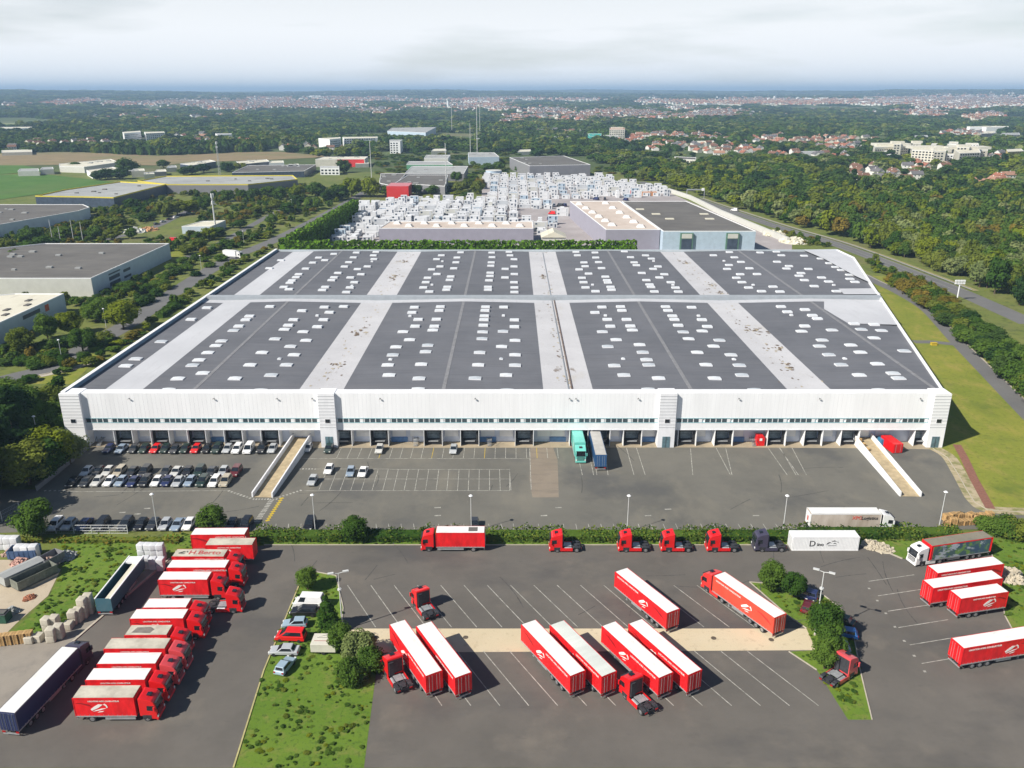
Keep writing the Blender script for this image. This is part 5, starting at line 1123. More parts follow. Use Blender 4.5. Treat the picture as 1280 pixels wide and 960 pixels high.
for i, (px, py) in enumerate(((305, 305), (365, 262), (133, 410), (78, 452), (252, 338))): lamp(G(px, py), 7, 'thin road lamp on the local road, %s one' % ORD[i + 1])
# gantry sign
X, Y = G(1196, 376); t = thing('road_floodlight', 'white lamp bank on a short mast beside the motorway', 'road light', (X, Y, 0))
b = MB(); b.cyl((0, 0, 0), .3, 7, WHITE, n=8, r2=.2); ob('pole', b.mesh('pole'), t)
b = MB()
for r_ in range(2): b.box(-2.2, 2.2, -.1, .1, 6.9 + r_ * 1.0, 7.0 + r_ * 1.0, STEEL)
for c_ in range(4):
    for r_ in range(2): b.box(-2.1 + c_ * 1.1, -1.3 + c_ * 1.1, -.3, .2, 7.0 + r_ * 1.0, 7.7 + r_ * 1.0, WHITE)
ob('lamp_bank', b.mesh('lamp_bank'), t)
# motorway signs
X, Y = G(880, 248); t = thing('road_gantry', 'pale sign gantry across the far motorway', 'gantry', (X, Y, 0))
b = MB(); b.box(-14, 0, -.2, .2, 6.4, 7.4, STEEL); b.cyl((0, 0, 0), .3, 7.4, STEEL, n=8); b.cyl((-14, 0, 0), .3, 7.4, STEEL, n=8); ob('frame', b.mesh('frame'), t)
b = MB(); b.box(-2.5, -.3, -.3, -.2, 6, 8.2, WHITE); ob('sign_board', b.mesh('sign_board'), t)
# guard rail along motorway
m = MB(); pts = [Vector((*G(x, y), 0)) for x, y in hwv]
for a, b_ in zip(pts[:-1], pts[1:]):
    d = (b_ - a).normalized(); n = Vector((d.y, -d.x, 0)) * 5.8
    if n.x < 0: n = -n
    A, B = a + n, b_ + n; m.slab([A + Vector((0, 0, .45)), B + Vector((0, 0, .45)), B + Vector((0, 0, .8)), A + Vector((0, 0, .8))], .08, STEEL)
tag(ob('guard_rail', m.mesh('guard_rail')), 'grey steel guard rail along the right motorway', 'guard rail')
m = MB()
for a, b_ in zip(pts[:-1], pts[1:]):
    d = (b_ - a).normalized(); n = Vector((d.y, -d.x, 0))
    if n.x < 0: n = -n
    A, B = a + n * 6.6, b_ + n * 6.6; A2, B2 = a + n * 9.4, b_ + n * 9.4
    m.add([(*A.xy, .09), (*B.xy, .09), (*B2.xy, .09), (*A2.xy, .09)], [(0, 3, 2, 1)] if (B - A).cross(A2 - A).z < 0 else [(0, 1, 2, 3)], pm('dry_verge', (.27, .24, .12), .95, .2, .5))
struct('verge', m)
m = MB()
for off in (-3.9, 3.9, 0.2):
    for a, b_ in zip(pts[:-1], pts[1:]):
        d = (b_ - a).normalized(); n = Vector((d.y, -d.x, 0)); A, B = a + n * off, b_ + n * off; w_ = n * .09
        m.add([(*(A - w_).xy, .068), (*(B - w_).xy, .068), (*(B + w_).xy, .068), (*(A + w_).xy, .068)], [(0, 3, 2, 1)], MARK)
struct('road_marking', m)
# masts
def mast(px, py, h, label, kind='monopole', w_=.35, z=None):
    X, Y, Z = GT(px, py); t = thing('telecom_mast' if kind != 'thin' else 'lighting_mast', label, 'mast', (X, Y, Z)); b = MB()
    if kind == 'lattice':
        for k in range(3): a = k * 2.094; b.bar((math.cos(a) * 1.2, math.sin(a) * 1.2, 0), (math.cos(a) * .4, math.sin(a) * .4, h), .12, POLE)
        z_ = 0; i = 0
        while z_ < h - 3:
            r1 = 1.2 - .8 * z_ / h; r2 = 1.2 - .8 * (z_ + 3) / h
            for k in range(3): a = k * 2.094; c_ = (k + 1) * 2.094; b.bar((math.cos(a) * r1, math.sin(a) * r1, z_), (math.cos(c_) * r2, math.sin(c_) * r2, z_ + 3), .07, POLE, 4)
            z_ += 3
    else: b.cyl((0, 0, 0), w_, h, POLE, n=8, r2=w_ * .6)
    ob('pole', b.mesh('pole'), t)
    if kind != 'thin':
        b = MB()
        for k in range(3):
            a = k * 2.094 + .4; b.box(math.cos(a) * .8 - .25, math.cos(a) * .8 + .25, math.sin(a) * .8 - .2, math.sin(a) * .8 + .2, h - 2.4, h, WHITE)
            b.box(math.cos(a) * .8 - .25, math.cos(a) * .8 + .25, math.sin(a) * .8 - .2, math.sin(a) * .8 + .2, h - 6.4, h - 4.4, WHITE)
        b.cyl((0, 0, h - 3.3), .9, .15, STEEL, n=10); ob('antenna', b.mesh('antenna'), t)
mast(270, 290, 23, 'stout white telephone mast beside the small white building', 'monopole', .6)
mast(275, 221, 34, 'tall lattice mast behind the yellow fascia building', 'lattice')
mast(464.5, 222, 36, 'thin grey mast above the yellow green tree', 'thin', .4)
mast(558, 240, 40, 'grey mast in front of the dark workshops', 'thin', .4)
mast(596.5, 192, 62, 'tallest thin mast left of the pale blue hall', 'thin', .5)
mast(588, 192, 40, 'shorter thin mast left of the tallest one', 'thin', .45)
mast(565, 166, 70, 'far thin pale mast at centre skyline', 'thin', .5)
mast(600, 170, 75, 'second far thin mast near the centre skyline', 'thin', .5)
for i, (px, py, h) in enumerate(((66, 302, 12.5), (92.5, 303, 13), (104, 303, 11.5), (76, 303, 9))):
    mast(px, py, h, 'slim grey flag mast behind the dark roofed building, %s one' % ORD[i + 1], 'thin', .22)
# water tower
X, Y = G(568, 140) ; X, Y, Z = GT(560, 134); t = thing('water_tower', 'far white water tower in the distant town', 'tower', (X, Y, Z)); b = MB(); b.cyl((0, 0, 0), 5, 30, WHITE, n=10); b.cyl((0, 0, 30), 6, 9, WHITE, n=12, r2=10); ob('shaft', b.mesh('shaft'), t)
# fence at left front
def fence(a, b_, h, label, step=3.0, mesh_=True):
    A, B = Vector((*a, 0)), Vector((*b_, 0)); d = B - A; n = max(1, int(d.length / step)); t = thing('wire_fence', label, 'fence', (A.x, A.y, 0), math.atan2(d.y, d.x)); L_ = d.length
    for i in range(n + 1):
        def pf(): m = MB(); m.box(-.05, .05, -.05, .05, 0, h, POLE); return m.mesh('post')
        if i < 90: ob('post', C(('post', h), pf), t, (L_ * i / n, 0, 0))
    m = MB()
    for z in (.1, h * .33, h * .66, h - .05): m.bar((0, 0, z), (L_, 0, z), .025, STEEL, 4)
    if mesh_:
        k = 0
        while k < L_: m.bar((k, 0, .1), (k, 0, h - .05), .012, STEEL, 3); k += .35
    ob('wire_panel', m.mesh('wire_panel'), t)
fence(G(48, 667), G(160, 667), 1.9, 'low wire fence with pale posts behind the lower car row')
fence(G(-20, 664), G(25, 640), 2.2, 'wire fence at the left picture edge below the dark trees')
b = MB(); 
a, c_ = Vector((*G(46, 614), 0)), Vector((*G(112, 560), 0)); d = c_ - a; 
t = thing('garden_wall', 'dark low wall between the tall trees and the left car park', 'wall', a[:], math.atan2(d.y, d.x)); b.box(0, d.length, -.15, .15, 0, 1.2, GWALL); b.box(-.02, d.length + .02, -.2, .2, 1.2, 1.28, GREYR); ob('wall', b.mesh('wall'), t)
# pallets of timber at right
tim = pm('pale_timber', (.50, .32, .14), .85, .25, 1.5)
rr = random.Random(5)
def pallet():
    b = MB()
    for k in range(9):
        z = k * .145
        for j in range(5): b.box(-.6, .6, -.5 + j * .23, -.38 + j * .23, z + .1, z + .13, tim)
        for j in (-.5, 0, .5): b.box(j - .05, j + .05, -.5, .55, z, z + .1, tim)
    return b.mesh('pallet_stack')
for i in range(16):
    px, py = 1183 + (i % 8) * 7.6, 651 + (i // 8) * 6 - (i % 8) * .5; X, Y = G(px, py)
    o = ob('pallet_stack', C('pallet', pallet), None, (X, Y, .05), rr.uniform(-.5, .5), (1.15, 1.15, rr.uniform(.7, 1.25))); tag(o, 'leaning stack of pale wooden pallets by the hedge, %s from the left, %s row' % (ORD[i % 8 + 1], ['back', 'front'][i // 8]), 'pallet stack', 'wooden pallets by the hedge')
for i in range(5):
    px, py = 3 + i * 8.5, 806 - i; X, Y = G(px, py); o = ob('pallet_stack', C('pallet', pallet), None, (X, Y, .05), .1, (1, 1, 1.4)); tag(o, 'yellow wooden pallet stack at the lower left edge, %s from the left' % ORD[i + 1], 'pallet stack', 'wooden pallets by the grass')
# big bags / blocks
BAG = pm('white_bulk_bag', (.62, .63, .66), .8, .12, 1.5, bump=.5); BAGB = pm('beige_bulk_bag', (.50, .46, .38), .8, .15, 1.5, bump=.5)
def bag(m_):
    b = MB(); b.box(-.5, .5, -.5, .5, 0, 1.0, m_); me = b.mesh('bulk_bag', .09, True, 2); return me
def bags(lst, m_, where, grp, s=1.0):
    for i, (px, py, lv) in enumerate(lst):
        X, Y = G(px, py); 
        for k in range(lv):
            o = ob('bulk_bag', C(('bag', m_.name), lambda: bag(m_)), None, (X + rr.uniform(-.06, .06), Y + rr.uniform(-.06, .06), .05 + k * .98 * s), rr.uniform(-.15, .15), (1.1 * s, 1.1 * s, s))
            tag(o, '%s of %s %s' % (['bottom bag', 'second bag up', 'third bag up'][k], '%s column' % ORD[i + 1], where), 'bulk bag', grp)
bags([(-4 + 8.5 * i, 686, 2) for i in range(4)] + [(27 + 8.5 * i, 697, 2) for i in range(3)], BAG, 'of white bags in the sandy yard', 'white bulk bags in the sandy yard', 1.3)
bags([(179, 700, 3), (187, 700, 3), (195, 700, 3), (203, 700, 3), (184, 710, 2), (193, 711, 2), (202, 712, 2)], BAG, 'of white bags behind the left lorries', 'white bulk bags behind the left lorries', 1.15)
bags([(61, 788, 2), (70, 786, 2), (66, 801, 2), (75, 797, 2), (93, 779, 2), (99, 776, 2), (106, 771, 3), (113, 766, 3), (86, 786, 1), (49, 801, 1), (38, 803, 1)], BAGB, 'of beige bags along the grass bank', 'beige bulk bags along the grass bank', 1.2)
# sandy yard items
def skip(px, py, rz, col, label, L_=6.0, closed=False):
    X, Y = G(px, py); m_ = col; t = thing('skip_container', label, 'skip', (X, Y, .05), rz); b = MB()
    for s in (-1, 1): b.slab([(0, s * 1.15, .3), (L_, s * 1.15, .3), (L_, s * 1.2, 1.9), (0, s * 1.2, 1.9)], .08, m_)
    for x in (0, L_ - .08): b.box(x, x + .08, -1.2, 1.2, .3, 1.9, m_)
    b.box(0, L_, -1.1, 1.1, .2, .3, CHAS)
    for k in range(6):
        for s in (-1, 1): b.box(.3 + k * L_ / 6, .42 + k * L_ / 6, s * 1.26 - .05, s * 1.26 + .05, .3, 1.85, m_)
    ob('body', b.mesh('body'), t)
    if closed: b = MB(); b.slab([(-.05, -1.25, 1.9), (L_ + .05, -1.25, 1.9), (L_ + .05, 0, 2.25), (-.05, 0, 2.25)], .05, LGREYR); b.slab([(-.05, 0, 2.25), (L_ + .05, 0, 2.25), (L_ + .05, 1.25, 1.9), (-.05, 1.25, 1.9)], .05, LGREYR); ob('cover', b.mesh('cover'), t)
skip(19, 738, 1.0, pm('olive_grey_steel', (.17, .18, .15), .7, .3, 1), 'open grey green skip in the sandy yard at left', 7)
skip(3, 733, 1.0, LGREYR, 'covered pale grey skip beside the open one', 7, True)
skip(52, 712, 1.15, GWALL, 'small grey skip at the edge of the sandy yard', 4)
skip(14, 697, .1, pm('dull_blue_steel', (.06, .11, .22), .6, .2, 1), 'dull blue skip below the white bags', 5)
X, Y = G(3, 776); b = MB(); b.box(-1.2, 1.2, -.9, .9, 0, 1.5, pm('dark_green_steel', (.02, .08, .05), .6, .3, 1)); b.box(-1.25, 1.25, -.95, .95, 1.5, 1.6, CHAS); b.box(-.9, .9, -.5, .5, 1.6, 1.75, GREYR); tag(ob('waste_bin', b.mesh('waste_bin', .04), None, (X, Y, .05)), 'dark green waste bin at the left edge', 'bin')
BRK = pm('rubble', (.42, .30, .24), .95, .4, 1.5)
def heap(px, py, r_, h, mat, label, cat='rubble heap', seed=1):
    X, Y = G(px, py); q = random.Random(seed); b = MB()
    for _ in range(70):
        a = q.random() * 6.28; d = r_ * math.sqrt(q.random()); z = h * (1 - d / r_) * .9; s = q.uniform(.15, .5) * max(.6, r_ / 3)
        c_ = Vector((math.cos(a) * d, math.sin(a) * d, z)); M_ = Matrix.Rotation(q.random() * 3, 3, Vector((q.random(), q.random(), q.random())).normalized())
        vs_ = [c_ + M_ @ Vector((x * s, y * s * .7, w_ * s * .6)) for x in (-1, 1) for y in (-1, 1) for w_ in (-1, 1)]
        for v in vs_: v.z = max(v.z, .0)
        b.add(vs_, [(0, 1, 3, 2), (4, 6, 7, 5), (0, 4, 5, 1), (2, 3, 7, 6), (0, 2, 6, 4), (1, 5, 7, 3)], mat)
    n = 10; b.add([(0, 0, h * .8)] + [(r_ * math.cos(k * .628), r_ * math.sin(k * .628), 0) for k in range(n)], [(0, k + 1, (k + 1) % n + 1) for k in range(n)], mat)
    tag(ob('rubble_heap', b.mesh('rubble_heap'), None, (X, Y, .05)), label, cat)
heap(25, 704, 1.6, 1.2, pm('pink_rubble', (.50, .30, .25), .9, .3, 1), 'heap of pinkish rubble in the sandy yard', seed=2)
heap(62, 705, 1.8, 1.6, BRK, 'heap of mixed rubble by the small skip', seed=3)
heap(13, 692, 1.4, .9, BRK, 'low brown rubble heap beside the white bags', seed=4)
heap(37, 748, .9, .4, pm('brick_rubble', (.35, .14, .08), .9, .3, 1), 'few broken bricks on the sand', seed=5)
heap(15, 766, 1.0, 1.4, LGREYR, 'heap of grey scrap at the left edge', seed=6)
heap(82, 697, 2.0, 1.4, LGREYR, 'grey scrap pile on the grass bank', seed=7)
heap(1090, 682, 2.0, 1.0, pm('boulders', (.45, .40, .31), .9, .2, 1), 'row of pale boulders beside the white container, left end', 'boulders', 8)
heap(1103, 686, 2.0, .9, pm('boulders', (.45, .40, .31), .9, .2, 1), 'row of pale boulders nearer the white cab', 'boulders', 9)
heap(1263, 722, 2.6, 2.2, pm('boulders', (.45, .40, .31), .9, .2, 1), 'pale boulder heap behind the right hand trailers', 'boulders', 10)
heap(993, 303, 8, 3, CREAMR, 'white heap at the right corner of the storage hall', seed=11)
heap(968, 294, 7, 3, CREAMR, 'white heap along the right side of the storage hall', seed=12)
heap(60 + 125, 288, 6, 2, pm('orange_scrap', (.45, .25, .12), .9, .4, .5), 'orange and brown scrap heap left of the small white building', seed=13)
heap(170, 290, 7, 2.5, CREAMW, 'pale scrap heap at the left of the scrap yard', seed=14)
# white concrete wall along the storage hall
b = MB(); pts = [G(x, y) for x, y in ((835, 240), (862, 249), (900, 268), (940, 285), (985, 304))]; p0 = pts[0]
for a, c_ in zip(pts[:-1], pts[1:]):
    A, B = Vector((a[0] - p0[0], a[1] - p0[1])), Vector((c_[0] - p0[0], c_[1] - p0[1])); n = Vector((-(B - A).y, (B - A).x)).normalized() * .8; b.prism([(A + n)[:], (B + n)[:], (B - n)[:], (A - n)[:]], 0, 3.2, CREAMW)
tag(ob('boundary_wall', b.mesh('boundary_wall'), None, (*p0, 0)), 'long pale wall between the storage hall and the motorway trees', 'wall')
# container pair at right dock, blue skip, red kiosk, pallets on ramp
def fcont(loc, rz, L_, m_, label, h=2.4):
    t = thing('shipping_container', label, 'container', (*loc, .05), rz); b = MB(); b.box(0, L_, -1.2, 1.2, .1, h, m_)
    for s in (-1, 1):
        for k in range(int(L_ / .3)): b.box(.1 + k * .3, .22 + k * .3, s * 1.22 - .02, s * 1.22 + .02, .2, h - .1, m_)
    ob('body', b.mesh('body'), t); b = MB(); b.box(-.06, 0, -1.1, 1.1, .2, h - .1, m_)
    for y in (-.6, .6): b.bar((-.09, y, .2), (-.09, y, h - .1), .03, STEEL)
    ob('door', b.mesh('door'), t)
a = Vector(G(1121.5, 567)); fcont(a[:], math.radians(97), 5.6, REDP, 'bright red container beside the right loading ramp')
fcont(G(1098, 556), math.radians(5), 3.6, paint('skip_blue', (.05, .22, .38)), 'blue container against the docks by the right ramp', 1.8)
X, Y = G(949, 556); t = thing('waste_compactor', 'red compactor standing between two docks', 'compactor', (X, Y, .05)); b = MB(); b.xprof([(-1, 0), (1, 0), (1, 2.2), (.6, 2.7), (-1, 2.7)], -.9, .9, REDP); ob('body', b.mesh('body', .06), t); b = MB(); b.box(-.3, .3, -.95, -.9, 1.4, 2.0, WHITE); ob('panel', b.mesh('panel'), t)
for i, (px, py) in enumerate(((1073, 553), (1078, 558), (1084, 563))):
    X, Y = G(px, py, 1.0); b = MB(); 
    for k in range(5): b.box(-.6, .6, -.5, .5, k * .18, k * .18 + .1, tim)
    tag(ob('crate', b.mesh('crate'), None, (X, Y, 1.25 - .28 * i), .4 * i), 'brown wooden crate on the right loading ramp, %s from the top' % ORD[i + 1], 'crate')
# pale sign board on the grass island
X, Y = G(407, 812); t = thing('trailer_box', 'flat pale box trailer with faint pictures on the grass island', 'trailer', (X, Y, .05), -.02); b = MB(); b.box(-1.9, 1.9, -1.4, 1.4, .5, 1.9, CREAM); ob('body', b.mesh('body', .04), t)
b = MB(); b.box(-1.5, 1.4, -.5, -.42, 1.91, 1.93, DRED); b.box(-1.2, 1.2, .3, .36, 1.91, 1.93, GREYR); b.prism([(-1.0, .5), (0, .9), (1.1, .6), (.2, 1.1)], 1.91, 1.93, GREYR); ob('print', b.mesh('print'), t)
for s in (-1, 1): add_wheel(t, 0, s * 1.3, .3, .2, False)
# hydrant / marker
X, Y = G(1167, 431.5); b = MB(); b.box(-.9, .9, -.6, .6, 0, .8, MARKY); b.box(-1, 1, -.7, .7, .8, .9, MARKY); tag(ob('gas_box', b.mesh('gas_box'), None, (X, Y, .03)), 'small yellow box on the right lawn', 'utility box')
# manholes
for i, (px, py) in enumerate(((470, 797), (892, 798), (964, 800), (582, 797))):
    X, Y = G(px, py); b = MB(); b.cyl((0, 0, 0), .42, .03, pm('manhole_iron', (.10, .08, .06), .8, .3, 3), n=16); tag(ob('manhole_cover', b.mesh('manhole_cover'), None, (X, Y, .055)), 'round iron manhole cover on the pale strip, %s from the left' % ORD[[1, 3, 4, 2][i]], 'manhole cover')

# ------------------------------------------------------------ white site cabins in the storage yard
WCAB = pm('white_cabin', (.72, .73, .75), .6, .08, .4); GCAB = pm('grey_white_cabin', (.52, .54, .57), .6, .1, .4)
def cabin(v):
    b = MB(); m_ = [WCAB, WCAB, GCAB, WCAB, WCAB, PBLUE, WCAB, GCAB, WCAB, WCAB, CREAMW, WCAB][v]; L_ = [6, 6, 8, 4.8][v % 4]
    b.box(-L_ / 2, L_ / 2, -1.25, 1.25, .12, 2.7, m_); b.box(-L_ / 2 - .04, L_ / 2 + .04, -1.29, 1.29, 2.62, 2.78, WCAB); b.box(-L_ / 2 - .04, L_ / 2 + .04, -1.29, 1.29, 0, .14, GCAB)
    b.box(-L_ / 2 + .6, -L_ / 2 + 1.8, -1.28, -1.2, 1.2, 2.2, DWALL); b.box(L_ / 2 - 1.6, L_ / 2 - .7, -1.28, -1.2, .2, 2.2, DWALL if v % 2 else GCAB)
    b.box(L_ / 2 - .02, L_ / 2 + .03, -.5, .5, 1.1, 2.1, DWALL)
    return b.mesh('site_cabin')
def inpoly(x, y, poly):
    c_ = False; n = len(poly)
    for i in range(n):
        x1, y1 = poly[i]; x2, y2 = poly[i - 1]
        if (y1 > y) != (y2 > y) and x < (x2 - x1) * (y - y1) / (y2 - y1) + x1: c_ = not c_
    return c_
zoneA = P([(408, 303), (445, 262), (500, 250), (602, 249), (672, 251), (705, 268), (690, 290), (668, 303)]); zoneB = P([(604, 250), (606, 222.5), (745, 222), (828, 238), (835, 246), (715, 249)])
cab = []
y = 440.0
while y < 900:
    st = 4.6 + (y > 650) * 4.5
    x = -125.0
    while x < 150:
        X, Y = x + rr.uniform(-.3, .3), y + rr.uniform(-.15, .15)
        okA = inpoly(X, Y, zoneA) and not (-80 < X < 18 and 457 < Y < 492); okB = inpoly(X, Y, zoneB)
        if (okA and rr.random() < .84 and not (-8 < X < 30 and 540 < Y < 610 and X > 5)) or (okB and rr.random() < .8): cab.append((X, Y, 2 if okA else 3))
        x += 8.4
    y += st
cab.sort(key=lambda c: c[1] + rr.uniform(-8, 8)); n_c = 0; cabx = []
for X, Y, lv in cab:
    k_ = rr.choice([1, 1, 2]) if lv == 2 else rr.choice([1, 1, 2, 2]); v = rr.randrange(12); rz = rr.uniform(-.02, .02) + (PI / 2 if rr.random() < (.1 if lv == 2 else .04) else 0)
    for k in range(k_):
        if n_c >= 296: cabx.append(((X, Y, .06 + k * 2.78), (1, 1, 1), rz, v)); continue
        o = ob('site_cabin', C(('cabin', v), lambda: cabin(v)), None, (X, Y, .06 + k * 2.78), rz); n_c += 1
        tag(o, ['white site cabin standing on the ground of the storage yard behind the warehouse', 'white site cabin stacked on another cabin in the storage yard', 'white site cabin on top of a stack of three in the storage yard'][k], 'site cabin', ['ground level cabins of the storage yard', 'second level cabins of the storage yard', 'third level cabins of the storage yard'][k])
for i, (px, py, c) in enumerate(((688, 275, 'navy'), (693, 281, 'silver'), (682, 258, 'light blue'), (692, 258, 'white'), (700, 258, 'dark grey'), (706, 258, 'navy'), (745, 250, 'navy'), (756, 250, 'dark grey'), (782, 251, 'navy'), (690, 268, 'red'))):
    X, Y = G(px, py); car((X, Y), rr.uniform(0, 3), 'van', c, CC[c], '%s van parked in the storage yard, %s one counted from the left front' % (c, ORD[i + 1]), 'vans in the storage yard')
fcont(G(788, 243), 0, 6, REDP, 'red container at the back of the storage yard', 3); fcont(G(794, 243), 0, 6, paint('teal_container', (.03, .35, .32)), 'teal container beside the red one in the storage yard', 3); fcont(G(802, 245), 0, 12, pm('orange_container', (.55, .28, .15), .6, .1, .5), 'long orange brown container at the back of the storage yard', 3.5)
# tank
X, Y = G(617, 223); b = MB(); b.cyl((0, 0, 0), 8, 7, PBLUE, n=24); b.cyl((0, 0, 7), 8.2, .3, CREAMW, n=24, r2=7.6); tag(ob('storage_tank', b.mesh('storage_tank'), None, (X, Y + 8, 0)), 'round pale blue tank at the left back corner of the storage yard', 'tank')

# ------------------------------------------------------------ trees
def crown_mesh(key, nleaf, leaf, mat, seed, shape='round', core=True):
    """crown of about radius 4, total height 10 (trunk included)"""
    def f():
        q = random.Random(seed); b = MB()
        rx, rz_, zc = {'round': (4, 4.5, 5.1), 'tall': (2.0, 5.0, 5.4), 'wide': (5.2, 4.0, 4.2), 'cone': (2.6, 5.2, 5.0), 'shrub': (4, 3.2, 2.4)}[shape]
        lobes = []
        nl = 26 if nleaf > 900 else 14
        for i in range(nl):
            u = q.uniform(-1, 1); a = q.random() * 6.283; r = math.sqrt(max(0, 1 - u * u)); k = q.uniform(.45, .72)
            if shape == 'cone': t = q.random(); lobes.append((Vector((math.cos(a) * rx * (1 - t) * .7, math.sin(a) * rx * (1 - t) * .7, .9 + t * 8.4)), rx * (.18 + .36 * (1 - t))))
            else: lobes.append((Vector((rx * r * math.cos(a) * k, rx * r * math.sin(a) * k, zc + rz_ * u * k * (1 if u > 0 else .8))), q.uniform(.26, .46) * min(rx, rz_ + .6) * (1.15 if shape == 'shrub' else 1)))
        for i in range(nleaf):
            c_, lr = lobes[q.randrange(len(lobes))]; d = Vector((q.gauss(0, 1), q.gauss(0, 1), q.gauss(.25, 1))).normalized(); p = c_ + d * lr * (1.12 - .42 * q.random() ** 2)
            if p.z < .15: p.z = .15 + q.random() * .3
            nrm = (d + Vector((q.gauss(0, .45), q.gauss(0, .45), q.gauss(.45, .45)))).normalized(); t_ = nrm.orthogonal().normalized(); t_ = Matrix.Rotation(q.random() * 6.28, 3, nrm) @ t_; w_ = nrm.cross(t_); s = leaf * q.uniform(.6, 1.3)
            b.add([p - t_ * s, p - w_ * s * .7, p + t_ * s, p + w_ * s * .7], [(0, 1, 2, 3)], mat)
        if core:
            for c_, lr in lobes[:nl]:
                r = lr * .72; vs_ = []; fs_ = []
                for j in range(4):
                    ph = PI * (j + .5) / 4 - PI / 2
                    for i in range(6): a = i * 1.047; vs_.append(c_ + Vector((math.cos(a) * math.cos(ph), math.sin(a) * math.cos(ph), math.sin(ph))) * r)
                for j in range(3):
                    for i in range(6): fs_.append((j * 6 + i, j * 6 + (i + 1) % 6, (j + 1) * 6 + (i + 1) % 6, (j + 1) * 6 + i))
                fs_.append(tuple(range(18, 24))); b.add(vs_, fs_, mat)
        return b.mesh('crown')
    return C(('crown', key, nleaf, mat.name, seed, shape), f)
def trunk_mesh(shape):
    def f():
        b = MB(); h = {'round': 5, 'tall': 5, 'wide': 4.4, 'cone': 8, 'shrub': 1.8}[shape]; b.cyl((0, 0, -.1), .26, h, BARK, n=7, r2=.12)
        if shape in ('round', 'wide'):
            for k in range(5): a = k * 1.256 + .3; b.bar((0, 0, h * (.45 + .08 * k)), (math.cos(a) * 1.7, math.sin(a) * 1.7, h * (.8 + .05 * k)), .08, BARK, 5)
        elif shape == 'shrub':
            for k in range(5): a = k * 1.256; b.bar((0, 0, .1), (math.cos(a) * 1.2, math.sin(a) * 1.2, 1.8), .06, BARK, 5)
        return b.mesh('trunk')
    return C(('trunk', shape), f)
NTREE = [0]
def tree(x, y, h, r, leafk, shape, label, group=None, lod=1, name=None, seed=None, z=0):
    base_r = {'round': 4, 'tall': 2, 'wide': 5.2, 'cone': 2.6, 'shrub': 4}[shape]; bh = {'round': 9.6, 'tall': 10.2, 'wide': 8.4, 'cone': 9.8, 'shrub': 5.2}[shape]
    sd = (NTREE[0] * 7) % (4 if lod < 2 else 3) if seed is None else seed; NTREE[0] += 1
    n, lf = {0: (5200, .26), 1: (1700, .42), 2: (650, .66)}[lod]
    nm = name or ('shrub' if shape == 'shrub' else 'tree')
    t = thing(nm, label, 'shrub' if nm in ('shrub', 'bush') else 'tree', (x, y, z), R.random() * 6.28, group, (r / base_r, r / base_r, h / bh))
    ob('crown', crown_mesh(lod, n, lf, LEAF[leafk], sd + 1, shape), t); ob('trunk', trunk_mesh(shape), t)
    return t
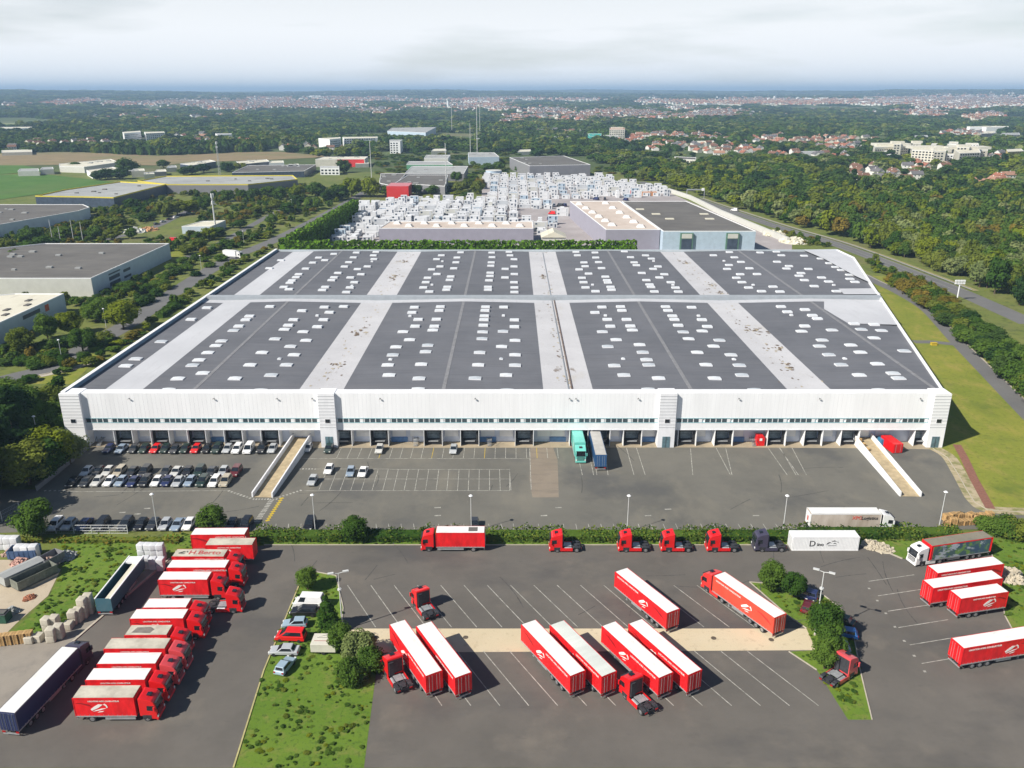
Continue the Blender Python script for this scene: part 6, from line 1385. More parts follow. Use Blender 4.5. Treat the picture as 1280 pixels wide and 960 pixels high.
# hand placed: (px, py of foot), height, radius, leaves, shape, label
near = [
 (-52, 655, 17, 7, 'dark', 'round', 'dark tree outside the left edge shading the yard'), (-46, 628, 18, 7, 'dark', 'round', 'second dark tree outside the left edge'), (-36, 610, 17, 7, 'dark', 'cone', 'dark conifer outside the left edge'),
 (20, 568, 17, 6.5, 'dark', 'cone', 'huge dark conifer at the left picture edge'), (2, 560, 18, 7, 'dark', 'cone', 'second dark conifer cut by the left edge'), (-12, 600, 18, 7, 'dark', 'round', 'dark tree cut by the left picture edge'),
 (38, 606, 11, 6.2, 'olive', 'round', 'big yellow green tree left of the car park wall'), (68, 590, 11, 5.4, 'yellow', 'round', 'bright yellow green tree beside the car park wall'), (88, 580, 9.5, 4.8, 'grey', 'round', 'grey green tree next to the warehouse corner'), (55, 600, 10, 5.6, 'mid', 'round', 'green tree in front of the dark conifers'),
 (10, 545, 14, 7, 'dark', 'round', 'dark round tree behind the conifers'), (45, 540, 8, 6, 'mid', 'wide', 'low broad tree behind the yellow one'), (30, 522, 9, 6, 'mid', 'wide', 'spreading green tree at the left edge above the conifers'), (75, 535, 7, 5, 'mid', 'wide', 'green tree left of the warehouse end wall'), (60, 515, 7, 5.5, 'olive', 'wide', 'olive tree above the green trees left of the warehouse'), (10, 508, 8, 6, 'mid', 'round', 'green tree near the left road end'),
 (43, 672, 8.2, 4.0, 'mid', 'round', 'round green tree at the end of the lower car row'), (266, 664, 5.4, 3.2, 'mid', 'round', 'round dark green tree behind the top left trailer'), (443, 675, 5.2, 2.8, 'mid', 'round', 'round tree standing in the hedge left of the red box lorry'),
 (155, 412, 10.5, 6.2, 'yellow', 'round', 'large round yellow green tree beside the local road'), (90, 418, 9, 5, 'yellow', 'round', 'smaller yellow green tree left of the round one'), (60, 424, 9.5, 4.2, 'mid', 'round', 'egg shaped green tree in front of the cream roofed building'), (104, 440, 8.5, 4.6, 'mid', 'round', 'dark green tree at the road corner'), (27, 441, 8.5, 4.6, 'olive', 'round', 'round olive tree left of the road'), (83, 459, 4, 2.2, 'mid', 'shrub', 'small round bush at the road edge'), (106, 452, 3, 2.6, 'mid', 'shrub', 'small bush below the dark green tree'),
 (120, 402, 7.5, 5.5, 'mid', 'wide', 'green tree group behind the yellow green trees'), (133, 392, 7, 5, 'mid', 'wide', 'green tree between two yellow green ones'), (158, 368, 6, 5, 'mid', 'round', 'dark tree at the corner of the white panelled building'), (180, 366, 4, 5, 'mid', 'wide', 'low dark shrubbery tree right of the white panelled building'), (202, 360, 4, 5, 'mid', 'wide', 'low shrubbery tree beside the road bend'),
 (385, 737, 4.4, 2.0, 'mid', 'round', 'small tree at the top of the left grass island'), (410, 788, 6.5, 2.0, 'mid', 'cone', 'dense upright tree beside the white van'), (427, 812, 4.6, 2.2, 'mid', 'round', 'small dark tree beside the pale box trailer'), (448, 824, 4.2, 2.8, 'grey', 'shrub', 'spiky grey green bush beside the red tractor unit'), (464, 838, 3.2, 2.4, 'mid', 'shrub', 'low bush at the bottom of the left island'), (440, 852, 3.5, 2.4, 'mid', 'shrub', 'bush beyond the left island bottom'),
 (964, 738, 5.6, 2.6, 'mid', 'round', 'green tree at the top left of the right island'), (990, 747, 5.0, 2.2, 'mid', 'round', 'green tree beside the first one on the right island'), (1030, 800, 6.8, 2.9, 'mid', 'round', 'tall green tree below the lamp mast on the right island'), (1024, 790, 6.0, 2.4, 'olive', 'round', 'olive tree beside the lamp mast'), (1037, 824, 6.2, 2.4, 'mid', 'round', 'green tree next to the pink cab'), (1030, 836, 5.2, 2.2, 'mid', 'round', 'green tree at the bottom of the right island'),
 (1255, 668, 3.4, 3.2, 'mid', 'shrub', 'big bush behind the picture sided trailer'), (1240, 664, 3.2, 3.2, 'mid', 'shrub', 'bush right of the wooden pallets'), (1272, 672, 3.6, 3.4, 'olive', 'shrub', 'bush at the right picture edge'),
]
for px, py, h, r, lk, sh, lb in near:
    X, Y = G(px, py); tree(X, Y, h, r, lk, sh, lb, lod=0)
mid_ = [(20, 332, 8, 6, 'mid'), (40, 320, 8, 6, 'mid'), (60, 312, 8, 6, 'mid'), (10, 318, 8, 6, 'olive'), (82, 300, 8, 6, 'mid'), (38, 305, 9, 6, 'mid'), (108, 288, 7, 6, 'olive'), (128, 286, 7, 6, 'yellow'), (148, 285, 7, 6, 'olive'), (120, 298, 7, 5, 'mid'), (140, 300, 6, 5, 'olive'), (165, 298, 6, 4, 'mid'),
        (205, 271, 10, 7, 'olive'), (222, 269, 9, 7, 'olive'), (238, 267, 10, 7, 'yellow'), (255, 262, 8, 6, 'mid'), (165, 262, 8, 6, 'mid'), (180, 276, 5, 6, 'dark'), (175, 268, 6, 6, 'mid'), (285, 252, 9, 6, 'mid'), (303, 250, 8, 5, 'mid'), (318, 250, 9, 6, 'dark'), (246, 302, 6, 3.6, 'mid'), (262, 300, 7, 5, 'yellow'), (250, 312, 6, 5, 'olive'), (235, 318, 5, 5, 'olive'), (272, 296, 6, 5, 'mid'),
        (350, 250, 10, 7, 'mid'), (372, 247, 10, 7, 'yellow'), (395, 245, 11, 8, 'mid'), (410, 252, 10, 7, 'dark'), (425, 250, 12, 8, 'mid'), (440, 246, 15, 10, 'yellow'), (463, 246, 15, 10, 'yellow'), (335, 246, 9, 7, 'mid'), (360, 268, 8, 6, 'mid'), (390, 262, 9, 7, 'mid'), (345, 262, 7, 5, 'olive'), (320, 268, 6, 5, 'olive'), (340, 280, 6, 5, 'mid'), (372, 258, 8, 6, 'dark'), (300, 285, 5, 5, 'mid'), (310, 272, 6, 5, 'rust'),
        (160, 218, 16, 13, 'dark'), (205, 210, 9, 8, 'dark'), (135, 224, 10, 10, 'dark'), (150, 224, 10, 10, 'dark'), (125, 225, 9, 9, 'dark'), (240, 218, 9, 9, 'dark'), (255, 216, 9, 8, 'dark'), (230, 219, 9, 8, 'dark'), (285, 215, 10, 9, 'dark'), (300, 213, 8, 8, 'olive'), (95, 212, 8, 8, 'mid'), (430, 216, 14, 9, 'dark'),
        (485, 246, 9, 8, 'mid'), (505, 244, 8, 7, 'mid'), (520, 243, 8, 7, 'dark'), (540, 243, 8, 7, 'mid'), (575, 240, 8, 7, 'olive'), (585, 238, 10, 6, 'olive'), (597, 243, 11, 6, 'olive'), (592, 228, 9, 6, 'mid'), (600, 236, 9, 6, 'rust'), (570, 228, 10, 6, 'mid'), (610, 215, 9, 8, 'mid'), (625, 212, 9, 8, 'mid'), (650, 215, 6, 7, 'mid'), (680, 216, 6, 7, 'olive'), (700, 216, 6, 7, 'mid'), (665, 216, 6, 7, 'mid')]
for i, (px, py, h, r, lk) in enumerate(mid_):
    X, Y = G(px, py); cn = {'mid': 'green', 'dark': 'dark green', 'olive': 'olive', 'yellow': 'yellow green', 'rust': 'rusty brown'}[lk]
    side = 'left of the warehouse' if px < 330 else ('along the road left of the storage yard' if px < 480 else 'around the workshops behind the storage yard')
    if py < 226: side = 'round the far fields and sheds at left' if px < 440 else 'behind the storage yard'
    tree(X, Y, h * 1.05, r, lk, 'round' if i % 3 else 'wide', '%s broad leaved tree %s' % (cn, side), '%s trees %s' % (cn, side), 1)
# bushes in the slope left of the warehouse
for i in range(46):
    f = i / 45; Y = 196 + f * 225; X = -113.5 - R.uniform(.5, 4.5); tree(X, Y, R.uniform(2.2, 3.6), R.uniform(2.6, 3.8), R.choice(['olive', 'mid', 'mid', 'olive', 'yellow']), 'shrub', 'rounded bush in the planted strip along the left wall of the warehouse', 'bushes along the left warehouse wall', 1, 'bush')
for i, (px, py) in enumerate([(30, 456), (42, 455), (55, 453), (66, 450), (20, 452), (8, 456), (46, 460), (62, 457), (75, 446), (5, 440), (60, 437), (72, 434), (85, 430), (205, 349), (220, 343), (234, 338), (215, 336), (228, 328), (244, 326), (258, 318), (270, 312), (282, 306), (245, 345), (262, 334), (276, 326), (120, 432), (132, 425), (135, 402), (176, 382), (186, 378), (196, 370), (208, 362), (218, 386), (228, 376)]):
    X, Y = G(px, py); tree(X, Y, R.uniform(2.0, 3.2), R.uniform(2.6, 3.8), R.choice(['mid', 'mid', 'olive', 'dark']), 'shrub', 'clipped green bush beside the local road left of the warehouse', 'bushes beside the local road', 1, 'bush')
# trees between service road and motorway, right
k_ = 0
for i in range(34):
    f = i / 33; a = G(1100 + 190 * f, 352 + 178 * f ** 1.15)
    for j in range(2):
        X = a[0] + 5 + j * 7.5 + R.uniform(-1.5, 1.5); Y = a[1] + R.uniform(-2, 2) + j * 3; h = (3.6 + 4.8 * f) * R.uniform(.85, 1.15)
        lk = R.choice(['mid', 'mid', 'dark', 'olive']) if f > .25 else R.choice(['mid', 'rust', 'olive'])
        tree(X, Y, h, R.uniform(3.2, 4.6), lk, 'round' if f > .2 else 'shrub', 'dense green tree in the belt between the service road and the motorway', 'tree belt right of the service road', 1, 'tree')
# hedge between the two yards
HG = [LEAF['mid'], LEAF['olive'], LEAF['dark']]
xs = [318, 430, 540, 660, 770, 880, 1000, 1110, 1200]
for i in range(len(xs) - 1):
    ya = 673 if xs[i] < 1000 else 669.5; a, c_ = G(xs[i], ya), G(xs[i + 1] - .6, ya); hedge('rough green hedge between the two yards, %s stretch from the left' % ORD[i + 1], [a, c_], 3.6, 1.45, HG, .16, 8, 'hedge', 'hedge stretches between the two yards', wob=.35)
a, c_ = G(-10, 677), G(225, 677); hedge('low dry brownish hedge above the grass bank at left', [a, c_], 1.6, .8, [LEAF['olive'], LEAF['rust'], LEAF['mid']], .2, 5, wob=.4)
for i, (pa, pb) in enumerate((((205, 350), (238, 330)), ((242, 326), (285, 303)), ((200, 398), (228, 375)), ((0, 455), (60, 447)), ((70, 437), (88, 432)), ((116, 440), (136, 428)))):
    hedge('trimmed roadside hedge left of the warehouse, %s one from the top' % ORD[[2, 1, 3, 6, 5, 4][i]], [G(*pa), G(*pb)], 3.2, 1.9, [LEAF['mid'], LEAF['dark']], .3, 3, wob=.15)
# ------------------------------------------------------------ scatter (woods and far town that nobody could count)
def scatter(name, pts, coll_objs, label):
    cl = bpy.data.collections.new(name + '_kinds')
    for o in coll_objs: cl.objects.link(o)
    me = bpy.data.meshes.new(name); me.from_pydata([p[0] for p in pts], [], [])
    a = me.attributes.new('sc', 'FLOAT_VECTOR', 'POINT'); a.data.foreach_set('vector', np.array([p[1] for p in pts], dtype=np.float32).ravel())
    a = me.attributes.new('rv', 'FLOAT_VECTOR', 'POINT'); a.data.foreach_set('vector', np.array([(0, 0, p[2]) for p in pts], dtype=np.float32).ravel())
    a = me.attributes.new('ix', 'INT', 'POINT'); a.data.foreach_set('value', np.array([p[3] for p in pts], dtype=np.int32))
    o = ob(name, me); o['kind'] = 'stuff'; o['label'] = label
    g = bpy.data.node_groups.new(name, 'GeometryNodeTree'); g.interface.new_socket('Geometry', in_out='INPUT', socket_type='NodeSocketGeometry'); g.interface.new_socket('Geometry', in_out='OUTPUT', socket_type='NodeSocketGeometry')
    N = g.nodes; L = g.links; gi = N.new('NodeGroupInput'); go = N.new('NodeGroupOutput'); ip = N.new('GeometryNodeInstanceOnPoints'); ci = N.new('GeometryNodeCollectionInfo')
    ci.inputs['Collection'].default_value = cl; ci.inputs['Separate Children'].default_value = True; ci.inputs['Reset Children'].default_value = True
    def na(nm, ty): n = N.new('GeometryNodeInputNamedAttribute'); n.data_type = ty; n.inputs['Name'].default_value = nm; return n.outputs['Attribute']
    L.new(gi.outputs[0], ip.inputs['Points']); L.new(ci.outputs[0], ip.inputs['Instance']); ip.inputs['Pick Instance'].default_value = True
    L.new(na('ix', 'INT'), ip.inputs['Instance Index']); L.new(na('sc', 'FLOAT_VECTOR'), ip.inputs['Scale'])
    e = N.new('FunctionNodeEulerToRotation'); L.new(na('rv', 'FLOAT_VECTOR'), e.inputs[0]); L.new(e.outputs[0], ip.inputs['Rotation'])
    L.new(ip.outputs[0], go.inputs[0]); m = o.modifiers.new('scatter', 'NODES'); m.node_group = g
    return o
def src(name, me): return bpy.data.objects.new(name, me)
def joined(parts):
    b = MB()
    for me, off, s in parts:
        for p in me.polygons: b.add([(me.vertices[i].co * s + Vector(off)) for i in p.vertices], [tuple(range(len(p.vertices)))], me.materials[p.material_index])
    return b.mesh('clump')
# unit prototypes: radius ~1, height ~1 (scaled by vector)
def unit(me, r, h):
    b = MB(); 
    co_ = [(v.co.x / r, v.co.y / r, v.co.z / h) for v in me.vertices]
    m2 = bpy.data.meshes.new('crown'); m2.from_pydata(co_, [], [tuple(p.vertices) for p in me.polygons])
    for mt in me.materials: m2.materials.append(mt)
    return m2
kinds = []   # individual-looking crowns
for lk, sh, sd in (('mid', 'round', 1), ('dark', 'round', 2), ('olive', 'round', 3), ('mid', 'wide', 2), ('grey', 'round', 1), ('yellow', 'round', 2), ('rust', 'round', 3), ('dark', 'tall', 1), ('mid', 'round', 3), ('olive', 'wide', 1)):
    kinds.append(src('wood_%02d' % len(kinds), unit(crown_mesh(2, 650, .66, LEAF[lk], sd, sh), {'round': 4, 'wide': 5.2, 'tall': 2}[sh], {'round': 9.6, 'wide': 8.4, 'tall': 10.2}[sh])))
kinds3 = [src('weed_%02d' % i, k.data) for i, k in enumerate(kinds)]
kinds2 = [src('shrub_%02d' % i, k.data) for i, k in enumerate(kinds)]
clumps = []
def clump(lks, seed):
    q = random.Random(seed); b = MB()
    for k in range(11):
        a = q.random() * 6.28; d = math.sqrt(q.random()) * .8; r = q.uniform(.24, .40); hh = q.uniform(.55, 1.0); cx, cy = math.cos(a) * d, math.sin(a) * d; mt = LEAF[q.choice(lks)]
        for i in range(60):
            u = q.uniform(-.1, 1); w_ = q.random() * 6.28; rr_ = math.sqrt(1 - u * u) if abs(u) < 1 else 0
            dr = Vector((rr_ * math.cos(w_), rr_ * math.sin(w_), u)); p = Vector((cx + dr.x * r, cy + dr.y * r, hh * (.35 + .65 * max(0, u)))); nrm = (dr + Vector((q.gauss(0, .4), q.gauss(0, .4), q.gauss(0, .4)))).normalized()
            t_ = nrm.orthogonal().normalized(); v_ = nrm.cross(t_); s = r * q.uniform(.22, .42); b.add([p - t_ * s - v_ * s, p + t_ * s - v_ * s, p + t_ * s + v_ * s, p - t_ * s + v_ * s], [(0, 1, 2, 3)], mt)
        n = 7; vs_ = [(cx + math.cos(i * .8976) * r * .9, cy + math.sin(i * .8976) * r * .9, 0) for i in range(n)] + [(cx + math.cos(i * .8976) * r * .7, cy + math.sin(i * .8976) * r * .7, hh * .78) for i in range(n)]
        b.add(vs_, [(i, (i + 1) % n, n + (i + 1) % n, n + i) for i in range(n)] + [tuple(range(n, 2 * n))], mt)
    return b.mesh('clump')
for s, l in enumerate((['mid', 'dark'], ['dark'], ['mid', 'olive'], ['dark', 'mid', 'olive'], ['mid'], ['dark', 'grey', 'mid'])): clumps.append(src('wood_clump_%02d' % s, clump(l, s + 5)))

q = random.Random(11)
def pxy(x, y): py = 114 + KA / (y / H + KB); return 640 + x * CT * (py - 114) / H, py
# land without trees (photo polygons on the ground)
def PT(pix): return [GT(x, y)[:2] for x, y in pix]
clear = [P(z) for z in (
  [(-400, 218), (60, 218), (155, 224), (155, 238), (40, 250), (-400, 256)],
  [(-300, 192), (0, 192), (90, 190), (200, 195), (300, 190), (350, 190), (420, 195), (340, 201), (240, 206), (150, 208), (-300, 210)],
  [(-300, 208), (74, 208), (74, 199), (160, 200), (160, 224), (-300, 222)],
  [(160, 205), (420, 197), (470, 200), (480, 235), (600, 252), (602, 222), (640, 222), (640, 300), (-200, 345), (-200, 256), (100, 235)],
  [(470, 192), (640, 192), (640, 222), (600, 222), (600, 252), (470, 236)],
  [(600, 250), (600, 222), (638, 222), (636, 196), (740, 196), (742, 221), (800, 226), (860, 246), (1000, 287), (1100, 318), (1100, 345), (600, 345)],
)]
clear += [PT([(-150, 147.5), (0, 147), (60, 149.5), (104, 156), (60, 158.5), (-150, 158.5)]), PT([(960, 133), (1120, 135), (1122, 138), (980, 137)]), PT([(480, 152), (560, 150), (600, 152), (560, 156)]), PT([(590, 155), (640, 152), (640, 155), (600, 158)]), PT([(990, 149), (1110, 148), (1110, 150.5), (1000, 151)]), PT([(1250, 275), (1290, 279), (1290, 284), (1240, 279)])]
hwp = [Vector(G(x, y)) for x, y in hw]; slipp = [Vector(G(x, y)) for x, y in ((1010, 268), (1040, 279), (1078, 291), (1100, 299))]
def near_line(p, pts, d):
    for a, b in zip(pts[:-1], pts[1:]):
        ab = b - a; t = max(0, min(1, (p - a).dot(ab) / ab.length_squared)); 
        if (p - (a + ab * t)).length < d: return True
    return False
# town clusters in photo space: cx, cy, rx, ry, count, mode  (w white, r red mix, c cream)
clusters = [(105, 181.5, 95, 4, 26, 'l'), (20, 187, 18, 2, 5, 'r'), (255, 178, 18, 3, 9, 'r'), (380, 186, 26, 3, 10, 'r'), (420, 186, 16, 3, 7, 'r'), (240, 171, 30, 2, 8, 'w'), (305, 177, 20, 3, 6, 'r'),
 (700, 167, 40, 3, 18, 'r'), (820, 171, 30, 5, 34, 'w'), (880, 172, 40, 5, 40, 'r'), (905, 188, 45, 6, 44, 'r'), (850, 183, 30, 4, 20, 'r'), (820, 185, 14, 3, 10, 'w'), (935, 190, 18, 6, 16, 'w'), (965, 175, 14, 5, 14, 'r'), (1010, 178, 45, 6, 60, 'c'), (1040, 186, 40, 5, 34, 'r'), (975, 195, 30, 3, 10, 'r'), (1030, 197, 35, 3, 12, 'r'),
 (1060, 176, 40, 4, 30, 'c'), (1090, 223, 35, 6, 14, 'd'), (1075, 215, 20, 5, 8, 'd'), (1240, 198, 30, 6, 24, 'w'), (1250, 225, 26, 8, 18, 'w'), (1210, 168, 45, 4, 34, 'r'), (1240, 163, 30, 3, 14, 'w'), (1130, 225, 26, 6, 10, 'd'), (1160, 210, 40, 8, 12, 'w'), (945, 178, 16, 5, 14, 'w'), (790, 178, 16, 4, 12, 'w')]
far_cl = [(690, 142, 26, 6, 150, 'w'), (650, 148, 16, 3, 50, 'w'), (740, 149, 26, 3, 110, 'r'), (765, 141, 30, 3, 100, 'r'), (800, 144, 24, 5, 130, 'r'), (850, 136, 26, 2, 60, 'w'), (880, 147, 40, 4, 180, 'r'), (900, 141, 26, 3, 90, 'r'), (870, 128, 34, 3, 150, 'c'), (930, 129, 34, 3, 140, 'c'), (820, 127, 24, 4, 60, 'w'),
 (370, 132, 42, 4, 320, 'r'), (340, 126, 30, 4, 160, 'w'), (410, 131, 40, 5, 220, 'r'), (440, 124, 50, 3, 160, 'w'), (300, 134, 40, 4, 180, 'r'), (230, 129, 36, 4, 170, 'r'), (280, 128, 40, 3, 120, 'w'), (170, 130, 26, 3, 60, 'w'), (80, 129, 20, 3, 60, 'w'), (105, 126, 24, 2, 60, 'w'), (12, 131, 8, 3, 16, 'w'), (150, 131, 20, 2, 50, 'r'),
 (520, 133, 20, 2, 30, 'c'), (550, 131, 36, 3, 60, 'w'), (580, 136, 16, 2, 70, 'r'), (615, 131, 26, 3, 170, 'c'), (600, 125, 40, 2, 60, 'w'), (495, 125, 20, 2, 24, 'w'), (560, 126, 50, 1.5, 30, 'w'), (630, 137, 30, 3, 40, 'w'), (650, 124, 40, 2, 50, 'w'), (720, 125, 40, 2, 40, 'w'),
 (1000, 129, 44, 2.5, 340, 'c'), (1050, 127, 44, 3, 340, 'c'), (1100, 129, 40, 3, 260, 'w'), (1140, 124, 50, 2.5, 300, 'w'), (1200, 127, 60, 5, 620, 'r'), (1250, 128, 36, 5, 320, 'r'), (1190, 133, 40, 3, 200, 'r'), (1230, 123, 50, 2, 200, 'w'), (1218, 149, 12, 3, 60, 'c'), (1240, 145, 16, 3, 40, 'w'), (1150, 141, 26, 4, 60, 'w'), (1165, 146, 14, 1.5, 26, 'r'), (975, 128, 24, 2, 100, 'c'), (450, 146, 14, 3, 20, 'w'), (470, 139, 20, 4, 40, 'w'), (950, 125, 60, 2, 120, 'w'), (1010, 144, 6, 1, 5, 'w')]
for x0 in range(630, 650, 8): far_cl.append((x0, 155, 6, 1, 8, 'w'))
def house_mesh(wall, roofm, L_, W_, h, rh):
    b = MB(); b.box(-L_ / 2, L_ / 2, -W_ / 2, W_ / 2, -1.5, h, wall); e = .35
    b.add([(-L_ / 2, -W_ / 2, h), (-L_ / 2, W_ / 2, h), (-L_ / 2, 0, h + rh), (L_ / 2, -W_ / 2, h), (L_ / 2, W_ / 2, h), (L_ / 2, 0, h + rh)], [(1, 0, 2), (3, 4, 5)], wall)
    for x in (-L_ * .28, L_ * .05, L_ * .3):
        b.box(x, x + 1.1, -W_ / 2 - .04, -W_ / 2, .9, 2.1, GLASS)
        if h > 4.5: b.box(x, x + 1.1, -W_ / 2 - .04, -W_ / 2, 3.5, 4.6, GLASS)
    r = MB(); r.slab([(-L_ / 2 - e, -W_ / 2 - e, h - .25), (L_ / 2 + e, -W_ / 2 - e, h - .25), (L_ / 2 + e, 0, h + rh), (-L_ / 2 - e, 0, h + rh)], .18, roofm); r.slab([(-L_ / 2 - e, 0, h + rh), (L_ / 2 + e, 0, h + rh), (L_ / 2 + e, W_ / 2 + e, h - .25), (-L_ / 2 - e, W_ / 2 + e, h - .25)], .18, roofm)
    r2 = MB(); r2.box(L_ * .2, L_ * .2 + .7, .3, .9, h + rh * .5, h + rh + .7, wall)
    return b, r, r2
TILES = [TILE, pm('brown_roof_tiles', (.17, .09, .06), .9, .25, .5), pm('grey_slate_roof', (.13, .125, .13), .85, .2, .5), pm('faded_pink_tiles', (.34, .19, .13), .9, .2, .5)]
WALLS = [pm('white_render', (.68, .67, .64), .85, .06, .5), CREAM, pm('beige_render', (.48, .42, .33), .85, .1, .5)]
protos = []
for i in range(9):
    qq = random.Random(i + 40); ti = [0, 1, 2, 3, 0, 1, 3, 2, 0][i]; wi = [0, 0, 1, 1, 2, 1, 0, 0, 1][i]
    protos.append((ti, wi, house_mesh(WALLS[wi], TILES[ti], qq.uniform(9, 15), qq.uniform(7.5, 9.5), [3.2, 5.4][i % 2], qq.uniform(2.4, 3.4))))
PM = [(b.mesh('wall'), r.mesh('roof'), c_.mesh('chimney')) for _, _, (b, r, c_) in protos]
def kindof(mode):
    return {'r': [0, 4, 8, 1, 1, 6, 7, 7, 5], 'w': [0, 7, 6, 1, 8], 'c': [2, 5, 3, 8, 4, 6], 'l': [1, 7, 0, 5], 'd': [1, 7, 5, 1]}[mode]
tn = ['red tiled', 'brown tiled', 'grey roofed', 'pink tiled']; wn = ['white', 'cream', 'beige']
hs = []
for cx, cy, rx, ry, n, mode in clusters:
    for _ in range(n):
        px = q.gauss(cx, rx * .5); py = q.gauss(cy, ry * .5); px = min(cx + rx, max(cx - rx, px)); py = min(cy + ry, max(cy - ry, py))
        X, Y, Z = GT(px, py); hs.append((X, Y, Z, q.choice(kindof(mode)), q.choice([0, PI / 2]) + q.gauss(.15, .15) if mode != 'l' else 1.1 + q.gauss(0, .1), px))
# keep the nearest 290, drop those overlapping
hs.sort(key=lambda h: h[1]); kept = []
for h in hs:
    if all((h[0] - k[0]) ** 2 + (h[1] - k[1]) ** 2 > 15 ** 2 for k in kept) and not near_line(Vector((h[0], h[1])), hwp, 25): kept.append(h)
occ = [(h[0], h[1]) for h in kept]
for i, (X, Y, Z, k, rz, px) in enumerate(kept[:285]):
    ti, wi, _ = protos[k]; where = 'in the left woods' if px < 330 else ('beyond the cream warehouse' if px < 480 else ('in the village right of the wood' if px > 770 else 'behind the centre woods'))
    lb = '%s house with %s roof %s' % (wn[wi], tn[ti].replace('roofed', '').strip(), where); t = thing('house', lb, 'house', (X, Y, Z), rz, '%s houses with %s roofs %s' % (wn[wi], tn[ti].replace('roofed', '').strip(), where))
    ob('wall', PM[k][0], t); r = ob('roof', PM[k][1], t); ob('chimney', PM[k][2], r)
stuffh = [((X, Y, Z), (1, 1, 1), rz, k) for X, Y, Z, k, rz, px in kept[285:]]
for cx, cy, rx, ry, n, mode in far_cl:
    for _ in range(int(n * 2.3)):
        px = q.gauss(cx, rx * .55); py = max(119.2, q.gauss(cy, ry * .45)); X, Y, Z = GT(px, py); s = q.uniform(.9, 1.5) * (1.0 + (Y > 6000) * .35); stuffh.append(((X, Y, Z), (s, s, s * 1.1), q.random() * 3.1, q.choice(kindof(mode))))
for _ in range(1500):
    px, py = q.uniform(-40, 1320), 119.5 + 36 * q.random() ** 1.6; X, Y, Z = GT(px, py)
    if math.sin(X * .004) * math.sin(Y * .003 + X * .001) < .1: continue
    s = q.uniform(.9, 1.5); stuffh.append(((X, Y, Z), (s, s, s), q.random() * 3.1, q.choice([0, 7, 6, 1, 3, 5])))
srcs = []
for k, (w_, r_, c_) in enumerate(PM): srcs.append(src('town_%02d' % k, joined([(w_, (0, 0, 0), 1), (r_, (0, 0, 0), 1), (c_, (0, 0, 0), 1)])))
# far apartment slabs and sheds as two more kinds
for nm, L_, W_, h in (('town_10', 45, 12, 12), ('town_11', 60, 30, 7)):
    b = MB(); b.box(-L_ / 2, L_ / 2, -W_ / 2, W_ / 2, -2, h, WHITE if nm == 'town_10' else CREAMW); b.box(-L_ / 2, L_ / 2, -W_ / 2, W_ / 2, h, h + .4, CREAMR); srcs.append(src(nm, b.mesh(nm)))
for cx, cy, rx, ry, n in ((390, 122, 16, 1.5, 14), (1000, 126, 50, 2.5, 16), (1070, 127, 50, 3, 16), (1110, 129, 24, 2, 12), (850, 136, 12, 1, 4), (420, 122, 20, 1, 6), (335, 125, 10, 1, 3), (1150, 128, 40, 3, 14), (600, 129, 30, 2, 8), (180, 122, 30, 1, 3), (880, 131, 40, 3, 8), (1230, 166, 20, 2, 6), (1225, 130, 40, 5, 16), (240, 128, 10, 1, 4)):
    for _ in range(n): X, Y, Z = GT(q.gauss(cx, rx * .5), max(121, q.gauss(cy, ry * .5))); stuffh.append(((X, Y, Z), (1, 1, 1), q.gauss(0, .4), q.choice([9, 10])))
scatter('far_town', stuffh, srcs, 'far off town of white and red roofed houses on the horizon')
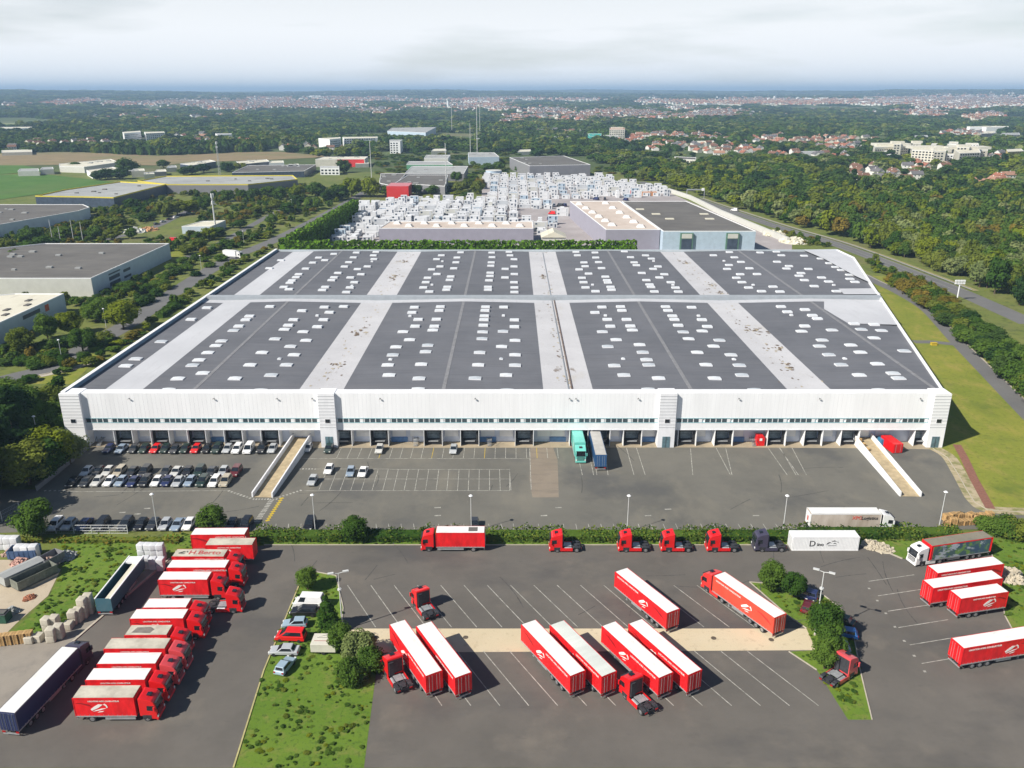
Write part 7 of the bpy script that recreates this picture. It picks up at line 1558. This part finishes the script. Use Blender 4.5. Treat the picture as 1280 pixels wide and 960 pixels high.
# woods
grid = {}
for x, y in occ: grid.setdefault((int(x // 30), int(y // 30)), []).append((x, y))
farh = [(p[0][0], p[0][1]) for p in stuffh]; fg = {}
for x, y in farh: fg[(int(x // 90), int(y // 90))] = fg.get((int(x // 90), int(y // 90)), 0) + 1
pts1 = []; pts2 = []; cand = []
bldg = [( (o.location.x, o.location.y), max((v.co.xy.length for v in o.children[0].data.vertices), default=20)) for o in bpy.data.objects if o.type == 'EMPTY' and o.get('category') and o.name.split('.')[0] in ('apartment_block', 'factory_building', 'warehouse_building', 'office_building', 'office_tower', 'mansion', 'greenhouse', 'farm_building', 'shed') and o.children]
r = 300.0
while r < 14000:
    s = max(7.2, r / 78.0) if r > 560 else 7.2
    dr = s * (1.0 if r < 900 else min(3.0, 1 + (r - 900) / 1500))
    th = -.64
    while th < .64:
        x = r * math.sin(th) + q.uniform(-.45, .45) * s; y = r * math.cos(th) + q.uniform(-.45, .45) * dr; th += s / r * .95
        if r < 1100 and y > 0:
            px = 640 + x * CT * ((KA / (y / H + KB))) / H
            if px < 430 and y < 760: continue
            # right wood only beyond motorway
            if y < 560 and (x < 150): continue
            p = Vector((x, y)); bad = False
            if near_line(p, hwp, 11.5): continue
            # left side of the motorway (towards warehouse) kept sparse
            if near_line(p, slipp, 8): continue
            # right of motorway test
            if y < 620:
                for a, b in zip(hwp[:-1], hwp[1:]):
                    if min(a.y, b.y) <= y <= max(a.y, b.y):
                        xx = a.x + (b.x - a.x) * (y - a.y) / (b.y - a.y + 1e-9)
                        if x < xx: bad = True
                        break
                else:
                    if y < min(hwp[0].y, hwp[-1].y) and x < 215: bad = True
            if bad: continue
            if inpoly(x, y, clear[5]): continue
        if any(inpoly(x, y, c_) for c_ in clear): continue
        g_ = (int(x // 30), int(y // 30)); hit = False
        if r < 2500:
            for dx in (-1, 0, 1):
                for dy in (-1, 0, 1):
                    for hx, hy in grid.get((g_[0] + dx, g_[1] + dy), ()):
                        if abs(x - hx) < 9 + s * .3 and -16 - s * .6 < y - hy < 9: hit = True
            if not hit:
                for (bx, by), br in bldg:
                    if abs(x - bx) < br + 4 and -br - 12 < y - by < br + 4: hit = True; break
        elif fg.get((int(x // 90), int(y // 90)), 0) > 1 and q.random() < .72: hit = True
        if hit: continue
        low = 1.0
        if r > 700:
            px, py = pxy(x, y)
            if r > 2600: py = 114 + 1090 * (H - hgt(x, y)) / y * 1.0
            for cx, cy, rx_, ry_, n_, m_ in (clusters if r < 3000 else far_cl):
                if abs(px - cx) < rx_ * 1.05 and -ry_ * 1.1 < py - cy < ry_ * 1.1 + (4.5 if r < 3000 else 1): low = .7; break
            if low < 1 and q.random() < (.1 if r < 3000 else .55): continue
        n = math.sin(x * .006 + 1) * math.sin(y * .0043 + x * .001) + .4 * math.sin(x * .019 + y * .011)
        z = hgt(x, y)
        if r < 1250:
            if r > 900 and n < -.75: continue
            hh = q.choice([q.uniform(6, 9), q.uniform(8, 12), q.uniform(10.5, 14.5)]) * (1 + .15 * n) * low; rad = s * q.uniform(.5, .75) * (.8 + hh / 45)
            if r < 700: w_ = [0, 1, 2, 3, 4, 5, 8, 9, 4, 2, 0, 8, 6] if n > -.1 else [0, 1, 1, 8, 3, 2, 9, 0, 5]
            else: w_ = [0, 1, 1, 2, 3, 8, 9, 7, 0, 5, 4]
            k = q.choice(w_)
            if near_line(Vector((x, y)), hwp, 40) and q.random() < .6: k = q.choice([4, 5, 2, 4, 9, 5])
            if k == 7: hh *= 1.3; rad *= .5
            pts1.append(((x, y, z), (rad, rad, hh), q.random() * 6.28, k))
        else:
            if n < -1.05: continue
            pts2.append(((x, y, z - .5), (s * q.uniform(.75, 1.05), s * q.uniform(.75, 1.0), (q.uniform(9, 14) + (4 if n > .6 else 0)) * low), q.random() * 6.28, q.choice([0, 1, 2, 3, 4, 5, 1, 3])))
        th += 0
    r += dr
# the nearest wood trees are things of their own
pts1.sort(key=lambda p: p[0][0] ** 2 + p[0][1] ** 2)
inview = [p for p in pts1 if abs(640 + p[0][0] * CT * (KA / (p[0][1] / H + KB)) / H - 640) < 655]
n_t = sum(1 for o in bpy.data.objects if o.get('category') == 'tree')
take = max(0, 296 - n_t); ind = inview[:take]; ids = set(id(p) for p in ind); rest = [p for p in pts1 if id(p) not in ids]
kn = {0: 'green', 1: 'dark green', 2: 'olive', 3: 'broad green', 4: 'silvery grey green', 5: 'yellow green', 6: 'rusty', 7: 'slender dark', 8: 'green', 9: 'broad olive'}
spec = [('mid', 'round'), ('dark', 'round'), ('olive', 'round'), ('mid', 'wide'), ('grey', 'round'), ('yellow', 'round'), ('rust', 'round'), ('dark', 'tall'), ('mid', 'round'), ('olive', 'wide')]
for (x, y, z), (rx, ry, hh), rz, k in ind:
    tree(x, y, hh, rx, spec[k][0], spec[k][1], '%s tree of the dense wood beyond the motorway' % kn[k], '%s trees of the wood beyond the motorway' % kn[k], 1)
scatter('woodland', rest, kinds, 'dense mixed wood reaching from the motorway to the village')
scatter('distant_woods', pts2, clumps, 'distant woods and hedgerows fading into blue haze')
# low shrubbery left of the warehouse and beside the motorway
roads_ = [[Vector(G(x, y)) for x, y in l] for l in (smooth([(-40, 486), (20, 471), (60, 460), (105, 436), (160, 405), (205, 374), (250, 345), (290, 322), (330, 306), (352, 296), (400, 272), (440, 250), (470, 232)]), smooth([(232, 322), (262, 311), (300, 290), (332, 272), (352, 262)]), smooth([(130, 300), (190, 285), (240, 262), (300, 250), (370, 240)]), [(1080, 344), (1097, 353), (1125, 366)])]
szone = P([(-60, 262), (120, 262), (150, 250), (200, 240), (330, 236), (470, 234), (440, 252), (350, 303), (100, 470), (40, 520), (-60, 540)]); szone2 = P([(945, 278), (1000, 292), (1060, 312), (1125, 338), (1190, 366), (1180, 385), (1130, 362), (1090, 340), (1080, 318), (1000, 305)])
szone3 = P([(470, 234), (600, 250), (640, 222), (800, 226), (860, 246), (870, 230), (760, 205), (640, 190), (470, 192)])
sp = []
for (zn, st, dn) in ((szone, 4.2, .52), (szone2, 3.6, .6), (szone3, 9, .35)):
    x0, x1 = min(p[0] for p in zn), max(p[0] for p in zn); y0, y1 = min(p[1] for p in zn), max(p[1] for p in zn); y = y0
    while y < y1:
        x = x0
        while x < x1:
            X, Y = x + q.uniform(-.5, .5) * st, y + q.uniform(-.5, .5) * st; x += st
            nz_ = math.sin(X * .06 + 2) * math.sin(Y * .05) + .5 * math.sin(X * .17 + Y * .13)
            if not inpoly(X, Y, zn) or q.random() > dn + .45 * nz_: continue
            if -119 < X < 148 and 180 < Y < 440 and zn is not szone2: continue
            if zn is szone3 and (inpoly(X, Y, zoneA) or inpoly(X, Y, zoneB) or inpoly(X, Y, clear[5])): continue
            if zn is szone and inpoly(X, Y, P([(150, 300), (160, 284), (240, 262), (252, 276), (225, 300)])): continue
            v = Vector((X, Y))
            if near_line(v, roads_[0], 7) or near_line(v, roads_[1], 5) or near_line(v, roads_[2], 5.5) or near_line(v, roads_[3], 5) or near_line(v, hwp, 8): continue
            if any(inpoly(X + dx, Y + dy, f) for f in FOOT for dx in (-3, 3) for dy in (-4, 3)): continue
            s_ = q.uniform(.6, 1.1) * st * .62; sp.append(((X, Y, 0), (s_, s_, q.uniform(1.2, 3.8) if q.random() < .85 else q.uniform(4, 6)), q.random() * 6.28, q.choice([0, 0, 3, 2, 9, 8, 5, 2, 6, 1])))
        y += st
wd = []
for zn, dn in ((P([(60, 670), (210, 672), (196, 700), (120, 765), (70, 788), (28, 800), (14, 792), (62, 745), (78, 715), (76, 685)]), 2.2), (P([(374, 732), (388, 714), (420, 720), (429, 760), (427, 789), (428, 796), (446, 809), (480, 817), (470, 842), (455, 960), (292, 960), (330, 838)]), 1.5), (P([(937, 728), (1000, 733), (1030, 745), (1052, 762), (1066, 790), (1075, 838), (1090, 900), (1060, 900), (1021, 838), (986, 815), (1020, 813), (1008, 786), (985, 770)]), 1.5),
               (P([(1110, 676), (1290, 672), (1340, 760), (1256, 770), (1240, 694)]), 1.6), (P([(205, 668), (345, 668), (1110, 672), (1088, 680), (330, 680), (212, 699)]), 1.4)):
    x0, x1 = min(p[0] for p in zn), max(p[0] for p in zn); y0, y1 = min(p[1] for p in zn), max(p[1] for p in zn); A_ = (x1 - x0) * (y1 - y0)
    for _ in range(int(A_ * dn * .8)):
        X, Y = q.uniform(x0, x1), q.uniform(y0, y1)
        if inpoly(X, Y, zn) and math.sin(X * .7) * math.sin(Y * .6) + q.gauss(0, .5) > 0: s_ = q.uniform(.12, .5); wd.append(((X, Y, .03), (s_, s_, q.uniform(.08, .38)), q.random() * 6.28, q.choice([0, 3, 8, 5, 2, 0, 0])))
scatter('weeds', wd, kinds3, 'tufts of weeds and long grass on the grass strips')
scatter('shrubbery', sp, kinds2, 'rough shrubbery and undergrowth between the roads and buildings')
if cabx: scatter('site_cabins', cabx, [src('cabin_%02d' % v, C(('cabin', v), lambda: cabin(v))) for v in range(12)], 'further white site cabins at the back of the storage yard')
print('shrubs', len(sp), 'cabx', len(cabx))
print('COUNT trees', n_t, len(ind), len(rest), len(pts2), 'houses', len(kept), len(stuffh), 'cabins', n_c, 'skylights', len(sk))
